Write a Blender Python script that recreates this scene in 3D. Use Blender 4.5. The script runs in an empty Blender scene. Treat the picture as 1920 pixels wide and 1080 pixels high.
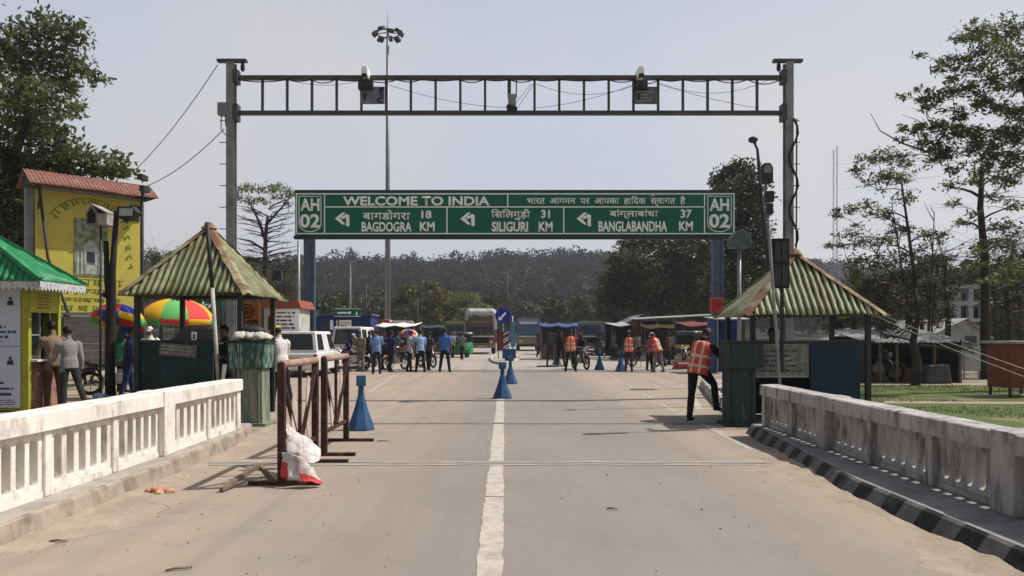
import bpy, bmesh, math, random
import numpy as np
from mathutils import Vector, Matrix
R = math.radians
scn = bpy.context.scene
COL = scn.collection
rnd = random.Random(7)
# ------------------------------------------------------------------ camera
FPX, U0, V0, EYE = 1400.0, 952.0, 628.0, 1.55
cam = bpy.data.cameras.new('camera')
cam.sensor_fit = 'HORIZONTAL'; cam.sensor_width = 36.0
cam.lens = FPX / 1920 * 36
cam.shift_x = (960 - U0) / 1920
cam.shift_y = (V0 - 540) / 1920
cam.clip_start = 0.05; cam.clip_end = 6000
camo = bpy.data.objects.new('camera', cam); COL.objects.link(camo)
camo.location = (0, 0, EYE); camo.rotation_euler = (R(90), 0, 0)
scn.camera = camo
# ------------------------------------------------------------------ light
SUN_EL, SUN_AZ = 54.0, 75.0            # azimuth clockwise from the road's direction (+Y)
world = bpy.data.worlds.new('World'); scn.world = world; world.use_nodes = True
wn, wl = world.node_tree.nodes, world.node_tree.links
for n in list(wn): wn.remove(n)
wo = wn.new('ShaderNodeOutputWorld'); bg = wn.new('ShaderNodeBackground')
bg.inputs['Strength'].default_value = 0.1
sky = wn.new('ShaderNodeTexSky'); sky.sky_type = 'NISHITA'; sky.sun_disc = False
sky.sun_elevation = R(SUN_EL); sky.sun_rotation = R(SUN_AZ)
sky.air_density = 1.0; sky.dust_density = 3.0; sky.ozone_density = 1.5
tc = wn.new('ShaderNodeTexCoord'); sx = wn.new('ShaderNodeSeparateXYZ')
wl.new(tc.outputs['Generated'], sx.inputs[0])
mr = wn.new('ShaderNodeMapRange'); mr.inputs['From Min'].default_value = 0.30; mr.inputs['From Max'].default_value = 0.75
mr.inputs['To Min'].default_value = 0.93; mr.inputs['To Max'].default_value = 0.15; mr.interpolation_type = 'SMOOTHSTEP'
wl.new(sx.outputs['Z'], mr.inputs['Value'])
no = wn.new('ShaderNodeTexNoise'); no.inputs['Scale'].default_value = 2.2; no.inputs['Detail'].default_value = 3
wl.new(tc.outputs['Generated'], no.inputs['Vector'])
hz = wn.new('ShaderNodeMix'); hz.data_type = 'RGBA'        # thin high cloud: patches of whiter and bluer haze
hz.inputs[6].default_value = (5.95, 6.28, 7.4, 1); hz.inputs[7].default_value = (6.8, 6.75, 6.72, 1)
nr = wn.new('ShaderNodeMapRange'); nr.inputs['From Min'].default_value = 0.26; nr.inputs['From Max'].default_value = 0.48
el = wn.new('ShaderNodeMath'); el.operation = 'MULTIPLY_ADD'; el.inputs[1].default_value = -0.55; wl.new(sx.outputs['Z'], el.inputs[0])
wl.new(no.outputs['Fac'], el.inputs[2]); wl.new(el.outputs[0], nr.inputs['Value']); wl.new(nr.outputs[0], hz.inputs[0])
mx = wn.new('ShaderNodeMix'); mx.data_type = 'RGBA'
wl.new(mr.outputs[0], mx.inputs[0]); wl.new(sky.outputs[0], mx.inputs[6]); wl.new(hz.outputs[2], mx.inputs[7])
dt = wn.new('ShaderNodeVectorMath'); dt.operation = 'DOT_PRODUCT'      # haze is brighter on the sun's side of the sky
dt.inputs[1].default_value = (math.sin(R(SUN_AZ - 30)), math.cos(R(SUN_AZ - 30)), 0); wl.new(tc.outputs['Generated'], dt.inputs[0])
az = wn.new('ShaderNodeMapRange'); az.inputs['From Min'].default_value = -0.9; az.inputs['From Max'].default_value = 0.35
az.inputs['To Min'].default_value = 0.42; az.inputs['To Max'].default_value = 1.0; az.interpolation_type = 'SMOOTHSTEP'; wl.new(dt.outputs['Value'], az.inputs['Value'])
ml = wn.new('ShaderNodeVectorMath'); ml.operation = 'SCALE'; wl.new(mx.outputs[2], ml.inputs[0]); wl.new(az.outputs[0], ml.inputs['Scale'])
wl.new(ml.outputs[0], bg.inputs['Color']); wl.new(bg.outputs[0], wo.inputs[0])
sun = bpy.data.lights.new('sun', 'SUN'); sun.energy = 5.0; sun.angle = R(0.5); sun.color = (1.0, 0.95, 0.88)
suno = bpy.data.objects.new('sun', sun); COL.objects.link(suno)
sd = Vector((math.sin(R(SUN_AZ)) * math.cos(R(SUN_EL)), math.cos(R(SUN_AZ)) * math.cos(R(SUN_EL)), math.sin(R(SUN_EL))))
suno.rotation_euler = sd.to_track_quat('Z', 'Y').to_euler(); suno.location = sd * 60
vs = scn.view_settings
vs.view_transform = 'Standard'; vs.look = 'None'; vs.exposure = 0.0; vs.gamma = 1.0; vs.use_curve_mapping = False
HAZE_D = 0.00048
scn.cycles.volume_bounces = 0; scn.cycles.max_bounces = 6; scn.cycles.diffuse_bounces = 3; scn.cycles.transparent_max_bounces = 8

# ------------------------------------------------------------------ helpers
def gx(u, Y): return (u - U0) * Y / FPX
def gz(v, Y): return EYE - (v - V0) * Y / FPX
def at(u, v, Y): return Vector((gx(u, Y), Y, gz(v, Y)))

def mat(name, col, rough=0.8, var=0.25, scale=4.0, metal=0.0, bump=0.0, bscale=60.0, col2=None, stretch=(1, 1, 1), lo=0.4, hi=0.62, spec=0.25,
        grime=None, gscale=1.5, glo=0.52, ghi=0.7):
    m = bpy.data.materials.new(name); m.use_nodes = True
    nt = m.node_tree; N, L = nt.nodes, nt.links
    b = N['Principled BSDF']
    b.inputs['Roughness'].default_value = rough; b.inputs['Metallic'].default_value = metal
    b.inputs['Specular IOR Level'].default_value = spec
    c1 = (*col, 1); c2 = (*(col2 or tuple(c * (1 - var) for c in col)), 1)
    t = N.new('ShaderNodeTexCoord'); mp = N.new('ShaderNodeMapping'); mp.inputs['Scale'].default_value = stretch
    L.new(t.outputs['Object'], mp.inputs[0])
    n1 = N.new('ShaderNodeTexNoise'); n1.inputs['Scale'].default_value = scale; n1.inputs['Detail'].default_value = 6; n1.inputs['Roughness'].default_value = 0.6
    L.new(mp.outputs[0], n1.inputs['Vector'])
    r = N.new('ShaderNodeMapRange'); r.inputs['From Min'].default_value = lo; r.inputs['From Max'].default_value = hi
    L.new(n1.outputs['Fac'], r.inputs['Value'])
    x = N.new('ShaderNodeMix'); x.data_type = 'RGBA'; x.inputs[6].default_value = c1; x.inputs[7].default_value = c2
    L.new(r.outputs[0], x.inputs[0]); out = x.outputs[2]
    if grime:
        n2 = N.new('ShaderNodeTexNoise'); n2.inputs['Scale'].default_value = gscale; n2.inputs['Detail'].default_value = 8; n2.inputs['Roughness'].default_value = 0.7
        L.new(mp.outputs[0], n2.inputs['Vector'])
        r2 = N.new('ShaderNodeMapRange'); r2.inputs['From Min'].default_value = glo; r2.inputs['From Max'].default_value = ghi
        L.new(n2.outputs['Fac'], r2.inputs['Value'])
        y = N.new('ShaderNodeMix'); y.data_type = 'RGBA'; y.inputs[7].default_value = (*grime, 1)
        L.new(r2.outputs[0], y.inputs[0]); L.new(out, y.inputs[6]); out = y.outputs[2]
    L.new(out, b.inputs['Base Color'])
    if bump:
        n3 = N.new('ShaderNodeTexNoise'); n3.inputs['Scale'].default_value = bscale; n3.inputs['Detail'].default_value = 4
        L.new(t.outputs['Object'], n3.inputs['Vector'])
        bp = N.new('ShaderNodeBump'); bp.inputs['Strength'].default_value = bump; bp.inputs['Distance'].default_value = 0.02
        L.new(n3.outputs['Fac'], bp.inputs['Height']); L.new(bp.outputs[0], b.inputs['Normal'])
    return m

def leafmat(name, a, b, c=None, trans=0.25, scale=0.35, spec=0.2):
    """leaf colour differs per leaf (random per island) and by clump (noise); lets some light through."""
    m = bpy.data.materials.new(name); m.use_nodes = True
    N, L = m.node_tree.nodes, m.node_tree.links
    pb = N['Principled BSDF']; outn = N['Material Output']
    g = N.new('ShaderNodeNewGeometry'); t = N.new('ShaderNodeTexCoord')
    n1 = N.new('ShaderNodeTexNoise'); n1.inputs['Scale'].default_value = scale; n1.inputs['Detail'].default_value = 3
    L.new(t.outputs['Object'], n1.inputs['Vector'])
    r = N.new('ShaderNodeMapRange'); r.inputs['From Min'].default_value = 0.38; r.inputs['From Max'].default_value = 0.62
    L.new(n1.outputs['Fac'], r.inputs['Value'])
    x = N.new('ShaderNodeMix'); x.data_type = 'RGBA'; x.inputs[6].default_value = (*a, 1); x.inputs[7].default_value = (*b, 1)
    L.new(r.outputs[0], x.inputs[0])
    y = N.new('ShaderNodeMix'); y.data_type = 'RGBA'; y.inputs[7].default_value = (*(c or tuple(v * 1.7 for v in b)), 1)
    k = N.new('ShaderNodeMapRange'); k.inputs['From Min'].default_value = 0.55; k.inputs['To Max'].default_value = 0.7
    L.new(g.outputs['Random Per Island'], k.inputs['Value']); L.new(k.outputs[0], y.inputs[0]); L.new(x.outputs[2], y.inputs[6])
    L.new(y.outputs[2], pb.inputs['Base Color'])
    pb.inputs['Roughness'].default_value = 0.6; pb.inputs['Specular IOR Level'].default_value = spec
    tr = N.new('ShaderNodeBsdfTranslucent'); L.new(y.outputs[2], tr.inputs['Color'])
    ms = N.new('ShaderNodeMixShader'); ms.inputs[0].default_value = trans
    L.new(pb.outputs[0], ms.inputs[1]); L.new(tr.outputs[0], ms.inputs[2]); L.new(ms.outputs[0], outn.inputs['Surface'])
    return m

class MB:
    def __init__(s): s.v = []; s.f = []; s.m = []; s.s = []
    def add(s, vs, fs, mi=0, smooth=False, M=None):
        o = len(s.v)
        s.v += [tuple(M @ Vector(p)) for p in vs] if M is not None else [tuple(p) for p in vs]
        for f in fs: s.f.append(tuple(i + o for i in f)); s.m.append(mi); s.s.append(smooth)
        return s
    def box(s, c, d, mi=0, M=None, top=None):
        x, y, z = c; a, b, h = d[0] / 2, d[1] / 2, d[2] / 2
        ta, tb = (a, b) if top is None else (a * top[0], b * top[1])
        vs = [(x - a, y - b, z - h), (x + a, y - b, z - h), (x + a, y + b, z - h), (x - a, y + b, z - h),
              (x - ta, y - tb, z + h), (x + ta, y - tb, z + h), (x + ta, y + tb, z + h), (x - ta, y + tb, z + h)]
        return s.add(vs, [(3, 2, 1, 0), (4, 5, 6, 7), (0, 1, 5, 4), (1, 2, 6, 5), (2, 3, 7, 6), (3, 0, 4, 7)], mi, False, M)
    def tube(s, pts, r, n=8, mi=0, smooth=True, M=None, ell=None):
        pts = [Vector(p) for p in pts]; k = len(pts)
        rs = [r] * k if not hasattr(r, '__len__') else list(r)
        vs = []; fs = []; prev = None
        for i, p in enumerate(pts):
            t = (pts[min(i + 1, k - 1)] - pts[max(i - 1, 0)])
            t = t.normalized() if t.length > 1e-9 else Vector((0, 0, 1))
            if prev is None:
                a = Vector((0, 0, 1)) if abs(t.z) < 0.9 else Vector((1, 0, 0))
                prev = t.cross(a).normalized()
            x = (prev - t * prev.dot(t)); x = x.normalized() if x.length > 1e-6 else t.orthogonal().normalized()
            prev = x; y = t.cross(x)
            for j in range(n):
                a = 2 * math.pi * (j + (0.5 if n == 4 else 0)) / n
                vs.append(p + x * math.cos(a) * rs[i] + y * math.sin(a) * rs[i])
        for i in range(k - 1):
            for j in range(n):
                fs.append((i * n + j, i * n + (j + 1) % n, (i + 1) * n + (j + 1) % n, (i + 1) * n + j))
        s.add(vs, fs, mi, smooth and n > 4, M)
        s.add([vs[j] for j in range(n)], [tuple(range(n))[::-1]], mi, False, M)
        s.add([vs[(k - 1) * n + j] for j in range(n)], [tuple(range(n))], mi, False, M)
        return s
    def bar(s, a, b, w, mi=0, M=None):
        return s.tube([a, b], w * 0.7071, 4, mi, False, M)
    def lathe(s, prof, n=16, c=(0, 0, 0), mi=0, smooth=True, M=None):
        vs = []; fs = []
        for (r, z) in prof:
            for j in range(n):
                a = 2 * math.pi * (j + 0.5) / n; vs.append((c[0] + r * math.cos(a), c[1] + r * math.sin(a), c[2] + z))
        for i in range(len(prof) - 1):
            for j in range(n): fs.append((i * n + j, i * n + (j + 1) % n, (i + 1) * n + (j + 1) % n, (i + 1) * n + j))
        fs.append(tuple(range(n))[::-1]); fs.append(tuple((len(prof) - 1) * n + j for j in range(n)))
        return s.add(vs, fs, mi, smooth, M)
    def ball(s, c, r, n=12, m=8, mi=0, M=None):
        rx, ry, rz = r if hasattr(r, '__len__') else (r, r, r)
        vs = []; fs = []
        for i in range(m + 1):
            a = math.pi * i / m - math.pi / 2
            for j in range(n):
                b = 2 * math.pi * j / n
                vs.append((c[0] + rx * math.cos(a) * math.cos(b), c[1] + ry * math.cos(a) * math.sin(b), c[2] + rz * math.sin(a)))
        for i in range(m):
            for j in range(n): fs.append((i * n + j, i * n + (j + 1) % n, (i + 1) * n + (j + 1) % n, (i + 1) * n + j))
        return s.add(vs, fs, mi, True, M)
    def prism(s, poly, a, b, axis='Y', mi=0, M=None):
        def P(p, t):
            return {'Y': (p[0], t, p[1]), 'X': (t, p[0], p[1]), 'Z': (p[0], p[1], t)}[axis]
        n = len(poly); vs = [P(p, a) for p in poly] + [P(p, b) for p in poly]
        fs = [tuple(range(n)), tuple(range(n, 2 * n))[::-1]] + [(i, (i + 1) % n, n + (i + 1) % n, n + i) for i in range(n)]
        return s.add(vs, fs, mi, False, M)
    def loft(s, rings, mi=0, smooth=False, M=None, cap=True):
        n = len(rings[0]); vs = [p for r in rings for p in r]; fs = []
        for i in range(len(rings) - 1):
            for j in range(n): fs.append((i * n + j, i * n + (j + 1) % n, (i + 1) * n + (j + 1) % n, (i + 1) * n + j))
        if cap: fs += [tuple(range(n))[::-1], tuple((len(rings) - 1) * n + j for j in range(n))]
        return s.add(vs, fs, mi, smooth, M)
    def slab(s, pts, t, mi=0, M=None):
        """flat polygon given by 3-D points, given thickness t along its normal"""
        P = [Vector(p) for p in pts]; nrm = (P[1] - P[0]).cross(P[2] - P[0]).normalized()
        n = len(P); vs = P + [p + nrm * t for p in P]
        return s.add(vs, [tuple(range(n))[::-1], tuple(range(n, 2 * n))] + [(i, (i + 1) % n, n + (i + 1) % n, n + i) for i in range(n)], mi, False, M)
    def mesh(s, name, mats):
        me = bpy.data.meshes.new(name); me.from_pydata(s.v, [], s.f)
        me.polygons.foreach_set('material_index', s.m); me.polygons.foreach_set('use_smooth', s.s)
        for m in (mats if isinstance(mats, (list, tuple)) else [mats]): me.materials.append(m)
        bm = bmesh.new(); bm.from_mesh(me); bmesh.ops.remove_doubles(bm, verts=bm.verts, dist=1e-5)
        bmesh.ops.recalc_face_normals(bm, faces=bm.faces)
        bm.to_mesh(me); bm.free(); me.update()
        return me
    def build(s, name, mats, parent=None, loc=None, rz=0.0, bevel=0.0, seg=2, solid=0.0):
        o = bpy.data.objects.new(name, s.mesh(name, mats)); COL.objects.link(o)
        if parent is not None: o.parent = parent
        if loc is not None: o.location = loc
        if rz: o.rotation_euler.z = rz
        if solid:
            d = o.modifiers.new('solid', 'SOLIDIFY'); d.thickness = solid
        if bevel:
            d = o.modifiers.new('bevel', 'BEVEL'); d.width = bevel; d.segments = seg; d.limit_method = 'ANGLE'; d.angle_limit = R(35)
        return o

def tag(o, label=None, cat=None, group=None, kind=None):
    if label: o['label'] = label
    if cat: o['category'] = cat
    if group: o['group'] = group
    if kind: o['kind'] = kind
    return o
def thing(name, label, cat, loc=(0, 0, 0), rz=0.0, group=None):
    o = bpy.data.objects.new(name, None); COL.objects.link(o); o.empty_display_size = 0.2
    o.location = loc; o.rotation_euler = (0, 0, rz)
    return tag(o, label, cat, group)
def kids(o): return [c for c in bpy.data.objects if c.parent == o]
def copy_tree(o, parent=None):
    c = o.copy(); COL.objects.link(c)
    if parent is not None: c.parent = parent
    for ch in kids(o): copy_tree(ch, c)
    return c
def clone(o, loc, rz, label, group=None):
    c = copy_tree(o); c.location = loc; c.rotation_euler = (0, 0, rz); c['label'] = label
    if group: c['group'] = group
    return c

def npmesh(name, V, F, mats, parent=None, mi=None, smooth=False):
    """fast mesh from numpy: V (n,3), F (m,k)"""
    me = bpy.data.meshes.new(name); k = F.shape[1]
    me.vertices.add(len(V)); me.vertices.foreach_set('co', V.astype(np.float32).ravel())
    me.loops.add(F.size); me.loops.foreach_set('vertex_index', F.astype(np.int32).ravel())
    me.polygons.add(len(F)); me.polygons.foreach_set('loop_start', np.arange(0, F.size, k, dtype=np.int32))
    if mi is not None: me.polygons.foreach_set('material_index', mi.astype(np.int32))
    if smooth: me.polygons.foreach_set('use_smooth', np.ones(len(F), dtype=bool))
    for m in (mats if isinstance(mats, (list, tuple)) else [mats]): me.materials.append(m)
    me.update(calc_edges=True); me.validate()
    o = bpy.data.objects.new(name, me); COL.objects.link(o)
    if parent is not None: o.parent = parent
    return o

def eval_mesh(obj):
    dg = bpy.context.evaluated_depsgraph_get()
    me = bpy.data.meshes.new_from_object(obj.evaluated_get(dg), depsgraph=dg)
    return me

def text(body, h, w, m, parent, c, rz=0.0, bold=0.0, depth=0.004, name='lettering', flat=False):
    """letters of height h and width w, centred at c, standing upright and facing -Y (turned by rz)"""
    cu = bpy.data.curves.new('text_curve', 'FONT'); cu.body = body; cu.size = 1.0; cu.offset = bold; cu.resolution_u = 3
    o = bpy.data.objects.new('text_curve', cu); COL.objects.link(o)
    me = eval_mesh(o); bpy.data.objects.remove(o); bpy.data.curves.remove(cu)
    n = len(me.vertices); co = np.empty(n * 3); me.vertices.foreach_get('co', co); co = co.reshape(-1, 3)
    lo, hi = co.min(0), co.max(0); mid = (lo + hi) / 2
    fx = w / (hi[0] - lo[0]); fz = h / (hi[1] - lo[1])
    new = np.zeros_like(co); new[:, 0] = (co[:, 0] - mid[0]) * fx; new[:, 2] = (co[:, 1] - mid[1]) * fz
    me.vertices.foreach_set('co', new.ravel()); me.materials.clear(); me.materials.append(m); me.update()
    ob = bpy.data.objects.new(name, me); COL.objects.link(ob); ob.parent = parent
    ob.location = c; ob.rotation_euler.z = rz
    d = ob.modifiers.new('solid', 'SOLIDIFY'); d.thickness = depth; d.offset = 0
    return ob

def scribble(mb, x0, x1, z0, z1, rows, y, seed=1, fill=0.62, ragged=0.35, mi=0, M=None):
    """rows of small unreadable print on a board facing -Y"""
    q = random.Random(seed); hgt = (z1 - z0) / rows
    for r in range(rows):
        zc = z1 - (r + 0.5) * hgt; x = x0; end = x1 - q.random() * ragged * (x1 - x0)
        while x < end:
            wd = min(hgt * q.uniform(0.5, 2.6), end - x)
            hh = hgt * fill * q.uniform(0.6, 1.0)
            mb.box((x + wd / 2, y, zc), (wd, 0.004, hh), mi, M)
            x += wd + hgt * q.uniform(0.15, 0.5)

def corr_face(mb, A, B, P0, P1, pitch=0.11, amp=0.018, nseg=4, mi=(0, 1)):
    """corrugated sheet between eave A-B and ridge P0-P1 (P0 above the A side); hips are straight edges"""
    A, B, P0, P1 = map(Vector, (A, B, P0, P1))
    e = (B - A); W = e.length; e /= W
    a0 = (P0 - A).dot(e); a1 = (P1 - A).dot(e)
    up = (P0 - A) - e * a0
    nrm = e.cross(up).normalized()
    if nrm.z < 0: nrm = -nrm
    nst = max(8, int(W / pitch * 6)); cols = []; qr = random.Random(int(W * 100 + A.x * 7)); sheet_w = pitch * 7; dz = [qr.uniform(-.025, .02) for _ in range(40)]; lift = [qr.uniform(-.004, .012) for _ in range(40)]
    for i in range(nst + 1):
        x = W * i / nst
        if a0 > 1e-6 and x < a0: t = x / a0
        elif x > a1 and W - a1 > 1e-6: t = (W - x) / (W - a1)
        else: t = 1.0
        off = amp * math.cos(2 * math.pi * x / pitch)
        sh = int(x / sheet_w); warp = .006 * math.sin(x * 5.1 + A.x) + lift[sh % 40]
        cols.append([A + e * x + up * (t * k / nseg + (dz[sh % 40] if k == 0 else 0)) + nrm * (off + warp * (1 - .5 * k / nseg) + (.008 * math.sin(x * 9 + k * 2.3) if 0 < k < nseg else 0)) for k in range(nseg + 1)])
    for i in range(nst):
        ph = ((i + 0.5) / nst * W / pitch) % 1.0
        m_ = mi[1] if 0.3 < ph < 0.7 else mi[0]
        for k in range(nseg):
            mb.add([cols[i][k], cols[i + 1][k], cols[i + 1][k + 1], cols[i][k + 1]], [(0, 1, 2, 3)], m_, True)

# ------------------------------------------------------------------ shared materials
K = {}
K['white'] = mat('white_paint', (0.74, 0.72, 0.68), 0.7, 0.12, 3, grime=(0.42, 0.39, 0.34), gscale=2.5, glo=0.55, ghi=0.75)
K['steel'] = mat('grey_steel', (0.30, 0.31, 0.33), 0.45, 0.25, 3, metal=0.3, grime=(0.2, 0.19, 0.18))
K['dark'] = mat('dark_metal', (0.035, 0.037, 0.04), 0.55, 0.3, 5)
K['black'] = mat('black_rubber', (0.018, 0.018, 0.018), 0.8, 0.2, 6)
K['glass'] = mat('dark_glass', (0.02, 0.024, 0.028), 0.08, 0.2, 2, spec=0.6)
K['chrome'] = mat('chrome', (0.6, 0.6, 0.6), 0.25, 0.1, 2, metal=0.9)
K['wood'] = mat('weathered_wood', (0.22, 0.17, 0.12), 0.85, 0.4, 6, stretch=(1, 1, 8), bump=0.3)
K['bark'] = mat('bark', (0.055, 0.045, 0.036), 0.9, 0.45, 4, stretch=(1, 1, 0.3), bump=0.6, bscale=15)
K['rust'] = mat('rusty_metal', (0.22, 0.09, 0.05), 0.8, 0.5, 5, col2=(0.10, 0.05, 0.035))
K['blue'] = mat('blue_paint', (0.02, 0.06, 0.20), 0.5, 0.35, 3, grime=(0.06, 0.10, 0.22), gscale=5)
K['letter'] = mat('white_sheeting', (0.93, 0.94, 0.93), 0.5, 0.03, 3)
K['ink'] = mat('dark_print', (0.03, 0.03, 0.05), 0.7, 0.2, 5)
K['orange'] = mat('orange_fabric', (0.75, 0.10, 0.03), 0.7, 0.2, 9)
K['silver'] = mat('reflective_tape', (0.62, 0.60, 0.50), 0.4, 0.12, 9)
K['cloth_white'] = mat('white_cloth', (0.72, 0.71, 0.69), 0.85, 0.15, 7)
K['red'] = mat('red_paint', (0.48, 0.03, 0.03), 0.55, 0.25, 4)
K['yellow'] = mat('yellow_paint', (0.62, 0.44, 0.03), 0.6, 0.2, 3, grime=(0.42, 0.33, 0.08), gscale=4)
K['teal'] = mat('dark_teal_sheet', (0.012, 0.04, 0.045), 0.55, 0.4, 2, grime=(0.03, 0.06, 0.065), gscale=3)
# ------------------------------------------------------------------ ground, road, bridge
K['ground'] = mat('ground_dirt', (0.30, 0.245, 0.18), 0.95, scale=0.25, col2=(0.14, 0.15, 0.06), lo=0.47, hi=0.62, bump=0.5, bscale=6,
                  grime=(0.34, 0.29, 0.22), gscale=1.2)
K['lawn'] = mat('short_grass', (0.075, 0.105, 0.024), 0.95, scale=0.7, col2=(0.20, 0.175, 0.09), lo=0.53, hi=0.68, bump=0.8, bscale=12,
                grime=(0.055, 0.09, 0.02), gscale=5)

def roadmat():
    m = bpy.data.materials.new('worn_road'); m.use_nodes = True
    N, L = m.node_tree.nodes, m.node_tree.links; b = N['Principled BSDF']
    b.inputs['Roughness'].default_value = 0.9; b.inputs['Specular IOR Level'].default_value = 0.2
    t = N.new('ShaderNodeTexCoord'); s = N.new('ShaderNodeSeparateXYZ'); L.new(t.outputs['Object'], s.inputs[0])
    def noise(sc, det, vec=None, st=None):
        n = N.new('ShaderNodeTexNoise'); n.inputs['Scale'].default_value = sc; n.inputs['Detail'].default_value = det; n.inputs['Roughness'].default_value = 0.65
        if st:
            mp = N.new('ShaderNodeMapping'); mp.inputs['Scale'].default_value = st; L.new(t.outputs['Object'], mp.inputs[0]); L.new(mp.outputs[0], n.inputs['Vector'])
        else: L.new(t.outputs['Object'], n.inputs['Vector'])
        return n.outputs['Fac']
    def rng(x, a, b_, c=0.0, d=1.0):
        r = N.new('ShaderNodeMapRange'); r.inputs['From Min'].default_value = a; r.inputs['From Max'].default_value = b_
        r.inputs['To Min'].default_value = c; r.inputs['To Max'].default_value = d; L.new(x, r.inputs['Value']); return r.outputs[0]
    def mth(op, x, y):
        q = N.new('ShaderNodeMath'); q.operation = op; q.use_clamp = False
        for i, z in enumerate((x, y)):
            if isinstance(z, float): q.inputs[i].default_value = z
            else: L.new(z, q.inputs[i])
        return q.outputs[0]
    def mix(f, a, c):
        x = N.new('ShaderNodeMix'); x.data_type = 'RGBA'; L.new(f, x.inputs[0])
        for i, z in ((6, a), (7, c)):
            if isinstance(z, tuple): x.inputs[i].default_value = (*z, 1)
            else: L.new(z, x.inputs[i])
        return x.outputs[2]
    base = mix(rng(noise(0.5, 5), 0.4, 0.62), (0.258, 0.228, 0.203), (0.230, 0.203, 0.180))
    base = mix(rng(noise(30.0, 3), 0.5, 0.8, 0, 0.30), base, (0.19, 0.165, 0.145))
    # sandy dust lies thick along both kerbs, mostly on the side where nobody drives
    xl = rng(s.outputs['X'], -0.6, -2.6); xr = rng(s.outputs['X'], 2.0, 3.2); xx = mth('MAXIMUM', xl, xr)
    d = mth('MULTIPLY', xx, rng(noise(0.8, 7), 0.22, 0.52))
    base = mix(d, base, (0.345, 0.275, 0.212))
    far = rng(s.outputs['Y'], 31.5, 33.5)                      # the forecourt beyond the joint is paler concrete
    base = mix(mth('MULTIPLY', far, rng(noise(0.12, 4), 0.3, 0.6, 0.4, 1.0)), base, (0.36, 0.325, 0.285))
    ty = rng(noise(1.0, 4, st=(2.2, 0.05, 1)), 0.50, 0.70, 0, 0.55)   # long tyre tracks
    base = mix(ty, base, (0.21, 0.186, 0.168))
    base = mix(rng(noise(2.6, 9), 0.62, 0.72, 0, 0.5), base, (0.165, 0.142, 0.122))   # oil spots
    vo = N.new('ShaderNodeTexVoronoi'); vo.feature = 'DISTANCE_TO_EDGE'; vo.inputs['Scale'].default_value = 0.23     # sealed cracks
    wv = N.new('ShaderNodeTexNoise'); wv.inputs['Scale'].default_value = 1.4; wv.inputs['Detail'].default_value = 5; L.new(t.outputs['Object'], wv.inputs['Vector'])
    wm = N.new('ShaderNodeMix'); wm.data_type = 'RGBA'; wm.blend_type = 'LINEAR_LIGHT'; wm.inputs[0].default_value = 0.5; L.new(t.outputs['Object'], wm.inputs[6]); L.new(wv.outputs['Color'], wm.inputs[7])
    L.new(wm.outputs[2], vo.inputs['Vector'])
    cr = mth('MULTIPLY', rng(vo.outputs['Distance'], 0.0035, 0.0008), rng(noise(0.35, 2), 0.46, 0.60, 0, 0.55))
    base = mix(cr, base, (0.13, 0.11, 0.095))
    L.new(base, b.inputs['Base Color'])
    bp = N.new('ShaderNodeBump'); bp.inputs['Strength'].default_value = 0.35; bp.inputs['Distance'].default_value = 0.01
    L.new(noise(90.0, 4), bp.inputs['Height']); L.new(bp.outputs[0], b.inputs['Normal'])
    return m
K['road'] = roadmat()
K['lane'] = mat('worn_lane_paint', (0.47, 0.425, 0.365), 0.85, 0.12, 6, grime=(0.31, 0.265, 0.225), gscale=6, glo=0.5, ghi=0.7)
K['lane_thin'] = mat('rubbed_lane_paint', (0.46, 0.42, 0.36), 0.8, 0.2, 6, grime=(0.30, 0.27, 0.235), gscale=9, glo=0.45, ghi=0.58)
K['concrete'] = mat('pale_concrete', (0.40, 0.365, 0.315), 0.9, 0.25, 2, bump=0.3, bscale=40, grime=(0.25, 0.21, 0.17), gscale=3)
K['joint'] = mat('joint_seal', (0.10, 0.085, 0.075), 0.9, 0.3, 6)
K['jointc'] = mat('joint_concrete', (0.37, 0.325, 0.285), 0.9, 0.2, 5)
K['kerb_black'] = mat('kerb_black', (0.028, 0.027, 0.026), 0.8, 0.4, 6, grime=(0.09, 0.082, 0.073), gscale=4, glo=.5, ghi=.7)
K['kerb_white'] = mat('kerb_white', (0.165, 0.16, 0.15), 0.85, 0.35, 5, grime=(0.075, 0.07, 0.065), gscale=4)
K['kerb_tan'] = mat('kerb_faded', (0.36, 0.30, 0.235), 0.9, 0.25, 5, grime=(0.24, 0.20, 0.155), gscale=4)
K['kerb_tan2'] = mat('kerb_faded_dark', (0.26, 0.215, 0.172), 0.9, 0.3, 5, grime=(0.36, 0.29, 0.23), gscale=3, glo=.45, ghi=.6)
K['kerb_top'] = mat('kerb_top', (0.37, 0.335, 0.29), 0.9, 0.3, 4, grime=(0.24, 0.2, 0.165), gscale=3)
K['kerb_top_grey'] = mat('kerb_top_grey', (0.27, 0.26, 0.25), 0.9, 0.3, 4, grime=(0.19, 0.175, 0.16), gscale=3)
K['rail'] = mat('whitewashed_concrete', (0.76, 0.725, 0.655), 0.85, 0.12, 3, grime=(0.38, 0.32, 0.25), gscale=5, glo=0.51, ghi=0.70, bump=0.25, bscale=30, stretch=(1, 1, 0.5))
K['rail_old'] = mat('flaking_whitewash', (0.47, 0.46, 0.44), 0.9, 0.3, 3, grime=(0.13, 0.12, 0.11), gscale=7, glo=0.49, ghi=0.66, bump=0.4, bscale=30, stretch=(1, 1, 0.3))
K['sand'] = mat('drifted_sand', (0.37, 0.30, 0.23), 0.95, 0.2, 3, bump=0.5, bscale=40, grime=(0.25, 0.19, 0.14), gscale=5)

def sheet(name, pts, z, m, kind='structure'):
    me = bpy.data.meshes.new(name); me.from_pydata([(x, y, z) for x, y in pts], [], [tuple(range(len(pts)))]); me.materials.append(m)
    o = bpy.data.objects.new(name, me); COL.objects.link(o); return tag(o, kind=kind)

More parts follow.
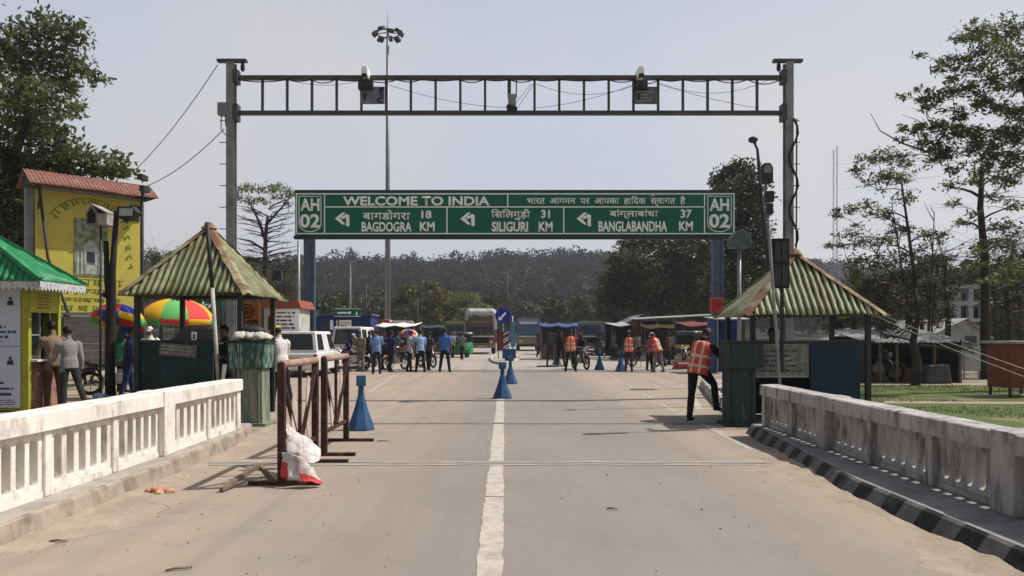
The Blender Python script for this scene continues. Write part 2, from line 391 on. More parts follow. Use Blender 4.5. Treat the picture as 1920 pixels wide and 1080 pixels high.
sheet('ground', [(-900, -60), (900, -60), (900, 1300), (-900, 1300)], 0.0, K['ground'])
road_pts = [(-3.9, -6), (3.75, -6), (3.75, 12.0), (3.95, 14), (5.3, 20.5), (6.4, 24.5), (7.6, 28), (11, 31), (22, 33), (45, 36), (45, 78), (12, 82), (7, 95), (6, 300),
            (-6, 300), (-7, 95), (-20, 82), (-60, 78), (-60, 36), (-30, 32), (-14, 29), (-9.3, 24), (-6.2, 17.5), (-5.2, 13), (-3.9, 12)]
sheet('road', road_pts, 0.004, K['road'])
# lane markings
mk = MB()
def stripe(x0, y0, x1, y1, w, z=0.008, mi=0, n=10, rag=0.006):
    d = Vector((x1 - x0, y1 - y0)); L_ = d.length; d /= L_; nx, ny = -d.y, d.x
    n = max(4, int(L_ * n)); q = random.Random(int(x0 * 97 + y0 * 13)); a = []; b = []
    for i in range(n + 1):
        t = i / n; px, py = x0 + (x1 - x0) * t, y0 + (y1 - y0) * t
        a.append((px + nx * (w / 2 + q.uniform(-rag, rag)), py + ny * w / 2)); b.append((px - nx * (w / 2 + q.uniform(-rag, rag)), py - ny * w / 2))
    vs = [(p[0], p[1], z) for p in a + b]
    mk.add(vs, [(i, i + 1, n + 2 + i, n + 1 + i) for i in range(n)], mi)
def cx(y): return -0.10 - 0.004 * y
for y0, y1 in ((-3, 7.1), (7.14, 8.82), (9.12, 12.9), (13.15, 15.2), (15.24, 18.4), (19.2, 22.8), (24.5, 30.8)):
    stripe(cx(y0), y0, cx(y1), y1, 0.175, rag=.01)
for y0, y1 in ((9.2, 12.9), (13.1, 14.6)): stripe(3.28, y0, 3.36, y1, 0.14, mi=1, rag=0.02)
for y0, y1 in ((15.0, 16.6), (18.0, 19.6), (21, 23), (24.5, 31)): stripe(3.35 + (y0 - 14.6) * 0.04, y0, 3.35 + (y1 - 14.6) * 0.04, y1, 0.11, mi=1, rag=0.02)
stripe(-3.72, 20.0, -4.35, 28.5, 0.12, mi=1, rag=0.02)
for pts in (((3.98, 15.5), (4.7, 19.0)), ((4.7, 19.0), (6.3, 25.5)), ((6.3, 25.5), (7.9, 30.4))): stripe(*pts[0], *pts[1], 0.14)
stripe(-26, 46.5, -3.5, 46.5, 0.22, mi=0); stripe(3, 48.5, 14, 48.5, 0.22, mi=0)
tag(mk.build('road_markings', [K['lane'], K['lane_thin']]), kind='structure')
# expansion joints across the deck
jt = MB()
def joint(y, x0, x1, wl, wc, seed):
    q = random.Random(seed); n = int((x1 - x0) * 4); off = 0.0
    P = []
    for i in range(n + 1):
        off = off * 0.8 + q.uniform(-0.012, 0.012); P.append((x0 + (x1 - x0) * i / n, y + off))
    for (o, w, mi, z) in ((0.0, wc, 1, 0.009), (0.0, wl, 0, 0.0125)):
        vs = [(x, yy - w / 2 + q.uniform(-.1, .1) * w, z) for x, yy in P] + [(x, yy + w / 2 + q.uniform(-.1, .1) * w, z) for x, yy in P]
        jt.add(vs, [(i, i + 1, n + 2 + i, n + 1 + i) for i in range(n)], mi)
joint(8.98, -3.6, 3.35, 0.035, 0.26, 1); joint(13.0, -5.0, 3.85, 0.075, 0.20, 2); joint(31.4, -14, 11.3, 0.22, 0.4, 3)
tag(jt.build('road_joints_surface', [K['joint'], K['jointc']]), kind='structure')

# kerbs of the bridge: painted blocks, a sloping face and a flat top
def kerb(name, side, path, h, slope, xin, mats):
    mb = MB(); ys = []; y = path[0][0]
    while y < path[-1][0]: ys.append(y); y += 0.27
    ys.append(path[-1][0])
    def face(y):
        for (a, xa), (b, xb) in zip(path, path[1:]):
            if a <= y <= b: return xa + (xb - xa) * (y - a) / (b - a)
        return path[-1][1]
    q = random.Random(5)
    for i in range(len(ys) - 1):
        a, b = ys[i], ys[i + 1]; xa, xb = face(a), face(b); mi = i % 2; j = q.uniform(-.008, .008)
        mb.add([(side * xa, a, 0), (side * xb, b, 0), (side * (xb + slope), b, h - .02), (side * (xa + slope), a, h - .02)], [(0, 1, 2, 3)], mi)
        mb.add([(side * (xa + slope), a, h - .02), (side * (xb + slope), b, h - .02), (side * (xb + slope + .03), b, h), (side * (xa + slope + .03), a, h)], [(0, 1, 2, 3)], mi)
        mb.add([(side * (xa + slope + .03), a, h), (side * (xb + slope + .03), b, h), (side * xin, b, h), (side * xin, a, h)], [(0, 1, 2, 3)], 2)
    mb.add([(side * face(ys[-1]), ys[-1], 0), (side * xin, ys[-1], 0), (side * xin, ys[-1], h), (side * (face(ys[-1]) + slope), ys[-1], h)], [(0, 1, 2, 3)], 2)
    return tag(mb.build(name, mats), kind='structure')
kerb('kerb', -1, [(-5, 3.66), (8, 3.66), (10.6, 3.78), (11.7, 3.98)], 0.17, 0.03, 4.35, [K['kerb_tan'], K['kerb_tan2'], K['kerb_top']])
kerb('kerb', 1, [(-5, 3.28), (7.2, 3.28), (8.6, 3.40), (11.75, 3.74)], 0.15, 0.09, 4.35, [K['kerb_black'], K['kerb_white'], K['kerb_top_grey']])

# pierced concrete parapets
def panel_mesh(w, h, n, sw, z0, z1, ex=.085):
    cu = bpy.data.curves.new('panel_outline', 'CURVE'); cu.dimensions = '2D'; cu.fill_mode = 'BOTH'; cu.extrude = ex; cu.bevel_depth = 0.006; cu.bevel_resolution = 1
    def spline(P):
        s = cu.splines.new('POLY'); s.points.add(len(P) - 1); s.use_cyclic_u = True
        for k, p in enumerate(P): s.points[k].co = (p[0], p[1], 0, 1)
    spline([(0.006, 0.006), (w - 0.006, 0.006), (w - 0.006, h - 0.006), (0.006, h - 0.006)])
    for i in range(n):
        c = w * (i + 0.5) / n * 0.94 + w * 0.03; r = sw / 2
        P = [(c + r * math.cos(a), z1 - r + r * math.sin(a)) for a in [math.pi * k / 8 for k in range(9)]]
        P += [(c + r * math.cos(a), z0 + r + r * math.sin(a)) for a in [math.pi + math.pi * k / 8 for k in range(9)]]
        spline(P)
    o = bpy.data.objects.new('panel_outline', cu); COL.objects.link(o); me = eval_mesh(o)
    bpy.data.objects.remove(o); bpy.data.curves.remove(cu)
    bm = bmesh.new(); bm.from_mesh(me)
    bm.transform(Matrix(((0, 0, 1, 0), (1, 0, 0, 0), (0, 1, 0, 0), (0, 0, 0, 1))))   # curve x -> Y, curve y -> Z
    bmesh.ops.recalc_face_normals(bm, faces=bm.faces); bm.to_mesh(me); bm.free(); me.update()
    return me
def parapet(label, side, xf, zb, zt, posts, yend, material, nslot=5):
    t = thing('bridge_parapet', label, 'parapet', (side * (xf + 0.15), yend, zb))
    H_ = zt - zb
    mb = MB(); n = 40; q = random.Random(3)
    vs = []                                                     # coping beam, slightly uneven
    L0 = yend + 5.0
    for i in range(n + 1):
        y = -L0 * i / n
        for (x, z) in ((-.15, H_ - .16), (.15, H_ - .16), (.15, H_ - .012), (.13, H_), (-.13, H_), (-.15, H_ - .012)):
            vs.append((x + q.uniform(-.003, .003), y, z + q.uniform(-.003, .003)))
    fs = [tuple(range(6)), tuple(n * 6 + j for j in range(6))]
    for i in range(n):
        for j in range(6): fs.append((i * 6 + j, i * 6 + (j + 1) % 6, (i + 1) * 6 + (j + 1) % 6, (i + 1) * 6 + j))
    mb.add(vs, fs); mb.build('top_rail', material, t)
    b = MB(); b.box((0, -L0 / 2, 0.025), (0.2 if side < 0 else .13, L0 - .004, 0.05)); b.build('base_rail', material, t)
    for i, (y, w) in enumerate(posts):                          # pilasters, main and slim
        wide = w > 0.2
        m_ = MB(); m_.box((0, y - yend, (H_ + (0.008 if wide else -0.164)) / 2), (0.33 if wide else 0.24, w, H_ + (0.008 if wide else -0.164))); m_.build('post', material, t, bevel=0.012)
    for (y0, w0), (y1, w1) in zip(posts, posts[1:]):
        a, b_ = y0 - w0 / 2, y1 + w1 / 2; w = a - b_
        me = panel_mesh(w, H_ - 0.16 - 0.05, max(2, round(w / 0.2)), 0.122, 0.04, H_ - 0.16 - 0.05 - 0.045, .085 if side < 0 else .045)
        me.materials.clear(); me.materials.append(material)
        for p in me.polygons: p.material_index = 0
        o = bpy.data.objects.new('panel', me); COL.objects.link(o); o.parent = t; o.location = (0, b_ - yend, 0.05)
    return t
parapet('whitewashed pierced concrete parapet, sunlit, beside the faded brown kerb', -1, 3.9, 0.17, 0.90,
        [(11.0 - .07, .14), (9.86, .1), (8.6, .28), (7.5, .1), (6.4, .1), (5.3, .28), (4.2, .1), (3.1, .1), (2.0, .28), (.9, .1), (-.2, .1), (-1.3, .28), (-3.4, .1)], 11.0, K['rail'])
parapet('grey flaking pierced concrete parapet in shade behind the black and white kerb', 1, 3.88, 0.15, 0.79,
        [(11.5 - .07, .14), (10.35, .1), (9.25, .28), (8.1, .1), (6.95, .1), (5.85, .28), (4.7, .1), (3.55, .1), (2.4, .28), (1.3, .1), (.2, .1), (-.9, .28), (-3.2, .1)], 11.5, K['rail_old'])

# wind-blown sand along the kerbs
def drift(name, side, y0, y1, xk, wmax, hmax, seed):
    q = np.random.RandomState(seed); ny, nx = int((y1 - y0) / 0.06), 14
    V = np.zeros((ny + 1, nx + 1, 3)); w = np.full(ny + 1, wmax)
    ph = q.uniform(0, 6, 6)
    for i in range(ny + 1):
        y = y0 + (y1 - y0) * i / ny
        k = 0.55 + 0.25 * math.sin(y * 1.3 + ph[0]) + 0.15 * math.sin(y * 3.9 + ph[1]) + 0.08 * math.sin(y * 11 + ph[2])
        e = min(1, (y - y0) * 1.5, (y1 - y) * 1.5); k = max(0.05, k) * max(0.02, e)
        for j in range(nx + 1):
            s = j / nx; x = xk(y) - wmax * k * s
            V[i, j] = (side * x, y, 0.006 + hmax * k * (1 - s) ** 2 * (1 + 0.25 * math.sin(y * 17 + s * 9 + ph[3])) if j < nx else 0.0045)
    V[:, 1:-1, 2] += q.uniform(0, 0.004, (ny + 1, nx - 1))
    idx = np.arange((ny + 1) * (nx + 1)).reshape(ny + 1, nx + 1)
    F = np.stack([idx[:-1, :-1], idx[1:, :-1], idx[1:, 1:], idx[:-1, 1:]], -1).reshape(-1, 4)
    return tag(npmesh(name, V.reshape(-1, 3), F, K['sand'], smooth=True), kind='stuff')
drift('sand_drift_dirt', 1, 2.2, 10.6, lambda y: 3.36 + max(0, (y - 7.2)) * 0.1, 0.75, 0.05, 2)
drift('sand_drift_dirt', -1, 2.0, 12.5, lambda y: 3.70 + max(0, (y - 8)) * 0.07, 0.6, 0.04, 4)
# pebbles and crumbs on the deck
q = np.random.RandomState(11); nV = []; nF = []
for i in range(210):
    y = 3.2 + 13 * q.rand() ** 1.5; x = (-3.5 + 2.2 * q.rand() ** 1.6) if q.rand() < .68 else (-1 + 4.2 * q.rand()); s = q.uniform(.005, .012) * (1.4 if q.rand() < .08 else 1)
    b = len(nV) * 6 if False else sum(len(a) for a in nV)
    P = np.array([(1, 0, .3), (0, 1, .3), (-1, 0, .3), (0, -1, .3), (0, 0, .9), (0, 0, 0)]) * s * q.uniform(.6, 1.3, (6, 3)); a = q.rand() * 6
    c, d = math.cos(a), math.sin(a); P = np.stack([P[:, 0] * c - P[:, 1] * d, P[:, 0] * d + P[:, 1] * c, P[:, 2]], 1) + (x, y, .004)
    nV.append(P); nF += [(b + i_, b + (i_ + 1) % 4, b + 4) for i_ in range(4)] + [(b + (i_ + 1) % 4, b + i_, b + 5) for i_ in range(4)]
tag(npmesh('gravel', np.concatenate(nV), np.array(nF), mat('pebble', (0.19, 0.15, 0.115), .9, .5, 30)), kind='stuff')
# litter
l = MB()
for (dx, dy, s, a) in ((0, 0, .09, .3), (.1, .03, .07, 1.2), (-.1, .02, .05, 2), (.04, -.06, .05, .8), (-.05, .07, .045, .1)):
    c, d = math.cos(a) * s, math.sin(a) * s
    l.loft([[(dx + c, dy + d, 0), (dx - d, dy + c, 0), (dx - c, dy - d, 0), (dx + d, dy - c, 0)], [(dx + c * .8, dy + d * .8, s * .5), (dx - d * .8, dy + c * .9, s * .7), (dx - c * .7, dy - d * .9, s * .6), (dx + d * .9, dy - c * .6, s * .4)]])
o = l.build('crumpled_litter', mat('orange_litter', (.42, .12, .05), .8, .6, 14, col2=(.5, .34, .24)), None, (gx(297, 7.3), 7.3, .005), bevel=.008)
tag(o, 'crumpled orange litter lying on the dusty road near the faded kerb', 'litter')
for (u, v, ln, a, lab) in ((110, 1018, .13, .1, 'small dry stick on the sandy road near the bottom corner'), (335, 1071, .16, .5, 'curled dry twig on the sandy road at the lower edge'),
                           (1148, 957, .1, -.2, 'tiny dark twig lying on the grey lane'), (720, 829, .2, 0.05, 'flat dark scrap of bark lying beyond the barricades')):
    y = gy = FPX * EYE / (v - V0); s = MB(); s.tube([(-ln / 2, 0, .012), (-ln * .1, .01, .018), (ln / 2, -.01, .012)], [.006, .009, .004], 6)
    tag(s.build('twig', K['wood'], None, (gx(u, y), y, .003), a), lab, 'twig')
p = MB()
a, b, c = Vector((gx(415, 7.33), 7.33, .03)), Vector((gx(487, 7.95), 7.95, .17)), Vector((gx(512, 7.8), 7.8, .02))
p.bar(a, b, .045).bar(b - Vector((0, 0, .012)), c, .04)
tag(p.build('broken_plank', K['wood']), 'broken wooden lath bent into a low tent on the road beside the barricade', 'plank')

# lawn, paths, roadside kerbs beyond the bridge
sheet('lawn', [(5.4, 12.5), (60, 12.5), (60, 22.5), (30, 24.5), (9.5, 22.5), (7.2, 19), (6.0, 16)], 0.004, K['lawn'])
sheet('path', [(11.5, 18.6), (40, 19.0), (40, 19.9), (11.5, 19.35)], 0.008, K['sand'])
sheet('path', [(8.5, 16.9), (20, 16.2), (40, 16.4), (40, 16.9), (20, 16.7), (8.8, 17.4)], 0.008, K['sand'])
q = np.random.RandomState(3); n = 40000
X = 6 + q.rand(n) * 24; Y = 12.6 + q.rand(n) * 10.5; keep = (np.sin(X * 1.7 + 1) * np.sin(Y * 2.1) + np.sin(X * .6 + Y * .9) > -0.3) & ~((Y > 18.5) & (Y < 19.5)) & ~((Y > 16.15) & (Y < 17.1)); X, Y = X[keep], Y[keep]; n = len(X)
h = q.uniform(.015, .05, n) * (1 + 1.2 * (q.rand(n) < .04)); a = q.rand(n) * 6.28; w = .012; lx = q.normal(0, .03, (n, 2))
V = np.stack([np.stack([X - np.cos(a) * w, Y - np.sin(a) * w, np.full(n, .004)], 1), np.stack([X + np.cos(a) * w, Y + np.sin(a) * w, np.full(n, .004)], 1), np.stack([X + lx[:, 0], Y + lx[:, 1], h], 1)], 1).reshape(-1, 3)
K['blade'] = leafmat('grass_blade', (.07, .095, .02), (.10, .125, .03), (.19, .16, .075), .25)
tag(npmesh('grass', V, np.arange(3 * n).reshape(-1, 3), K['blade']), kind='stuff')
def striped_kerb(name, pts, h=.22, w=.22, pitch=.35):
    mb = MB(); P = [Vector((*p, 0)) for p in pts]; seg = []
    for a, b in zip(P, P[1:]):
        k = max(1, round((b - a).length / pitch)); seg += [a.lerp(b, i / k) for i in range(k)]
    seg.append(P[-1])
    for i, (a, b) in enumerate(zip(seg, seg[1:])):
        d = (b - a).normalized(); nrm = Vector((-d.y, d.x, 0)) * w / 2
        mb.loft([[a - nrm, a + nrm, a + nrm * .7 + Vector((0, 0, h)), a - nrm * .7 + Vector((0, 0, h))], [b - nrm, b + nrm, b + nrm * .7 + Vector((0, 0, h)), b - nrm * .7 + Vector((0, 0, h))]], i % 2)
    return tag(mb.build(name, [K['dark'], K['white']]), kind='structure')
striped_kerb('kerb', [(5.95, 22.6), (5.1, 18.6), (4.55, 15.6), (4.35, 13.4)])
mb = MB(); mb.prism([(5.3, 20.3), (6.2, 20.0), (6.5, 20.6), (6.9, 24), (6.3, 24.2)], .0, .13, 'Z'); tag(mb.build('pavement', K['concrete'], bevel=.02), kind='structure')
mb = MB()                                                       # nose of the median island
mb.prism([(-.2 + .98 * math.cos(a), 50 + 11.5 * math.sin(a)) for a in [2 * math.pi * k / 24 for k in range(24)]], .0, .14, 'Z')
tag(mb.build('median_island_kerb', K['lane'], bevel=.03), kind='structure')
mb = MB(); mb.prism([(-.2 + .78 * math.cos(a), 50 + 11.1 * math.sin(a)) for a in [2 * math.pi * k / 24 for k in range(24)]], .10, .146, 'Z'); tag(mb.build('median_island_ground', K['concrete']), kind='structure')
# ------------------------------------------------------------------ overhead direction sign
YS = 34.0; S_ = YS / FPX
K['sign_green'] = mat('sign_green', (0.005, 0.125, 0.07), 0.6, 0.1, 2, grime=(0.012, 0.105, 0.062), gscale=3)
K['sign_post'] = mat('slate_blue_steel', (0.085, 0.12, 0.18), 0.5, 0.2, 2, grime=(0.06, 0.075, 0.1), gscale=4)
sg = thing('overhead_road_sign', 'wide green overhead direction board reading WELCOME TO INDIA on two slate posts', 'road sign', (gx(966, YS), YS, 0))
ox = gx(966, YS)
def sp(u, v): return (gx(u, YS) - ox, gz(v, YS))
(x0, zt), (x1, zb) = sp(553, 360), sp(1379, 441)
m = MB(); m.box(((x0 + x1) / 2, .06, (zt + zb) / 2), (x1 - x0, .12, zt - zb)); m.build('sign_panel', K['sign_green'], sg, bevel=.02)
m = MB(); m.box(((x0 + x1) / 2, .1, zb - .09), (x1 - x0 + .1, .26, .16)).box(((x0 + x1) / 2, .1, zt + .05), (x1 - x0 + .06, .2, .09)); m.build('support_beam', K['dark'], sg)
for u in (580, 1348):
    x, _ = sp(u, 0); m = MB(); m.box((x - .1, .16, zb / 2 - .08), (.34, .3, zb - .2)).box((x + .17, .12, zb / 2 - .08), (.12, .2, zb - .2)).box((x, .12, .03), (.9, .7, .06)); m.build('post', K['sign_post'], sg, bevel=.01)
m = MB()                                                        # white border lines
def ln(u0, v0, u1, v1, w=.05):
    a, b = sp(u0, v0), sp(u1, v1); m.box(((a[0] + b[0]) / 2, -.004, (a[1] + b[1]) / 2), (abs(a[0] - b[0]) + w, .008, abs(a[1] - b[1]) + w))
for z in ((556, 363.5, 1376, 363.5), (556, 438, 1376, 438), (608.5, 388, 1321, 388)): ln(*z)
for u in (556, 1376, 608.5, 1321): ln(u, 365.2, u, 436.3)
ln(952, 365.2, 952, 386.3)
for u in (838, 1057): ln(u, 389.7, u, 436.3)
m.build('border', K['letter'], sg)
m = MB()                                                        # shield outline round the route number
for u0, u1 in ((561, 602), (1327, 1371)):
    P = [sp(u0, 368), sp(u1, 368), sp(u1, 420)] + [sp((u0 + u1) / 2 + (u1 - u0) / 2 * math.cos(a), 420 + 14.5 * math.sin(a)) for a in [math.pi * k / 12 for k in range(1, 12)]] + [sp(u0, 420), sp(u0, 368)]
    m.tube([(p[0], -.01, p[1]) for p in P], .022, 4, smooth=False)
m.build('route_shield', K['letter'], sg)
def st(body, u0, u1, v0, v1, bold):
    a, b = sp(u0, v1), sp(u1, v0)
    text(body, b[1] - a[1], b[0] - a[0], K['letter'], sg, ((a[0] + b[0]) / 2, -.008, (a[1] + b[1]) / 2), 0, bold, .01)
for u0, u1 in ((563, 599), (1330, 1367)):
    st('AH', u0, u1, 371.5, 395.5, .031); st('02', u0 - 1, u1 + 1, 401, 427.5, .031)
st('WELCOME TO INDIA', 643, 918, 368, 385.5, .031)
st('भारत  आगमन  पर  आपका  हािदर्क  स्वागत  है'.replace('र्क', 'क').replace('स्व', 'स्व'), 988, 1285, 367.5, 386.5, .014)
st('बागडोगरा', 680, 769, 394, 412, .016); st('18', 790, 809, 394.5, 409.5, .031)
st('BAGDOGRA', 678, 772, 416, 434.5, .026); st('KM', 787, 815, 416, 433.5, .031)
st('िसिलगुड़ी', 921, 994, 392, 413, .016); st('31', 1014, 1031, 393.5, 409, .031)
st('SILIGURI', 922, 990, 415.5, 434.5, .031); st('KM', 1010, 1036, 416, 434, .031)
st('बांग्लाबांधा', 1143, 1234, 392.5, 410.5, .016); st('37', 1276, 1297, 393, 409, .031)
st('BANGLABANDHA', 1122, 1251, 414.5, 434.5, .031); st('KM', 1273, 1299, 415, 433, .031)
m = MB()                                                        # reph stroke of the Hindi word above
a = sp(1223, 368.5); m.tube([(a[0] - .05, -.01, a[1]), (a[0], -.01, a[1] + .07), (a[0] + .08, -.01, a[1] + .05)], .018, 5); m.build('lettering', K['letter'], sg)
for u in (628, 863, 1081):                                       # turn-left arrows
    m = MB(); A = lambda du, v: sp(u + du, v)
    m.prism([A(21, 424), A(27, 424), A(27, 404), A(22.5, 401), A(12, 406.5), A(12, 411.5), A(20.5, 408)], -.006, .004)
    m.prism([A(0, 410), A(14, 398.5), A(20, 398.5), A(9, 409), A(20, 421), A(14, 421)], -.008, .003)
    m.build('arrow', K['letter'], sg)

# ------------------------------------------------------------------ camera gantry
YG = 19.0
def gp(u, v): return (gx(u, YG), gz(v, YG))
gt = thing('camera_gantry', 'tall grey steel gantry with a ladder-like beam spanning the road', 'gantry', (0, YG, 0))
K['gantry'] = mat('gantry_steel', (0.27, 0.275, 0.285), 0.5, 0.25, 2, metal=0.2, grime=(0.17, 0.15, 0.13), gscale=4)
K['gantry_dark'] = mat('gantry_beam_paint', (0.07, 0.073, 0.08), 0.55, 0.3, 3, grime=(0.12, 0.11, 0.10))
xl, zt = gp(434, 118); xr, _ = gp(1478, 118)
for x, s in ((xl, 1), (xr, -1)):
    m = MB(); hz_ = zt
    # H-section column
    for sy in (-1, 1): m.box((x, sy * .095, hz_ / 2), (.2, .02, hz_))
    m.box((x, 0, hz_ / 2), (.02, .17, hz_)).box((x, 0, .02), (.5, .5, .04))
    m.build('post', K['gantry'], gt)
    m = MB(); m.box((x + s * .02, 0, hz_ + .05), (.74, .15, .07)).box((x + s * .13, 0, gz(145, YG)), (.12, .26, .34)).box((x + s * .13, 0, gz(212, YG)), (.12, .26, .42)); m.build('post_cap', K['gantry_dark'], gt)
zb1, zb2 = gz(146, YG), gz(212, YG)
for z, nm, w in ((zb1, 'top_chord', .1), (zb2, 'bottom_chord', .1)):
    m = MB(); m.box(((xl + xr) / 2, 0, z), (xr - xl - .2, .12, w)); m.build(nm, K['gantry_dark'], gt)
us = [446 + 46.35 * k for k in range(1, 22)]
for u in us:
    m = MB(); m.box((gx(u, YG), 0, (zb1 + zb2) / 2), (.06, .06, zb1 - zb2 - .1)); m.build('rung', K['gantry_dark'], gt)
m = MB()                                                        # climbing pegs
for k in range(9):
    z = 2.6 + k * .55; m.tube([(xl - .12, 0, z), (xl - .3, 0, z)], .012, 6); m.tube([(xr + .12, 0, z), (xr + .3, 0, z)], .012, 6)
m.build('climbing_pegs', K['gantry_dark'], gt)
# cables slung in the ladder
def sag(mb, a, b, drop, r=.012, n=14, mi=0):
    a, b = Vector(a), Vector(b); mb.tube([a.lerp(b, i / n) - Vector((0, 0, drop * 4 * (i / n) * (1 - i / n))) for i in range(n + 1)], r, 5, mi)
cb = thing('gantry_cables', 'sagging black cables slung along the ladder beam of the steel gantry', 'cable', (0, YG - .07, 0))
m = MB(); P = [446, 540, 585, 630, 690, 745, 790, 862, 907, 955, 1000, 1050, 1140, 1190, 1235, 1280, 1340, 1400, 1462]
for u0, u1 in zip(P, P[1:]): sag(m, (gx(u0, YG), 0, gz(151, YG)), (gx(u1, YG), 0, gz(151, YG)), rnd.uniform(.03, .12), .014)
m.build('cable_run', K['black'], cb)
m = MB()
for u0, v0, u1, v1, d in ((725, 160, 960, 205, .12), (1000, 205, 1190, 160, .1), (1005, 160, 1190, 162, .25), (1232, 160, 1420, 205, .05), (1235, 158, 1440, 152, .3), (960, 205, 995, 160, 0), (970, 205, 1000, 160, 0), (540, 152, 690, 150, .15)):
    sag(m, (gx(u0, YG), -.03, gz(v0, YG)), (gx(u1, YG), -.03, gz(v1, YG)), d, .006)
m.build('thin_wire', K['dark'], cb)
# instruments on the gantry
def ent(u, label, blue=False):
    t = thing('enforcement_camera', label, 'camera', (gx(u, YG), YG - .12, 0))
    z = lambda v: gz(v, YG); w = lambda p: p * YG / FPX
    m = MB(); m.prism([(-w(6), z(150)), (w(6), z(150)), (w(6), z(137)), (w(4), z(132)), (-w(4), z(132)), (-w(6), z(137))], -.22, .3); m.build('camera_housing', K['letter'], t, bevel=.015)
    m = MB(); m.box((0, -.235, z(150.5)), (w(9), .05, w(6))).tube([(0, -.25, z(151)), (0, -.31, z(151))], w(3.2), 12); m.build('lens', K['black'], t)
    m = MB(); m.box((w(0), -.02, z(164)), (w(27), .2, w(16))); m.build('lamp_box', K['dark'], t, bevel=.01)
    for s in (-1, 1):
        m = MB(); m.tube([(w(6.5) * s, -.12, z(164)), (w(6.5) * s, -.145, z(164))], w(4.5), 14); m.build('lens', K['glass'], t)
    m = MB(); m.box((w(12), .03, z(181)), (w(44), .03, w(32))); pn = m.build('side_panel', mat('panel_print' + str(u), (.20, .21, .25) if blue else (.13, .145, .16), .5, .6, 5, col2=(.11, .115, .14) if blue else (.055, .06, .07)), t)
    if blue:
        m = MB()
        for a, b in (((24, 167), (31, 170)), ((31, 170), (26, 178)), ((26, 178), (32, 182)), ((20, 190), (31, 184)), ((20, 190), (31, 196)), ((24, 173), (32, 166))):
            m.bar((w(a[0]), .01, z(a[1])), (w(b[0]), .01, z(b[1])), w(2.2))
        m.build('lettering', mat('navy_print', (.01, .015, .1), .6), pn)
    else:
        m = MB(); scribble(m, w(-6), w(30), z(194), z(172), 4, .012, 3); m.build('lettering', mat('grey_print', (.3, .32, .33), .6), pn)
    m = MB(); m.box((w(-2), .0, z(184)), (w(5), .05, w(12))); m.build('junction_plate', K['dark'], t)
    return t
ent(688, 'white camera above a grey panel with blue lettering on the gantry', True)
ent(1198, 'white camera above a dark patterned panel on the gantry')
t = thing('small_camera', 'small grey box camera on brackets at the middle of the gantry', 'camera', (gx(960, YG), YG - .1, 0)); z = lambda v: gz(v, YG)
m = MB(); m.box((0, 0, z(190)), (.2, .18, .28)); m.build('housing', K['steel'], t, bevel=.015)
m = MB(); m.tube([(-.08, 0, z(203)), (-.08, -.2, z(207))], .07, 10).box((0, 0, z(207)), (.26, .12, .1)); m.build('lens', K['dark'], t)
m = MB(); m.bar((.11, .05, z(148)), (.11, .05, z(185)), .03).bar((-.1, .05, z(148)), (-.1, .05, z(185)), .03); m.build('bracket', K['gantry_dark'], t)
for u, lab in ((455, 'small dark dome camera hung under the cap of the gantry post beside the billboard'), (1460, 'small dark dome camera under the cap of the gantry post by the tall trees')):
    t = thing('dome_camera', lab, 'camera', (gx(u, YG), YG, gz(122, YG)), group='dome cameras on the gantry posts')
    m = MB(); m.lathe([(.03, .05), (.05, 0), (.055, -.08), (.05, -.12)], 12); m.build('housing', K['dark'], t)
    m = MB(); m.ball((0, 0, -.12), .05, 10, 6); m.build('dome', K['glass'], t)
t = thing('junction_box', 'grey electrical box strapped to the gantry post beside the billboard', 'electrical box', (gx(421, YG), YG - .08, gz(207, YG)))
m = MB(); m.box((0, 0, 0), (.24, .2, .32)); m.build('box_body', K['steel'], t, bevel=.015)
m = MB(); m.box((0, -.105, 0), (.19, .012, .26)); m.build('door', K['gantry'], t)
m = MB(); m.tube([(-.05, 0, -.16), (-.06, 0, -.5), (.1, .02, -.7), (.2, .05, -1.0)], .012, 6).tube([(.05, 0, -.16), (.06, 0, -.4), (.18, .0, -.6)], .012, 6); m.build('cable', K['black'], t)
m = MB(); sag(m, (gx(1491, 19), 18.9, gz(225, 19)), (gx(1490, 19), 18.9, gz(470, 19)), 0, .02, 3)
m.tube([(gx(1484 + 8 * math.sin(i * .9), 19), 18.85, gz(225 + i * 14, 19)) for i in range(18)], .028, 6)
tag(m.build('cable_bundle', K['black']), 'loose black cable bundle running down beside the gantry post', 'cable')
# guy wires to the billboard side
for (u0, v0, u1, v1, Y1, lab) in ((408, 122, 250, 322, 24, 'thin pale wire running from the gantry post cap down behind the billboard'), (420, 242, 272, 350, 23, 'pale wire running from the gantry post middle to the billboard cameras')):
    m = MB(); sag(m, at(u0, v0, 19), at(u1, v1, Y1), .18, .013); tag(m.build('overhead_wire', K['steel']), lab, 'wire')

# ------------------------------------------------------------------ high mast light
YM = 68.0; mt = thing('high_mast_light', 'very tall slender mast with a ring of floodlights at its top', 'light mast', (gx(727, YM), YM, 0))
zt = gz(70, YM); m = MB(); m.tube([(0, 0, 0), (0, 0, zt * .5), (0, 0, zt)], [.30, .21, .13], 12).lathe([(.6, 0), (.6, .06), (.34, .08), (.30, .5)], 12); m.build('pole', mat('mast_steel', (.23, .235, .245), .5, .2, .6, metal=.4), mt)
m = MB(); m.tube([(0, 0, zt), (0, 0, gz(47, YM))], [.12, .08], 8).tube([(0, 0, gz(47, YM)), (0, 0, gz(20, YM))], .03, 6); m.build('lightning_rod', K['steel'], mt)
m = MB(); P = [(1.0 * math.cos(a), 1.0 * math.sin(a), gz(63, YM)) for a in [2 * math.pi * k / 20 for k in range(21)]]; m.tube(P, .06, 6)
for k in range(4): m.bar((0, 0, gz(61, YM)), (math.cos(k * 1.571), math.sin(k * 1.571), gz(63, YM)), .06)
m.build('lamp_ring', K['dark'], mt)
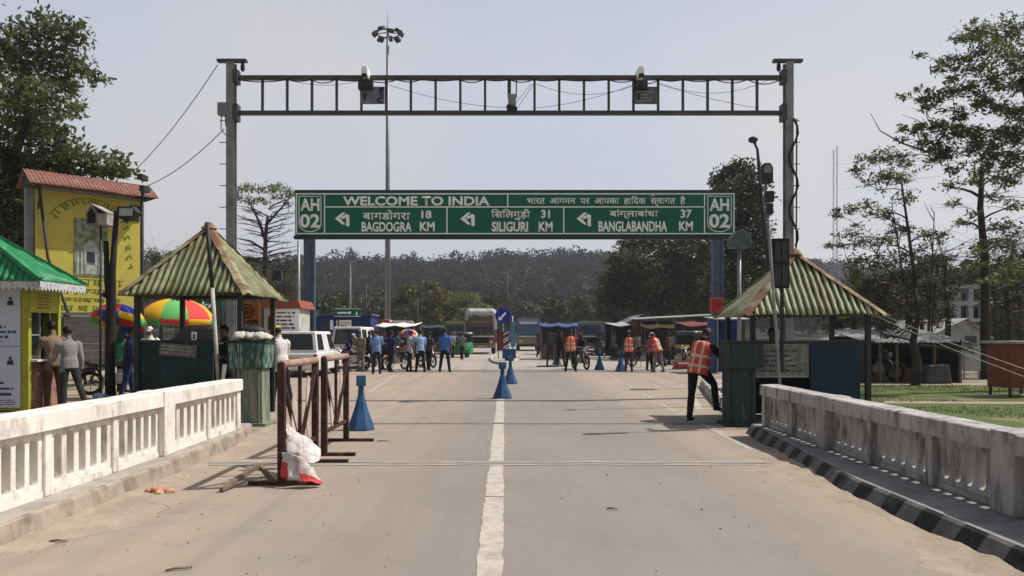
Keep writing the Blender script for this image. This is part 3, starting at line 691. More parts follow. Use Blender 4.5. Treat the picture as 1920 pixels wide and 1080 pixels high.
for k in range(9):
    a = 2 * math.pi * k / 9 + .2; T = Matrix.Translation((1.15 * math.cos(a), 1.15 * math.sin(a), gz(61 + 4 * (k % 2), YM))) @ Matrix.Rotation(a, 4, 'Z') @ Matrix.Rotation(R(35), 4, 'Y')
    m = MB(); m.box((.1, 0, 0), (.5, .6, .26), top=(.8, .8), M=T); m.build('floodlight', K['dark'], mt)

# ------------------------------------------------------------------ blue bollard cones
def cone(u, v, label, rz=0.0, drum=False):
    Y = FPX * EYE / (v - V0)
    t = thing('traffic_cone', label, 'traffic cone', (gx(u, Y), Y, .004), rz, 'blue metal cones on the road')
    m = MB(); n = 8
    m.lathe([(.235, 0), (.235, .03), (.2, .12), (.12, .33), (.055, .56), (.045, .74)], n, smooth=False); m.build('cone_body', K['cone'], t)
    m = MB(); m.box((0, 0, .80), (.155, .155, .17)); m.build('head', K['cone_head'], t, bevel=.008)
    return t
K['cone'] = mat('cone_blue', (0.03, 0.095, 0.215), 0.6, 0.3, 5, grime=(0.10, 0.15, 0.22), gscale=7, glo=.56, ghi=.75)
K['cone_head'] = mat('cone_head_blue', (0.06, 0.14, 0.26), 0.6, 0.3, 5, grime=(.02, .06, .16), gscale=9)
cone(677, 806, 'blue metal cone standing alone beside the rusty barricades', .2)
cone(942, 747, 'blue cone on the centre line, the nearer of the pair', .3)
cone(957, 720, 'blue cone on the centre line, the farther of the pair', .1)
cone(1124, 694, 'dark blue cone between the motorcyclist and a man in an orange vest', .5)
cone(1164, 696, 'blue cone right beside the feet of the middle orange vest man', .2)
cone(1044, 684, 'dark blue cone beside the black steel stand barrier', .4)

# ------------------------------------------------------------------ island signs
YI = 44.0; t = thing('keep_left_sign', 'round blue sign with white diagonal arrow on a post over the median', 'road sign', (gx(943, YI), YI, .14))
def iz(v): return gz(v, YI) - .14
m = MB(); m.tube([(0, .04, 0), (0, .04, iz(580))], .04, 8); m.build('post', K['steel'], t)
T = Matrix.Translation((0, -.01, iz(592))) @ Matrix.Rotation(R(90), 4, 'X')
m = MB(); m.lathe([(.45, -.012), (.45, .012)], 32, smooth=False, M=T); m.build('disc', mat('sign_blue', (.012, .03, .32), .4, .1, 3), t)
m = MB(); d = .11
m.slab([(-.22, -.026, iz(592) - .17), (-.13, -.026, iz(592) - .24), (.2, -.026, iz(592) + .14), (.12, -.026, iz(592) + .22)], .006); m.slab([(-.27, -.026, iz(592) - .27), (-.02, -.026, iz(592) - .24), (-.24, -.026, iz(592) - .02)], .009)
m.build('arrow', K['letter'], t)
t = thing('hazard_marker_board', 'dark board with red and white diagonal stripes below the round blue sign', 'sign', (gx(943, 43.6), 43.6, .14))
m = MB(); m.box((0, 0, gz(639, 43.6) - .14), (.72, .03, 1.06)); m.build('board_panel', K['dark'], t, bevel=.01)
m = MB(); zc = gz(639, 43.6) - .14
for k in range(-3, 4):
    for s_, w_ in ((-.33, .30), (.03, .30)):
        z_ = zc + k * .15
        m.slab([(s_, -.018, z_ - .13), (s_ + w_, -.018, z_ + .05), (s_ + w_, -.018, z_ + .11), (s_, -.018, z_ - .07)], .004, 1 if s_ < 0 or k % 3 == 2 else 0)
m.build('stripes', [K['letter'], K['red']], t)
for s in (-1, 1):
    m = MB(); m.box((s * .27, .04, .5), (.05, .05, 1.0)); m.build('leg', K['dark'], t)
t = thing('blue_box_stand', 'blue box on a dark pedestal beside the striped marker board on the median', 'box', (gx(955, 41), 41, .14))
m = MB(); m.box((0, 0, gz(663, 41) - .14), (.72, .6, .52)); m.build('box_body', K['blue'], t, bevel=.02)
m = MB(); m.box((0, 0, .12), (.5, .45, .30)); m.build('pedestal', K['dark'], t)
t = thing('blue_banner_post', 'narrow pale blue banner on a post behind the striped marker board', 'banner', (gx(961, 47), 47, .14))
m = MB(); m.tube([(0, 0, 0), (0, 0, 2.6)], .035, 8); m.build('post', K['steel'], t)
m = MB(); m.box((.03, -.05, 1.45), (.3, .02, 1.6)); m.build('banner_cloth', mat('sky_blue_cloth', (.12, .26, .42), .8, .3, 3), t)

# ------------------------------------------------------------------ barricades
K['barr'] = mat('maroon_steel', (0.055, 0.022, 0.02), 0.6, 0.4, 5, grime=(0.16, 0.085, 0.06), gscale=7)
K['barr_top'] = mat('pinkish_worn_rail', (0.42, 0.27, 0.21), 0.8, 0.35, 5, grime=(.2, .08, .05), gscale=6)
K['barr_plate'] = mat('dusty_white_plate', (0.55, 0.47, 0.41), 0.8, 0.3, 4, grime=(.3, .2, .15), gscale=6)
def barricade(y0, y1, x, label):
    t = thing('road_barricade', label, 'barricade', (x, y0, .004), 0, 'rusty steel barricades in a row'); L_ = y1 - y0
    for y in (0, L_):
        m = MB(); m.box((0, y, .63), (.075, .075, 1.26)); m.build('post', K['barr'], t, bevel=.006)
        m = MB(); m.box((.03, y, .02), (.74, .07, .04)); m.build('foot', K['barr'], t, bevel=.004)
    m = MB(); m.tube([(0, -.02, 1.24), (0, L_ + .02, 1.24)], .042, 10); m.build('top_rail', K['barr_top'], t)
    m = MB(); m.bar((0, .04, .30), (0, L_ - .04, .30), .045); m.build('bottom_rail', K['barr'], t)
    m = MB(); m.bar((-.012, .05, 1.12), (-.012, L_ * .48, .34), .04).bar((.012, L_ - .05, 1.15), (.012, L_ * .5, .34), .04).bar((0, L_ * .5, .30), (0, L_ * .5, 1.22), .035); m.build('brace', K['barr'], t)
    for yc, w, h, z in ((L_ * .33, .2, .62, .62), (L_ * .76, .17, .7, .72)):
        m = MB(); m.prism([(yc + w / 2 * math.cos(a) * (1 if abs(math.sin(a)) < .8 else .8), z + h / 2 * math.sin(a)) for a in [2 * math.pi * k / 20 for k in range(20)]], -.006, .006, 'X'); m.build('plate', K['barr_plate'], t)
    return t
barricade(7.7, 9.04, -2.33, 'rusty maroon barricade with torn banner, the nearer of the two')
barricade(9.56, 10.86, -2.35, 'rusty maroon barricade without banner, the farther of the two')
# torn plastic banner on the near barricade
def cloth(name, rows, mats, nsub=5, seed=1, wr=.03, mifun=None, parent=None):
    """draped sheet through a grid of 3-D control points (list of rows), wrinkled"""
    from mathutils import noise
    P = np.array(rows, float); r, c = P.shape[:2]; nr, nc = (r - 1) * nsub, (c - 1) * nsub; V = []
    for i in range(nr + 1):
        a = i / nsub; i0 = min(int(a), r - 2); fa = a - i0; fa = fa * fa * (3 - 2 * fa) * .5 + fa * .5
        for j in range(nc + 1):
            b = j / nsub; j0 = min(int(b), c - 2); fb = b - j0; fb = fb * fb * (3 - 2 * fb) * .5 + fb * .5
            p = (P[i0, j0] * (1 - fa) + P[i0 + 1, j0] * fa) * (1 - fb) + (P[i0, j0 + 1] * (1 - fa) + P[i0 + 1, j0 + 1] * fa) * fb
            k = noise.noise_vector(Vector(p) * 7 + Vector((seed, 0, 0))) * wr + noise.noise_vector(Vector(p) * 18 + Vector((seed, 5, 0))) * wr * .4
            V.append((p[0] + k.x, p[1] + k.y, max(.012, p[2] + k.z)))
    mb = MB()
    for i in range(nr):
        for j in range(nc):
            a = i * (nc + 1) + j; mi = mifun(i / nr, j / nc) if mifun else 0
            mb.add([V[a], V[a + 1], V[a + nc + 2], V[a + nc + 1]], [(0, 1, 2, 3)], mi, True)
    return mb.build(name, mats, parent, solid=.003)
K['plastic'] = mat('torn_plastic', (.60, .57, .55), .5, .3, 7, grime=(.40, .29, .26), gscale=8, glo=.5, ghi=.62)
K['plastic_red'] = mat('torn_plastic_red', (.55, .05, .05), .6, .3, 6)
bx = -2.33
def P3(u, v, y): return tuple(at(u, v, y))
t = thing('torn_banner', 'torn white and red plastic banner crumpled against the nearer barricade', 'banner', (0, 0, 0))
cloth('upper_flap', [[P3(536, 790, 7.78), P3(545, 797, 7.9), P3(556, 808, 8.05), P3(570, 818, 8.2)], [P3(537, 812, 7.70), P3(558, 818, 7.78), P3(578, 828, 7.9), P3(600, 842, 8.05)], [P3(538, 838, 7.66), P3(560, 838, 7.70), P3(582, 846, 7.78), P3(603, 856, 7.9)], [P3(540, 862, 7.62), P3(556, 862, 7.60), P3(572, 866, 7.66), P3(588, 872, 7.72)]], [K['plastic']], 7, 2, .04, None, t)
cloth('lower_flap', [[P3(532, 846, 7.66), P3(546, 850, 7.60), P3(560, 856, 7.58), P3(574, 868, 7.6), P3(586, 878, 7.66)], [P3(531, 872, 7.62), P3(544, 876, 7.58), P3(562, 878, 7.54), P3(582, 886, 7.56), P3(600, 896, 7.62)], [P3(530, 894, 7.58), P3(545, 898, 7.52), P3(564, 902, 7.48), P3(584, 906, 7.5), P3(602, 908, 7.56)]], [K['plastic'], K['plastic_red']], 7, 4, .035, lambda a, b: 1 if (b < .2 and a > .35) or (a > .62 and b > .45) else 0, t)
# black stand barrier across the far lane
t = thing('stand_barrier', 'black steel stand barrier on a flat foot across the far lane', 'barrier', (gx(1026, 36), 36, .004))
for x in (0, .5):
    m = MB(); m.box((x, x * 1.2, .85), (.09, .09, 1.7)); m.build('post', K['dark'], t)
    m = MB(); m.box((x, x * 1.2, .03), (1.0, .14, .06)); m.build('foot', K['dark'], t)
m = MB(); m.bar((0, 0, 1.64), (.5, .6, 1.6), .06).bar((0, 0, .5), (.5, .6, .5), .05)
for k in range(1, 5): m.bar((k * .1, k * .12, .5), (k * .1, k * .12, 1.6), .03)
m.build('rails', K['dark'], t)
t = thing('plastic_barrier', 'low red and white plastic barrier lying beside parked motorcycles', 'barrier', (gx(1283, 34), 34, .004), .15)
m = MB(); m.prism([(-.55, 0), (.55, 0), (.5, .12), (.46, .36), (-.46, .36), (-.5, .12)], -.12, .12); m.build('barrier_body', mat('faded_red_plastic', (.52, .09, .07), .5, .3, 4), t, bevel=.02)
m = MB(); m.box((0, -.123, .26), (.7, .008, .07)); m.build('band', K['letter'], t)
# ------------------------------------------------------------------ sentry huts
K['tin_ridge'] = mat('faded_green_tin', (0.41, 0.43, 0.27), 0.7, 0.2, 2, grime=(0.23, 0.19, 0.09), gscale=3, glo=.52, ghi=.72)
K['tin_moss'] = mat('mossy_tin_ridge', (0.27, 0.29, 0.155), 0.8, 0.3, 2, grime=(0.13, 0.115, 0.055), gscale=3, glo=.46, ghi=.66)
K['tin_valley'] = mat('mossy_shaded_tin', (0.075, 0.09, 0.036), 0.85, 0.4, 4, grime=(0.10, 0.065, 0.035), gscale=4)  # moss and dirt, plus the valleys' shade painted into the colour
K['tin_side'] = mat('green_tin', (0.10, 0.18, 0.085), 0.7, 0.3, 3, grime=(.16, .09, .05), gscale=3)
K['hip_rust'] = mat('rusted_hip_sheet', (0.20, 0.10, 0.055), 0.8, 0.4, 4, grime=(.30, .28, .17), gscale=3, glo=.47, ghi=.6)
def hut(label, x0, x1, y0, y1, ze, zp, rusty):
    cxx, cyy = (x0 + x1) / 2, (y0 + y1) / 2; t = thing('sentry_hut', label, 'hut', (cxx, cyy, 0)); a, b = (x1 - x0) / 2, (y1 - y0) / 2
    m = MB(); C = [(-a, -b, ze), (a, -b, ze), (a, b, ze), (-a, b, ze)]; P = (0, 0, zp)
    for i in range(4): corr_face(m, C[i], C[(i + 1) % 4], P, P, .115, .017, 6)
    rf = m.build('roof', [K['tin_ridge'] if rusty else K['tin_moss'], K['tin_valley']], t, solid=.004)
    m = MB()
    for c in C:
        c = Vector(c); p = Vector(P); d = (p - c); n = 10; q = random.Random(int(c.x * 9))
        ring = []
        side = Vector((-d.y, d.x, 0)).normalized()
        for i in range(n + 1):
            o = c + d * (i / n) + Vector((0, 0, .028 + q.uniform(-.004, .006))); w = .10 + q.uniform(-.02, .02)
            ring.append([o - side * w - Vector((0, 0, .05)), o, o + side * w - Vector((0, 0, .05)), o + side * w - Vector((0, 0, .056)), o - Vector((0, 0, .008)), o - side * w - Vector((0, 0, .056))])
        m.loft(ring)
    m.lathe([(.16, zp - .06), (.05, zp + .05), (.01, zp + .07)], 8, smooth=False); m.build('ridge_cap', K['hip_rust'], rf)
    m = MB(); i = .22
    for q0, q1 in ((0, 1), (1, 2), (2, 3), (3, 0)):
        A, B = Vector(C[q0]), Vector(C[q1]); f = lambda p: Vector((p.x * (a - i) / a, p.y * (b - i) / b, ze + .05))
        m.bar(f(A), f(B), .07)
    for c in C: m.bar((c[0] * (a - i) / a, c[1] * (b - i) / b, ze + .06), (0, 0, zp - .1), .05)
    m.build('roof_frame', K['dark'], t)
    for c in C:
        m = MB(); m.box((c[0] * (a - i) / a, c[1] * (b - i) / b, ze / 2 + .02), (.08, .08, ze + .04)); m.build('post', K['dark'], t)
    return t, a, b
# left hut
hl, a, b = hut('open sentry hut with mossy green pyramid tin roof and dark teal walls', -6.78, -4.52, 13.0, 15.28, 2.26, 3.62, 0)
for (x0, x1, y0, y1) in ((-.93, .42, -.90, -.86), (-.95, -.91, -.84, .9), (-.9, .9, .88, .92)):
    m = MB(); m.box(((x0 + x1) / 2, (y0 + y1) / 2, .72), (x1 - x0, y1 - y0, 1.40)); m.build('wall_sheet', K['teal'], hl)
m = MB(); m.box((-.26, -.89, 1.44), (1.38, .08, .04)); m.build('wall_rail', K['dark'], hl)
m = MB(); m.box((-.25, -.6, 1.40), (1.3, .5, .04)); m.build('counter', K['wood'], hl)
# things on and around the left hut
t = thing('notice_board', 'grey printed board hanging crooked on the teal hut wall', 'notice board', (-5.82, 13.19, 1.28))
m = MB(); m.box((0, 0, 0), (.66, .02, .22)); m.build('board_panel', mat('grey_print_board', (.16, .16, .155), .7, .4, 9), t).rotation_euler.y = R(5)
m = MB(); scribble(m, -.30, .29, -.09, .09, 3, -.014, 4); m.build('lettering', mat('faint_print', (.30, .30, .29), .7), t).rotation_euler.y = R(5)
t = thing('plank_stack', 'grey planks laid along the top of the teal hut counter', 'planks', (-5.7, 13.5, 1.42))
for k in range(3):
    m = MB(); m.box((.02 * k, .04 * k, .04 + .08 * k), (.72 - .05 * k, .09, .075)); m.build('plank', mat('grey_plank', (.11, .105, .10), .85, .35, 9), t, bevel=.004)
t = thing('paper_card', 'small white card with a dark mark beside the grey planks', 'card', (gx(364, 13.4), 13.4, 1.42)); m = MB(); m.box((0, 0, .1), (.1, .012, .17)); m.build('card_sheet', K['letter'], t); m = MB(); m.box((0, -.009, .1), (.03, .006, .08)); m.build('print', K['ink'], t)
m = MB(); p0, p1, p2 = at(388, 417, 12.8), at(398, 540, 12.8), Vector((gx(415, 12.7), 12.7, .0)); m.tube([p0, p1], [.04, .036], 8, 0).tube([p1, p1.lerp(p2, .5), p2], [.036, .034, .034], 8, 1)
tag(m.build('leaning_pole', [K['dark'], mat('pale_pole', (.48, .46, .42), .8, .4, 5)]), 'dark and pale pole leaning up past the peak of the mossy hut roof', 'pole')
m = MB(); m.tube([(0, 0, 0), (.05, .0, .35), (.02, .02, .7), (.06, 0, .95)], [.035, .05, .03, .045], 8); m.ball((.03, 0, .5), (.06, .05, .06), 8, 6)
tag(m.build('rolled_cloth', K['cloth_white'], None, (gx(415, 12.6), 12.6, .1)), 'rolled white cloth tied to the foot of the leaning pole', 'cloth')
# roadside cabinets
def cabinet(label, x, y, z, body, top, flip=1):
    t = thing('sentry_cabinet', label, 'cabinet', (x, y, 0))
    m = MB(); m.box((0, 0, .49), (.46, .44, .98), top=(.94, .94)); m.box((0, 0, .03), (.62, .56, .06)); m.build('cabinet_body', body, t, bevel=.012)
    for k in (-1, 1):
        m = MB(); m.box((k * .17, -.235, .5), (.03, .02, .9)); m.build('batten', body, t)
    m = MB(); m.box((-.03 * flip, 0, 1.20), (.58, .54, .44), top=(1.08, 1.05)); m.build('top_box', top, t, bevel=.012)
    m = MB(); m.box((-.03 * flip, 0, 1.435), (.68, .62, .03)); m.build('shelf', K['dark'], t)
    return t
K['cab_green'] = mat('streaked_green_paint', (.17, .20, .145), .75, .3, 5, stretch=(3, 3, .4), grime=(.30, .28, .22), gscale=4, glo=.45, ghi=.62, col2=(.07, .12, .085))
K['cab_top'] = mat('dark_green_paint', (.035, .10, .075), .6, .3, 5, stretch=(3, 3, .6), grime=(.26, .31, .28), gscale=7, glo=.50, ghi=.58)
K['cab_dark'] = mat('dark_streaked_paint', (.035, .05, .05), .7, .4, 5, stretch=(3, 3, .4), grime=(.10, .13, .13), gscale=5, glo=.54, ghi=.7)
cabinet('green streaked metal cabinet with white sacks on top at the road edge', -4.38, 12.85, 0, K['cab_green'], K['cab_top'])
cabinet('dark grey-green cabinet on which the man in the orange vest leans', 3.98, 12.85, 0, K['cab_dark'], K['cab_dark'], -1)
K['sackw'] = mat('dirty_white_sack', (.55, .54, .46), .85, .3, 7, grime=(.33, .31, .26), gscale=9)
q = random.Random(2)
for i, (dx, lab) in enumerate(((-.24, 'white sack beside the dark bundle on the green cabinet'), (0, 'white sack in the middle of the green cabinet top'), (.24, 'white sack at the road end of the green cabinet top'))):
    m = MB(); m.ball((0, 0, .06), (.135, .24, .075), 28, 18)
    o = m.build('sack', K['sackw'], None, (-4.41 + dx * .78, 12.85, 1.452), q.uniform(-.3, .3)); tag(o, lab, 'sack')
    from mathutils import noise as _n
    for v in o.data.vertices: k_ = _n.noise_vector(v.co * 11 + Vector((i * 3, 0, 0))); v.co += Vector((k_.x * .05, k_.y * .05, k_.z * .045)); v.co.z = max(v.co.z, 0)
m = MB(); m.ball((0, 0, .06), (.22, .14, .09), 12, 8); tag(m.build('dark_bundle', K['dark'], None, (-4.45, 13.02, 1.56)), 'dark cloth bundle lying over the white sacks', 'bundle')

# orange poster and white poster behind the hut
YP = 15.45
t = thing('flex_poster', 'orange poster with a round dark emblem hanging behind the teal hut', 'poster', (gx(466, YP), YP, gz(588, YP)))
w = lambda p: p * YP / FPX
m = MB(); m.box((0, 0, 0), (w(42), .015, w(44))); m.build('poster_sheet', mat('orange_flex', (.42, .14, .035), .6, .2, 4, col2=(.48, .22, .08)), t)
m = MB(); P = [(-w(5) + w(13) * math.cos(k * math.pi / 12), -.012, w(5) + w(13) * math.sin(k * math.pi / 12)) for k in range(25)]; m.tube(P, w(1.3), 5)
for pts in (((-10, 8), (-4, 12), (1, 9)), ((-9, 2), (-4, 6), (2, 2)), ((-7, -2), (-4, 2), (-1, -2)), ((-11, 5), (-9, 0))): m.tube([(w(x), -.012, w(z)) for x, z in pts], w(1.1), 5)
m.build('emblem', mat('maroon_print', (.10, .02, .015), .7), t)
text('TN PAPE', w(7), w(36), K['dark'], t, (0, -.012, -w(15.5)), 0, .04, .004)
t = thing('white_poster', 'torn white paper poster below the orange one behind the hut', 'poster', (gx(466, YP), YP, gz(624, YP)))
m = MB(); m.prism([(-w(21), w(11)), (w(21), w(11)), (w(21), -w(8)), (w(8), -w(10)), (w(2), -w(4)), (-w(8), -w(9)), (-w(20), -w(12))], -.006, .006); m.build('poster_sheet', K['letter'], t)
m = MB(); m.box((w(12), -.009, w(3)), (w(14), .005, w(11))); scribble(m, -w(19), w(3), -w(1), w(9), 5, -.009, 5, .4); m.build('print', mat('grey_blue_print', (.30, .33, .42), .7), t)

# booth with red roof and notice wall
YB = 30.0; t = thing('notice_booth', 'white booth with red tin roof and a board of black printed lines', 'booth', (gx(528, YB), YB, 0)); w = lambda p: p * YB / FPX; z = lambda v: gz(v, YB)
m = MB(); m.box((0, .8, z(577) / 2), (w(66), 1.6, z(577))); m.build('wall', mat('cream_wall', (.50, .48, .42), .85, .2, 3, grime=(.3, .3, .22), gscale=3), t)
m = MB(); m.prism([(-w(36), z(578)), (w(40), z(578)), (w(34), z(563)), (-w(34), z(563))], -.25, 1.9); m.build('roof', mat('red_tin', (.30, .085, .055), .75, .3, 4), t)
m = MB(); m.box((w(10), -.02, z(610)), (w(46), .03, w(62))); bd = m.build('board_panel', K['letter'], t)
m = MB(); scribble(m, w(-9), w(28), z(640), z(583), 8, -.042, 8, .5, .25); m.build('lettering', K['ink'], bd)
m = MB(); m.box((-w(22), -.01, z(606)), (w(7), .02, w(26))); m.build('window', K['glass'], t)

# ------------------------------------------------------------------ kiosk at the left edge
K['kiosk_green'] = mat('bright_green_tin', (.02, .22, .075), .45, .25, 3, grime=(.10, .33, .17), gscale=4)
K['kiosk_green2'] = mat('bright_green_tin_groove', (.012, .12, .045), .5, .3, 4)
K['kiosk_yellow'] = mat('olive_yellow_paint', (.36, .36, .035), .6, .2, 3, grime=(.25, .26, .03), gscale=4)
kx0, kx1, ky0, ky1 = -12.7, -9.66, 15.05, 16.1
t = thing('help_desk_kiosk', 'kiosk with bright green tin roof, white fretwork fascia and a tall printed poster', 'kiosk', ((kx0 + kx1) / 2, 15.5, 0)); hx = (kx1 - kx0) / 2
C = [(-hx - .5, -.95, 2.60), (hx + .55, -.95, 2.60), (hx + .55, .62, 2.60), (-hx - .5, .62, 2.60)]; m = MB()
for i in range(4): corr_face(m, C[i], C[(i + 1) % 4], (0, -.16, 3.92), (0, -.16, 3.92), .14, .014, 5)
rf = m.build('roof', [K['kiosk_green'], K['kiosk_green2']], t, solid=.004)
m = MB()
for c in C: m.bar(Vector(c) + Vector((0, 0, .03)), (0, -.16, 3.95), .09)
m.build('ridge_cap', K['kiosk_green'], rf)
m = MB()                                                        # scalloped fascia
def scallop(L_, n=None):
    n = n or int(L_ / .11); P = [(0, 0), (L_, 0)]
    for k in range(n, 0, -1): P += [(L_ * k / n, -.11), (L_ * (k - .5) / n, -.19)]
    return P + [(0, -.11)]
m.prism([(x - hx - .5, zz + 2.60) for x, zz in scallop(2 * hx + 1.05)], -.95, -.935)
m.prism([(y - .935, zz + 2.60) for y, zz in scallop(1.55)], hx + .535, hx + .55, 'X')
m.build('fascia', mat('white_fretwork', (.55, .55, .56), .7, .2, 9, grime=(.25, .26, .27), gscale=14, glo=.5, ghi=.6), t)
m = MB(); m.box((-.02, -.435, 1.27), (2 * hx - .2, .03, 2.5)).box((-hx + .02, .08, 1.27), (.04, 1.0, 2.5)).box((0, .59, 1.27), (2 * hx, .03, 2.5)); m.build('wall', K['kiosk_yellow'], t)
for x, y in ((hx - .06, -.42), (hx - .05, .56), (-hx + .06, -.42)):
    m = MB(); m.box((x, y, 1.28), (.14, .1, 2.54)); m.build('corner_post', K['kiosk_yellow'], t)
m = MB(); m.box((hx, .07, 2.24), (.03, .98, .46)); sgn = m.build('shop_sign', mat('yellow_sign', (.50, .44, .06), .6, .15, 4), t)
T = Matrix.Translation((hx + .017, .07, 0)) @ Matrix.Rotation(R(90), 4, 'Z'); m = MB(); scribble(m, -.26, .26, 2.08, 2.40, 5, -.002, 9, .5, .3, 0, T); m.build('lettering', mat('olive_print', (.22, .17, .03), .7), sgn)
m = MB(); m.box((hx - .02, .07, .52), (.04, .88, 1.0)); m.build('counter_front', mat('maroon_panel', (.20, .075, .06), .7, .35, 4, col2=(.35, .20, .15)), t)
m = MB(); m.box((hx + .02, .07, 1.03), (.26, .94, .04)); m.build('counter_top', K['white'], t)
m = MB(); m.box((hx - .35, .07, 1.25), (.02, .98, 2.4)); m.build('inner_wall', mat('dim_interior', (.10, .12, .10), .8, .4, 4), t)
m = MB(); m.bar((hx, -.1, 1.05), (hx, -.1, 2.0), .03).bar((hx, .25, 1.05), (hx, .25, 2.0), .03).bar((hx, -.38, 1.55), (hx, -.1, 1.55), .03); m.build('window_frame', K['steel'], t)
kp = thing('printed_poster', 'tall bluish white poster with icons and small blue print on the kiosk', 'poster', (-10.62, 15.02, 1.30))
K['kposter'] = mat('bluish_poster', (.50, .55, .66), .5, .08, 3); K['kprint'] = mat('navy_small_print', (.05, .07, .22), .6)
m = MB(); m.box((0, 0, 0), (1.64, .02, 2.42)); m.build('poster_sheet', K['kposter'], kp)
m = MB(); m.box((0, -.012, .02), (1.64, .004, .012))
for z0 in (1.15, -.06): scribble(m, -.74, .5, z0 - .10, z0 - .05, 1, -.013, 3)
m.build('divider', K['kprint'], kp)
m = MB(); q = random.Random(6)
for zt in (.92, -.28):
    for r_ in range(2):
        for x in (-.5, -.1, .3, .62):
            if r_ == 1 and x > .5: continue
            zc = zt - r_ * .27; m.ball((x, -.012, zc + .06), (.035, .006, .035), 8, 6); m.prism([(x - .07, zc - .07), (x + .07, zc - .07), (x + .05, zc + .02), (x - .05, zc + .02)], -.016, -.01)
m.build('icons', K['ink'], kp)
m = MB(); scribble(m, -.76, .74, .16, .46, 3, -.013, 10, .6, .25); scribble(m, -.76, .72, .06, .14, 2, -.013, 11, .5); scribble(m, -.5, .7, -1.0, -.66, 3, -.013, 12, .62, .3); scribble(m, -.76, .74, -1.17, -1.04, 3, -.013, 13, .45, .1)
m.build('lettering', K['kprint'], kp)

# ------------------------------------------------------------------ yellow billboard
bl, br = Vector((-15.0, 23.7, 0)), Vector((-12.82, 26.0, 0)); bd = br - bl; Lb = bd.length; rz = math.atan2(bd.y, bd.x)
bb = thing('temple_billboard', 'tall yellow painted billboard under a narrow rusty tin roof', 'billboard', (bl + br) / 2, rz)
K['bill'] = mat('billboard_yellow', (.50, .43, .075), .6, .12, 2, grime=(.38, .34, .09), gscale=2.5)
K['billgreen'] = mat('billboard_green_print', (.17, .20, .03), .7, .3, 6)
hb = Lb / 2
m = MB(); m.box((0, 0, 4.22), (Lb, .08, 3.95)); m.build('board_panel', K['bill'], bb)
for z_ in (2.2, 6.24): m = MB(); m.box((0, .02, z_), (Lb + .1, .12, .1)); m.build('rail', K['steel'], bb)
m = MB(); Lr = hb + .35
A = [(-Lr, -.8, 6.25), (Lr, -.8, 6.25), (Lr, .8, 6.25), (-Lr, .8, 6.25)]
corr_face(m, A[0], A[1], (-Lr, 0, 6.78), (Lr, 0, 6.78), .12, .015, 2, (0, 0)); corr_face(m, A[2], A[3], (Lr, 0, 6.78), (-Lr, 0, 6.78), .12, .015, 2, (0, 0))
m.build('roof', mat('brown_red_tin', (.24, .10, .075), .7, .25, 3, grime=(.34, .22, .17), gscale=3), bb, solid=.005)
for s in (-1, 1): m = MB(); m.slab([(s * (Lr - .1), -.72, 6.24), (s * (Lr - .1), .72, 6.24), (s * (Lr - .1), 0, 6.72)], .03); m.build('gable_end', K['dark'], bb)
for s in (-1, 1):
    m = MB(); m.box((s * (hb + .1), .28, 3.2), (.22, .22, 6.4)); m.build('post', mat('galvanised_post', (.25, .26, .28), .5, .3, 2) if s < 0 else K['dark'], bb)
    m = MB(); m.bar((s * (hb + .05), -.05, 6.2), (s * (hb + .05), -.75, 6.25), .05).bar((s * (hb - .05), -.4, 6.2), (s * (hb - .1), .2, 5.2), .05); m.build('bracket', K['dark'], bb)
m = MB(); m.box((.02, -.055, 4.45), (1.0, .02, 1.9)); pic = m.build('picture_panel', mat('grey_green_picture', (.26, .28, .22), .7, .5, 5, col2=(.10, .13, .06), lo=.42, hi=.56), bb)
m = MB(); q = random.Random(4)                                  # plain temple-like shape, no particular design
for x in (-.38, -.26, -.16, .17, .28, .4): m.box((x, -.068, 3.95), (.07, .012, .8))
m.prism([(-.22, 4.3), (.24, 4.3), (.2, 4.55), (0, 4.68), (-.2, 4.55)], -.075, -.062); m.box((.0, -.068, 3.72), (.4, .012, .3))
m.build('temple_shape', mat('pale_stone_print', (.42, .43, .40), .7, .35, 8), pic)
m = MB(); m.box((.02, -.08, 4.15), (.22, .012, .32)); m.build('doorway_shape', K['ink'], pic)
m = MB()                                                        # arched faded lettering, unreadable
def glyph(mb, w, h, T, th=.02):
    mb.box((0, 0, h / 2), (w * .95, .006, th), M=T)
    for _ in range(q.randint(1, 2)): x = q.uniform(-w * .35, w * .35); mb.bar((x, 0, h / 2), (x + q.uniform(-.02, .02), 0, q.uniform(-h / 2, -h * .2)), th, M=T)
    c_, r_ = (q.uniform(-w * .2, w * .2), q.uniform(-h * .25, h * .1)), q.uniform(.16, .28) * w; a0 = q.uniform(0, 6)
    mb.tube([(c_[0] + r_ * math.cos(a0 + k * .8), 0, c_[1] + r_ * math.sin(a0 + k * .8)) for k in range(6)], th * .55, 4, M=T)
for k in range(15):
    a = R(150 - k * 8.6); x, z_ = 1.2 * math.cos(a), 4.9 + 1.05 * math.sin(a)
    glyph(m, .19, .24, Matrix.Translation((x, -.05, z_)) @ Matrix.Rotation(R(90) - a, 4, 'Y'), .026)
for r_, (zc, hh, xe) in enumerate(((2.42, .17, 1.2), (2.70, .13, .9), (2.98, .17, 1.25), (3.28, .22, 1.1))):
    x = -1.0 + .15 * r_
    while x < xe:
        ww = hh * q.uniform(.7, 1.1); glyph(m, ww, hh, Matrix.Translation((x, -.046, zc)), .018); x += ww * 1.02 + (.12 if q.random() < .2 else 0)
for k in range(5): glyph(m, .17, .2, Matrix.Translation((1.1 + .03 * k, -.05, 5.2 - .33 * k)) @ Matrix.Rotation(R(62), 4, 'Y'), .022)
m.build('lettering', K['billgreen'], bb)
m = MB(); m.box((hb - .18, -.06, 5.75), (.3, .03, .55)); m.build('dark_emblem', K['ink'], bb)
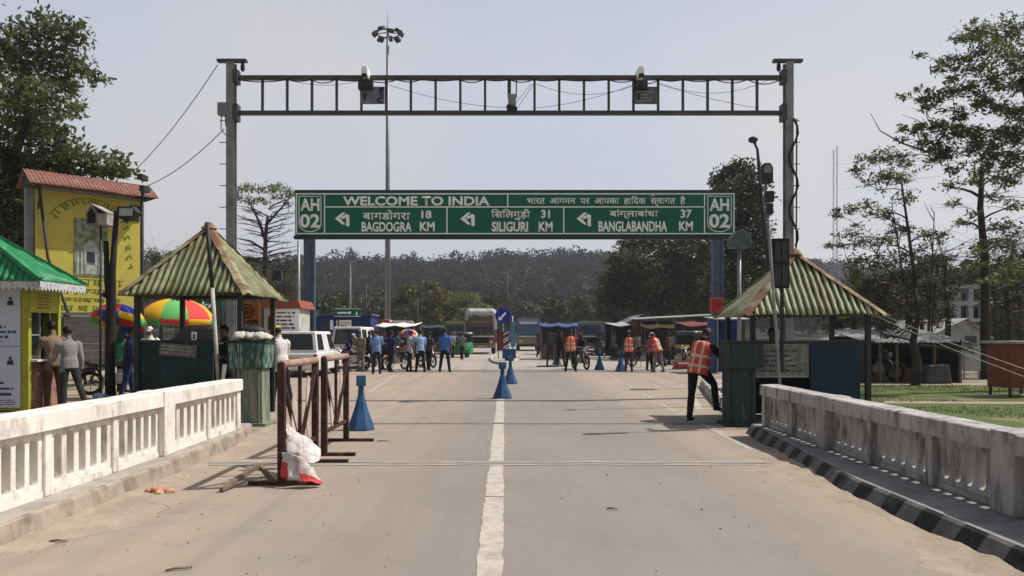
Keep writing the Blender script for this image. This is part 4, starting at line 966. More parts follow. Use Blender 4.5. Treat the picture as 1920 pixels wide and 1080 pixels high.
m = MB(); m.tube([(-hb + .05, -.25, 6.2), (-hb + .25, -.4, 4.0), (-hb + .9, -1.3, 1.2), (-hb + 1.0, -1.5, 0)], .045, 7); tag(m.build('bamboo_pole', K['dark'], None, (bl + br) / 2, rz), 'dark bamboo pole leaning against the yellow billboard', 'pole')
t = thing('security_camera', 'camera pole beside the billboard carrying two dark cameras', 'camera pole', (gx(267, 23), 23, 0))
m = MB(); m.tube([(0, 0, 0), (0, 0, gz(350, 23))], .045, 8); m.build('pole', K['dark'], t)
for (du, v) in ((5, 335), (9, 357)):
    m = MB(); m.box((du * 23 / FPX, -.15, gz(v, 23)), (.16, .4, .17)); m.bar((0, 0, gz(v + 8, 23)), (du * 23 / FPX, -.1, gz(v, 23)), .03); m.build('camera_head', K['dark'], t, bevel=.01)

# poles and odds near the billboard
YL = 14.3; t = thing('lamp_box_post', 'wooden house-shaped lamp box on a thin post before the yellow billboard', 'lamp post', (gx(188, YL), YL, 0)); w = lambda p: p * YL / FPX; z = lambda v: gz(v, YL)
m = MB(); m.tube([(0, 0, 0), (.01, 0, z(422))], .022, 7); m.build('post', K['dark'], t)
m = MB(); bw = w(18)
m.prism([(-bw, z(424)), (bw * .2, z(424)), (bw * .2, z(402)), (-bw * .4, z(385)), (-bw, z(400))], -.16, .22); bx_ = m.build('lamp_box', mat('box_wood', (.23, .22, .2), .8, .35, 7), t)
m = MB(); m.slab([(-bw * .45, -.18, z(384)), (-bw * .45, .24, z(384)), (bw * 1.15, .24, z(400)), (bw * 1.15, -.18, z(400))], .02).box((bw * .68, .03, z(413)), (bw * .95, .38, w(20))); m.build('lid', mat('box_lid', (.36, .34, .30), .8, .35, 6), bx_)
m = MB(); m.prism([(-bw * .85, z(421)), (0, z(421)), (0, z(404)), (-bw * .4, z(392)), (-bw * .85, z(403))], -.166, -.162); m.build('opening', K['black'], bx_)
t = thing('forked_post', 'thick dark forked wooden post standing behind the parapet', 'post', (gx(208, 14.0), 14.0, 0))
m = MB(); zf = gz(560, 14); m.tube([(0, 0, 0), (-.02, 0, 1.2), (.0, 0, zf - .3), (.03, 0, zf + .5), (.11, 0, gz(395, 14))], [.10, .085, .095, .06, .045], 9); m.tube([(0, 0, zf - .35), (-.07, 0, zf + .3), (-.09, 0, gz(452, 14))], [.06, .055, .045], 8); m.ball((-.08, 0, gz(553, 14)), (.1, .08, .06), 8, 6)
m.build('trunk_post', mat('dark_wood', (.03, .026, .024), .85, .4, 5, stretch=(1, 1, .2), bump=.5), t)
t = thing('floodlight', 'dark floodlight with a pale lens clamped to the top of the forked post', 'floodlight', (gx(222, 14), 13.95, gz(400, 14))); w = lambda p: p * 14 / FPX
m = MB(); m.prism([(w(4), -w(11)), (w(34), -w(10)), (w(42), 0), (w(34), w(11)), (w(4), w(11))], -.1, .1); m.build('housing', K['dark'], t, bevel=.01)
m = MB(); m.box((w(22), -.105, 0), (w(24), .012, w(14))); m.build('lens', mat('lens_glass', (.4, .41, .4), .15, .2, 5, spec=.6), t)
m = MB(); m.bar((-w(5), 0, 0), (w(5), 0, 0), .04).box((0, 0, -w(2)), (.08, .1, .1)); m.prism([(w(10), -w(11)), (w(26), -w(11)), (w(18), -w(20))], -.03, .03); m.build('bracket', K['dark'], t)
m = MB(); m.prism([(-.16, 0), (.13, 0), (.17, .42), (-.14, .5), (-.2, .3)], -.09, .09); o = m.build('printed_bag', mat('blue_print_bag', (.42, .47, .52), .7, .4, 6, col2=(.06, .13, .3), lo=.45, hi=.53), None, (gx(193, 13.7), 13.7, .0), bevel=.04); tag(o, 'blue and white printed plastic bag leaning on the forked post', 'bag')
t = thing('timber_stall', 'grey plank stall wall below the yellow billboard', 'stall', (gx(160, 21.5), 21.5, 0)); w = lambda p: p * 21.5 / FPX; z = lambda v: gz(v, 21.5)
m = MB()
for k in range(8): m.box((0, .004 * (k % 2), z(690) + .02 + k * .195), (w(80), .03, .19))
m.build('plank_wall', mat('grey_board_wall', (.30, .29, .275), .8, .35, 3, stretch=(1, 1, 5), grime=(.16, .15, .14), gscale=5), t)
m = MB(); m.box((0, .6, z(588)), (w(92), 1.5, .06)); m.build('roof', K['steel'], t)
for s in (-1, 1):
    m = MB(); m.box((s * w(40), .05, z(588) / 2), (.07, .07, z(588))); m.build('post', K['dark'], t)
t = thing('green_tarp_stall', 'dark green tarpaulin stall behind the forked post', 'stall', (gx(228, 23), 23, 0)); w = lambda p: p * 23 / FPX; z = lambda v: gz(v, 23)
m = MB(); m.box((0, 0, z(640)), (w(46), .05, w(80))); m.build('tarp', mat('green_tarp', (.012, .09, .065), .7, .3, 3), t)
m = MB(); m.box((0, .5, z(594)), (w(56), 1.4, .07))
for s in (-1, 1): m.box((s * w(24), .04, z(594) / 2), (.06, .06, z(594)))
m.build('frame', K['dark'], t)
t = thing('shop_signboard', 'green shop signboard with slanted white letters behind the umbrella', 'sign', (gx(372, 28), 28, 0)); w = lambda p: p * 28 / FPX; z = lambda v: gz(v, 28)
m = MB(); m.box((0, 0, z(571)), (w(90), .06, w(20))); m.build('board_panel', mat('green_board', (.02, .11, .07), .6, .2, 3), t)
text('ommkv', w(13), w(62), K['letter'], t, (w(-4), -.035, z(572)), 0, .04, .008)
for s in (-1, 1):
    m = MB(); m.box((s * w(42), .06, z(571) / 2), (.07, .07, z(571))); m.build('post', K['dark'], t)

# ------------------------------------------------------------------ umbrellas
def umbrella(label, loc, r, h, zr, cols, tilt=(0, 0), n=8, group=None, rot=0.0):
    t = thing('beach_umbrella', label, 'umbrella', loc, rot, group); t.rotation_euler = (tilt[0], tilt[1], rot)
    m = MB(); steps = 6
    for k in range(n):
        a0, a1 = 2 * math.pi * k / n, 2 * math.pi * (k + 1) / n; rows = []
        for i in range(steps + 1):
            s = i / steps; rr = r * math.sin(s * 1.40) / math.sin(1.40); zz = zr + h * math.cos(s * 1.48)
            row = []
            for j in range(4):
                a = a0 + (a1 - a0) * j / 3; f = 1 - .035 * math.sin(math.pi * j / 3) * s
                row.append((rr * f * math.cos(a), rr * f * math.sin(a), zz))
            rows.append(row)
        rows.append([(p[0] * 1.0, p[1] * 1.0, p[2] - .17) for p in rows[-1]])
        for i in range(len(rows) - 1):
            for j in range(3):
                m.add([rows[i][j], rows[i][j + 1], rows[i + 1][j + 1], rows[i + 1][j]], [(0, 1, 2, 3)], (k % len(cols)) if i < steps else (k + 1) % len(cols), True)
    m.build('canopy', cols, t, solid=.003)
    m = MB(); m.tube([(0, 0, 0), (0, 0, zr + h)], .022, 8); m.build('pole', K['steel'], t)
    m = MB()
    for k in range(n):
        a = 2 * math.pi * k / n; m.tube([(0, 0, zr + h * .3), (r * .6 * math.cos(a), r * .6 * math.sin(a), zr + h * .55)], .006, 5)
    m.build('ribs', K['steel'], t)
    return t
fab = lambda n_, c: mat(n_, c, .75, .1, 4)
K['u_y'], K['u_g'], K['u_r'], K['u_b'] = fab('yellow_canopy', (.72, .42, .02)), fab('green_canopy', (.13, .45, .13)), fab('red_canopy', (.68, .06, .05)), fab('blue_canopy', (.03, .06, .38))
umbrella('large striped umbrella with yellow, green and red panels behind the mossy hut', (gx(330, 24.7), 24.7, 0), 1.22, .78, 1.98, [K['u_y'], K['u_g'], K['u_r']], (0, 0), 9, None, R(-8))
umbrella('tilted red, blue and yellow umbrella beside the green roofed kiosk', (gx(186, 17.6), 17.6, 0), .62, .36, 2.05, [K['u_r'], K['u_b'], K['u_y'], K['u_g']], (R(4), R(-20)), 8, None, R(-110))
umbrella('small multicoloured umbrella far off among the blue shirted people', (gx(763, 44), 44, 0), .55, .36, 1.55, [K['u_y'], K['u_b'], K['u_r'], K['white']], (0, R(4)), 8, None, .3)

# ------------------------------------------------------------------ far left: blue cabin, sign, poles
YC = 46; t = thing('blue_cabin', 'long blue cabin with a white notice behind the white van', 'cabin', (gx(645, YC), YC, 0)); w = lambda p: p * YC / FPX; z = lambda v: gz(v, YC)
m = MB(); m.box((0, 1.2, z(592) / 2), (w(100), 2.4, z(592))); m.build('wall', mat('navy_blue_sheet', (.018, .04, .17), .55, .3, 2), t)
m = MB(); m.box((0, 1.1, z(590)), (w(108), 2.9, .1)); m.build('roof', mat('slate_roof_sheet', (.10, .13, .2), .6, .3, 2), t)
m = MB(); m.box((0, -.02, z(613)), (w(28), .03, w(26))).box((w(-23), -.02, z(609)), (w(6), .03, w(18))); nb = m.build('notice', K['letter'], t)
m = MB(); scribble(m, w(-12), w(12), z(624), z(603), 4, -.042, 31, .4); m.build('lettering', K['ink'], nb)
m = MB(); m.box((w(-34), -.015, z(615)), (w(14), .03, w(22))); m.build('window', K['glass'], t)
t = thing('green_roadside_sign', 'green rectangular sign with a white line of text above the blue cabin', 'sign', (gx(652, 45), 45, 0)); w = lambda p: p * 45 / FPX; z = lambda v: gz(v, 45)
m = MB(); m.box((0, 0, z(586)), (w(49), .05, w(16))); m.build('sign_panel', K['sign_green'], t)
m = MB(); m.box((0, -.028, z(579)), (w(48), .006, w(1))).box((0, -.028, z(593)), (w(48), .006, w(1))).box((w(17), -.028, z(588)), (w(3), .006, w(7))); scribble(m, w(-19), w(9), z(590), z(583), 1, -.029, 2, .7, .1); m.build('lettering', K['letter'], t)
for s in (-1, 1):
    m = MB(); m.box((s * w(18), .06, z(580) / 2), (.08, .08, z(580))); m.build('post', K['dark'], t)
t = thing('street_lamp', 'thin street lamp with a long sideways arm before the wooded hill', 'street lamp', (gx(657, 75), 75, 0)); z = lambda v: gz(v, 75)
m = MB(); m.tube([(0, 0, 0), (0, 0, z(490))], [.1, .06], 8).tube([(0, 0, z(491)), (22 * 75 / FPX, 0, z(489))], .05, 6); m.build('pole', K['steel'], t); m = MB(); m.box((20 * 75 / FPX, 0, z(489) - .06), (.7, .25, .12)); m.build('lamp_head', K['dark'], t)
for u, v, Y, lab in ((686, 533, 70, 'plain dark pole between the street lamp and the high mast'), (951, 512, 80, 'dark pole rising behind the round blue sign'), (560, 452, 40, 'thin grey pole beside the slate sign post, by the bare tree'), (783, 560, 74, 'short pale pole among the trees behind the small umbrella')):
    m = MB(); m.tube([(0, 0, 0), (0, 0, gz(v, Y))], [.10, .07], 8); tag(m.build('utility_pole', K['dark'] if u != 560 else K['steel'], None, (gx(u, Y), Y, 0)), lab, 'pole')
t = thing('loudspeaker_box', 'black loudspeaker box hanging from an arm of the thin grey pole', 'loudspeaker', (gx(521, 40), 40, gz(517, 40))); m = MB(); m.box((0, 0, 0), (.52, .4, .6), top=(.8, .8)); m.build('speaker_body', K['dark'], t, bevel=.02); m = MB(); m.bar((.2, 0, .2), (gx(560, 40) - gx(521, 40), 0, .28), .05); m.build('arm', K['dark'], t)
t = thing('post_camera', 'dark dome camera on a curved arm fixed to the slate sign post', 'camera', (gx(592, 33.8), 33.8, gz(580, 33.8))); m = MB(); m.tube([(-.15, .1, -.4), (.05, 0, -.3), (.12, 0, .1)], .03, 6); m.build('arm', K['steel'], t); m = MB(); m.ball((.12, 0, .1), .13, 10, 8); m.build('dome', K['dark'], t)
# ------------------------------------------------------------------ right hut
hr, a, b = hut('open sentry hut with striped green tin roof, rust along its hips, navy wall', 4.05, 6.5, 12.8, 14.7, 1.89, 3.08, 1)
m = MB(); m.box((.41, -.78, .72), (.86, .03, 1.40)); m.build('wall_sheet', mat('navy_sheet', (.005, .028, .062), .55, .35, 2, grime=(.012, .045, .08), gscale=4), hr)
m = MB(); m.box((.83, .0, .70), (.03, 1.5, 1.36)).box((-.15, .78, .7), (1.9, .03, 1.36)); m.build('wall_sheet', K['teal'], hr)
m = MB(); m.bar((-1.0, -.76, 1.42), (1.1, -.76, 1.42), .05); m.build('wall_rail', K['dark'], hr)
t = thing('faded_banner', 'faded grey printed banner strung on the hut beside the navy sheet', 'banner', (gx(1464, 13.02), 13.02, 0)); w = lambda p: p * 13.02 / FPX; z = lambda v: gz(v, 13.02)
m = MB(); m.box((0, 0, z(676)), (w(106), .015, w(64))); m.build('banner_sheet', mat('grey_banner', (.26, .265, .26), .8, .45, 9, col2=(.12, .125, .12), grime=(.38, .38, .36), gscale=11), t)
m = MB(); m.box((0, -.01, z(646)), (w(104), .006, w(3))).box((0, -.01, z(706)), (w(104), .006, w(3))).box((-w(50), -.01, z(676)), (w(3), .006, w(60))).box((w(50), -.01, z(676)), (w(3), .006, w(60))); m.build('border', mat('grey_border', (.36, .36, .35), .8), t)
m = MB(); scribble(m, -w(44), w(44), z(700), z(653), 5, -.011, 40, .5, .3); m.build('lettering', mat('dull_print', (.09, .09, .095), .8), t)
# poles over the right hut
YA = 12.45; p0, p1 = Vector((gx(1468, YA), YA, 0)), at(1434, 318, YA)
t = thing('leaning_lamp_pole', 'leaning thin pole with a rounded lamp head and dark boxes near the gantry post', 'lamp post', p0)
m = MB(); m.tube([(0, 0, 0), (p1 - p0) * .5, p1 - p0], [.028, .025, .022], 8); m.build('pole', K['steel'], t)
d = at(1436, 324, YA) - p0; w = lambda p: p * YA / FPX
m = MB(); m.prism([(-w(10), -w(20)), (w(11), -w(20)), (w(11), w(8)), (w(6), w(17)), (-w(5), w(17)), (-w(10), w(9))], -.08, .08, M=Matrix.Translation(d)); m.build('lamp_head', K['dark'], t, bevel=.012)
m = MB(); m.prism([(-w(7), -w(2)), (w(7), -w(2)), (w(7), w(7)), (w(3), w(13)), (-w(3), w(13)), (-w(7), w(7))], -.09, -.075, M=Matrix.Translation(d)); m.build('lens', mat('grey_lens', (.22, .22, .21), .3, .2, 6), t)
for dv, s in ((45, 1.0), (68, .7)):
    m = MB(); m.box(tuple(d + Vector((w(6), 0, -w(dv)))), (w(15) * s, .14, w(20))); m.build('small_box', K['dark'], t, bevel=.008)
YA2 = 12.62; t = thing('black_panel_box', 'black upright double panel box hanging over the striped hut roof', 'panel', (gx(1463, YA2), YA2, gz(494, YA2))); w = lambda p: p * YA2 / FPX
m = MB(); m.box((0, 0, 0), (w(31), .1, w(93))); m.build('frame', K['black'], t, bevel=.008)
for k in (-1, 1):
    for s in (-1, 1):
        m = MB(); m.box((s * w(6.6), -.054, k * w(22)), (w(11), .012, w(38))); m.build('panel', mat('smoked_panel', (.045, .047, .05), .5, .3, 5), t)
m = MB(); m.bar((0, .06, w(46)), (-.1, .35, w(46)), .04).box((.06, .09, -.9), (.05, .05, 1.9)); m.build('bracket', K['dark'], t)
YT = 16.5; t = thing('street_lamp', 'slim curved street lamp with a small drooping head beside the gantry post', 'street lamp', (gx(1452, YT), YT, 0)); o = Vector((gx(1452, YT), YT, 0))
P = [Vector((0, 0, 0))] + [at(u, v, YT) - o for u, v in ((1446, 560), (1438, 470), (1428, 380), (1422, 300), (1420, 280), (1416, 270))]
m = MB(); m.tube(P, [.06, .05, .045, .04, .035, .03, .03], 8); m.build('pole', K['dark'], t)
e = at(1412, 262, YT) - o; m = MB(); m.ball(tuple(e), (.11, .12, .07), 10, 6, M=None); m.bar(P[-1], e, .05); m.build('lamp_head', K['dark'], t)
YH = 22; t = thing('house_shaped_box', 'slate grey house-shaped box on a pale post beside the green sign', 'box on post', (gx(1386, YH), YH, 0)); w = lambda p: p * YH / FPX; z = lambda v: gz(v, YH)
m = MB(); m.prism([(-w(18), z(465)), (w(18), z(465)), (w(18), z(446)), (w(3), z(432)), (-w(8), z(435)), (-w(18), z(448))], -.25, .25); m.build('box_body', mat('slate_box', (.10, .125, .13), .6, .25, 4), t, bevel=.015)
m = MB(); m.tube([(0, 0, 0), (0, 0, z(465))], .06, 8); m.build('post', K['steel'], t)
m = MB(); m.box((0, 0, 0), (.52, .35, .55)); m.prism([(-.3, .275), (.3, .275), (.22, .36), (-.22, .36)], -.2, .2); o = m.build('red_box', K['red'], None, (gx(1343, 33.6), 33.6, gz(574, 33.6)), bevel=.02); tag(o, 'small red box fixed to the slate post of the green sign', 'box')
# rope stays from the hut towards the grass
for i, (u0, v0, u1, v1, lab) in enumerate(((1640, 585, 1935, 697, 'upper pale rope stay running from the striped hut over the grass'), (1640, 592, 1935, 712, 'lower pale rope stay running from the striped hut over the grass'))):
    m = MB(); m.tube([at(u0, v0, 14.5), at((u0 + u1) / 2, (v0 + v1) / 2 + 4, 15.4), at(u1, v1, 16.4)], .007, 5); tag(m.build('rope', mat('rope%d' % i, (.42, .40, .36), .8)), lab, 'rope')

# ------------------------------------------------------------------ buildings on the right
def gable_house(name, label, u0, u1, vb, ve, vr, Y, depth, wallm, roofm, openings=(), cat='house', rz=0.0, skew=.5):
    t = thing(name, label, cat, (gx((u0 + u1) / 2, Y), Y, 0), rz); w = (gx(u1, Y) - gx(u0, Y)) / 2; ze, zr = gz(ve, Y), gz(vr, Y); xr_ = -w + 2 * w * skew
    m = MB(); m.prism([(-w, 0), (w, 0), (w, ze), (xr_, zr - .04), (-w, ze)], 0, depth); m.build('wall', wallm, t)
    m = MB(); ov = .25
    for s, x in ((-1, -w), (1, w)):
        dx, dz = x - xr_, ze - zr; k = 1 + ov / max(.2, abs(dx))
        m.slab([(xr_, -ov, zr), (xr_ + dx * k, -ov, zr + dz * k), (xr_ + dx * k, depth + ov, zr + dz * k), (xr_, depth + ov, zr)], .04 * s)
    m.build('roof', roofm, t)
    for nm, x0, x1, z0, z1, mm in openings:
        m = MB(); m.box(((x0 + x1) / 2, -.012, (z0 + z1) / 2), (x1 - x0, .03, z1 - z0)); m.build(nm, mm, t)
    return t
K['plaster'] = mat('grey_white_plaster', (.42, .44, .46), .85, .15, 2, grime=(.27, .28, .29), gscale=2)
K['zinc'] = mat('zinc_roof', (.42, .42, .40), .6, .25, 3, grime=(.22, .2, .18), gscale=4)
K['shop_dark'] = mat('dark_shop_wall', (.045, .048, .055), .8, .4, 3)
gable_house('white_house', 'small white gabled house with zinc roof behind the grass', 1745, 1848, 700, 628, 598, 33, 7, K['plaster'], K['zinc'], (('window', .3, .8, 1.0, 1.5, K['glass']), ('door', -.9, -.4, 0, 1.35, K['shop_dark'])), 'house', 0, .62)
t = thing('lean_to_shed', 'long low dark shed with a zinc lean-to roof at the edge of the grass', 'shed', (gx(1712, 24.2), 24.2, 0)); w = lambda p: p * 24.2 / FPX; z = lambda v: gz(v, 24.2)
m = MB(); m.box((0, 2.4, .75), (w(180), .08, 1.5)).box((-w(90), 1.2, .7), (.06, 2.4, 1.4)).box((w(90), 1.2, .7), (.06, 2.4, 1.4)); m.build('wall', K['shop_dark'], t)
m = MB(); corr_face(m, (-w(98), -.3, z(642)), (w(98), -.3, z(642)), (-w(98), 2.6, z(642) + .42), (w(98), 2.6, z(642) + .42), .16, .02, 2, (0, 0)); m.build('roof', K['zinc'], t, solid=.006)
for x in (-88, -62, -30, 5, 40, 88):
    m = MB(); m.box((w(x), 0, z(644) / 2), (.07, .07, z(644))); m.build('post', K['wood'], t)
m = MB(); m.box((0, .9, .42), (w(150), .6, .05)).box((0, .9, .2), (w(140), .5, .4)); m.build('counter', K['wood'], t)
m = MB(); m.prism([(-w(25), 0), (w(24), 0), (w(18), .62), (-w(18), .58)], -.02, .5); o = m.build('tarp_heap', mat('grey_tarp', (.10, .10, .10), .8, .4, 4), None, (gx(1762, 23.7), 23.7, 0), bevel=.06); tag(o, 'grey tarpaulin heap in front of the low dark shed', 'tarp')
for u, v0, v1, lab in ((1823, 648, 696, 'pale sheet of board hung below the white house beside the dark trunk'), (1873, 648, 700, 'pale sheet of board standing between the trunk and the red kiosk')):
    m = MB(); m.box((0, 0, (gz(v0, 26) + gz(v1, 26)) / 2), (30 * 26 / FPX, .04, gz(v0, 26) - gz(v1, 26))); 
    for s in (-1, 1): m.box((s * .25, .04, gz(v0, 26) / 2), (.05, .04, gz(v0, 26)))
    tag(m.build('board_sheet', K['plaster'], None, (gx(u, 26), 26, 0)), lab, 'board')
t = thing('red_kiosk', 'rust red tin kiosk on thin legs at the edge of the grass', 'kiosk', (gx(1925, 18.6), 18.6, 0)); w = lambda p: p * 18.6 / FPX; z = lambda v: gz(v, 18.6)
m = MB(); m.box((0, .4, (z(728) + z(645)) / 2), (w(66), .9, z(645) - z(728))); m.build('wall', mat('rust_red_sheet', (.22, .065, .03), .7, .3, 4), t); m = MB(); m.box((0, .38, z(642)), (w(80), 1.2, .06)); m.build('roof', K['zinc'], t)
for x in (-30, 30):
    for y in (.02, .78): m = MB(); m.box((w(x), y, z(728) / 2), (.05, .05, z(728))); m.build('leg', K['dark'], t)
m = MB(); m.box((w(12), -.065, z(690)), (w(26), .02, w(44))); m.build('shutter', mat('dark_red_shutter', (.12, .04, .03), .7, .3, 5), t)
t = thing('unfinished_building', 'grey unfinished concrete building with open floors behind the trees', 'building', (gx(1810, 46), 46, 0)); w = lambda p: p * 46 / FPX; z = lambda v: gz(v, 46)
for zf in (z(600), z(568), z(537)):
    m = MB(); m.box((0, 2.5, zf), (w(78), 5, .22)); m.build('floor_slab', K['plaster'], t)
for x in (-36, -12, 12, 36):
    for y in (.2, 4.8): m = MB(); m.box((w(x), y, z(537) / 2), (.3, .3, z(537) - .02)); m.build('column', K['plaster'], t)
m = MB(); m.box((w(12), 1.2, z(553)), (w(46), .2, w(24))).box((w(0), 1.2, z(620)), (w(70), .2, w(34))); m.build('wall', mat('brick_grey', (.33, .31, .29), .9, .3, 3), t)
for x in (-4, 20): m = MB(); m.box((w(x), 1.09, z(555)), (w(9), .04, w(13))); m.build('window', K['shop_dark'], t)
for (u, vb, ve, vr, Y, lab, mm) in ((1640, 660, 634, 615, 36, 'small zinc roofed hut behind the low dark shed', K['zinc']), (1690, 650, 632, 610, 44, 'dim far hut with zinc roof among dry trees', K['zinc'])):
    gable_house('zinc_hut', lab, u - 36, u + 36, vb, ve, vr, Y, 4, K['shop_dark'], mm, (('door', -.3, .3, 0, 1.3, K['black']),), 'hut')
# market side behind the right lane
t = thing('market_shed', 'dark open market shed with grey tin roof and striped awning', 'shed', (gx(1270, 49), 49, 0)); w = lambda p: p * 49 / FPX; z = lambda v: gz(v, 49)
m = MB(); m.box((w(8), 3, z(600) / 2), (w(130), .1, z(600))); m.build('wall', K['shop_dark'], t)
m = MB(); m.box((-w(66), 1.4, z(602) / 2), (w(20), 3, z(602))); m.build('side_wall', mat('red_brown_wall', (.13, .035, .025), .8, .3, 3), t)
m = MB(); m.slab([(-w(78), -.6, z(600)), (w(80), -.6, z(592)), (w(80), 3.3, z(588)), (-w(78), 3.3, z(596))], .06); m.build('roof', K['zinc'], t)
m = MB(); corr_face(m, (w(-14), -1.6, z(618)), (w(24), -1.6, z(618)), (w(-4), -.3, z(599)), (w(22), -.3, z(599)), .2, .02, 2); m.build('awning', [mat('pale_green_awning', (.45, .52, .36), .7, .2, 4), mat('green_awning_stripe', (.14, .22, .08), .7)], t, solid=.005)
for x in (-70, -40, -5, 30, 66): m = MB(); m.box((w(x), -.5, z(598) / 2), (.09, .09, z(598))); m.build('post', K['wood'], t)
t = thing('blue_tarp_shelter', 'blue tarpaulin shelter behind the cabinet where the vest man leans', 'shelter', (gx(1372, 30), 30, 0)); w = lambda p: p * 30 / FPX; z = lambda v: gz(v, 30)
m = MB(); m.box((0, 1.2, z(600) / 2), (w(60), .06, z(600))).box((-w(30), .6, z(600) / 2), (.05, 1.2, z(600))); m.build('tarp_wall', mat('blue_tarp', (.015, .05, .24), .6, .3, 3), t)
m = MB(); m.slab([(-w(34), -.3, z(600)), (w(34), -.3, z(600)), (w(34), 1.5, z(594)), (-w(34), 1.5, z(594))], .04); m.build('roof', K['zinc'], t)
for x in (-28, -6, 14, 29): m = MB(); m.box((w(x), -.1, z(601) / 2), (.06, .06, z(601))); m.build('post', K['steel'], t)
gable_house('tin_shed', 'shed with steep white tin roof behind the jeep', 1150, 1210, 668, 618, 590, 62, 6, K['shop_dark'], mat('pale_blue_tin', (.20, .22, .25), .6, .3, 2), (('door', -.6, .6, 0, 1.6, K['black']),), 'shed', 0, .92)
# distant lattice tower
YW = 170.0; t = thing('lattice_mast', 'pair of thin lattice telecom masts far behind the trees', 'telecom mast', (gx(1566, YW), YW, 0)); w = lambda p: p * YW / FPX
for du, v in ((-3.2, 281), (3.2, 274)):
    m = MB(); zt = gz(v, YW)
    for s in (-1, 1): m.bar((w(du) + s * .16, 0, 0), (w(du) + s * .10, 0, zt), .07)
    for k in range(34): m.bar((w(du) + (.13 if k % 2 else -.13), 0, zt * k / 34), (w(du) + (-.13 if k % 2 else .13), 0, zt * (k + 1) / 34), .04)
    m.build('mast', K['steel'], t)
m = MB(); m.box((w(14), 2, gz(497, YW)), (w(34), 3, .8)).box((w(14), 2, gz(512, YW) ), (w(28), 2.5, w(24))); m.build('roof_tank', K['plaster'], t)
m = MB(); m.box((w(14), 3, gz(520, YW) / 2 - 1), (w(26), 3, gz(520, YW) - 2)); m.build('tank_tower', K['plaster'], t)

# ------------------------------------------------------------------ vehicles (front faces -Y in local space)
def paint(n_, c, r=.35): return mat(n_, c, r, .12, 2, spec=.5, grime=tuple(v * .6 + .06 for v in c), gscale=4, glo=.55, ghi=.75)
K['p_white'] = paint('white_car_paint', (.72, .72, .71)); K['p_dark'] = paint('dark_car_paint', (.035, .037, .04)); K['p_blue'] = paint('blue_truck_paint', (.07, .12, .21))
K['p_red'] = paint('maroon_truck_paint', (.20, .045, .03)); K['p_teal'] = paint('teal_truck_paint', (.06, .12, .12)); K['p_brown'] = paint('brown_truck_wood', (.17, .085, .05), .7)
K['p_olive'] = paint('olive_yellow_truck', (.22, .22, .08)); K['p_grey'] = paint('grey_truck_paint', (.22, .23, .24))
K['lamp'] = mat('lamp_glass', (.62, .62, .58), .15, .1, 9, spec=.7); K['tail'] = mat('tail_lamp', (.40, .02, .015), .25, .2, 9); K['plate'] = mat('number_plate', (.55, .50, .25), .5, .1, 9)
K['tarp_white'] = mat('white_tarpaulin', (.66, .66, .64), .7, .2, 3, grime=(.35, .34, .31), gscale=2); K['sack_col'] = mat('brown_sacking', (.20, .18, .145), .9, .4, 3, grime=(.10, .09, .07), gscale=3)
def wheel(p, x, y, r, w):
    T = Matrix.Translation((x, y, r)) @ Matrix.Rotation(R(90), 4, 'Y')
    m = MB(); m.lathe([(r * .62, -w / 2), (r * .93, -w / 2), (r, -w * .3), (r, w * .3), (r * .93, w / 2), (r * .62, w / 2)], 20, M=T); o = m.build('wheel', K['black'], p)
    m = MB(); m.lathe([(r * .6, -w * .46), (r * .6, w * .46)], 14, M=T); m.lathe([(r * .2, -w * .52), (r * .2, w * .52)], 8, M=T); m.build('rim', K['steel'], o)
def quadpanel(p, name, c, m_, mar=(.06, .06, .08, .08), off=.006, n=(0, 0, 0)):
    """panel lying on the face with corners c (bl, br, tr, tl), inset by margins l r b t"""
    c = [Vector(v) for v in c]; f = lambda s, t: (c[0] * (1 - s) + c[1] * s) * (1 - t) + (c[3] * (1 - s) + c[2] * s) * t
    l, r, b, t = mar; q = [f(l, b), f(1 - r, b), f(1 - r, 1 - t), f(l, 1 - t)]
    nr = (q[1] - q[0]).cross(q[3] - q[0]).normalized(); cen = sum(c, Vector()) / 4
    if nr.dot(Vector(n) if any(n) else cen - Vector((0, 0, cen.z))) < 0: nr = -nr
    m = MB(); m.loft([[v - nr * .01 for v in q], [v + nr * off for v in q]]); return m.build(name, m_, p)
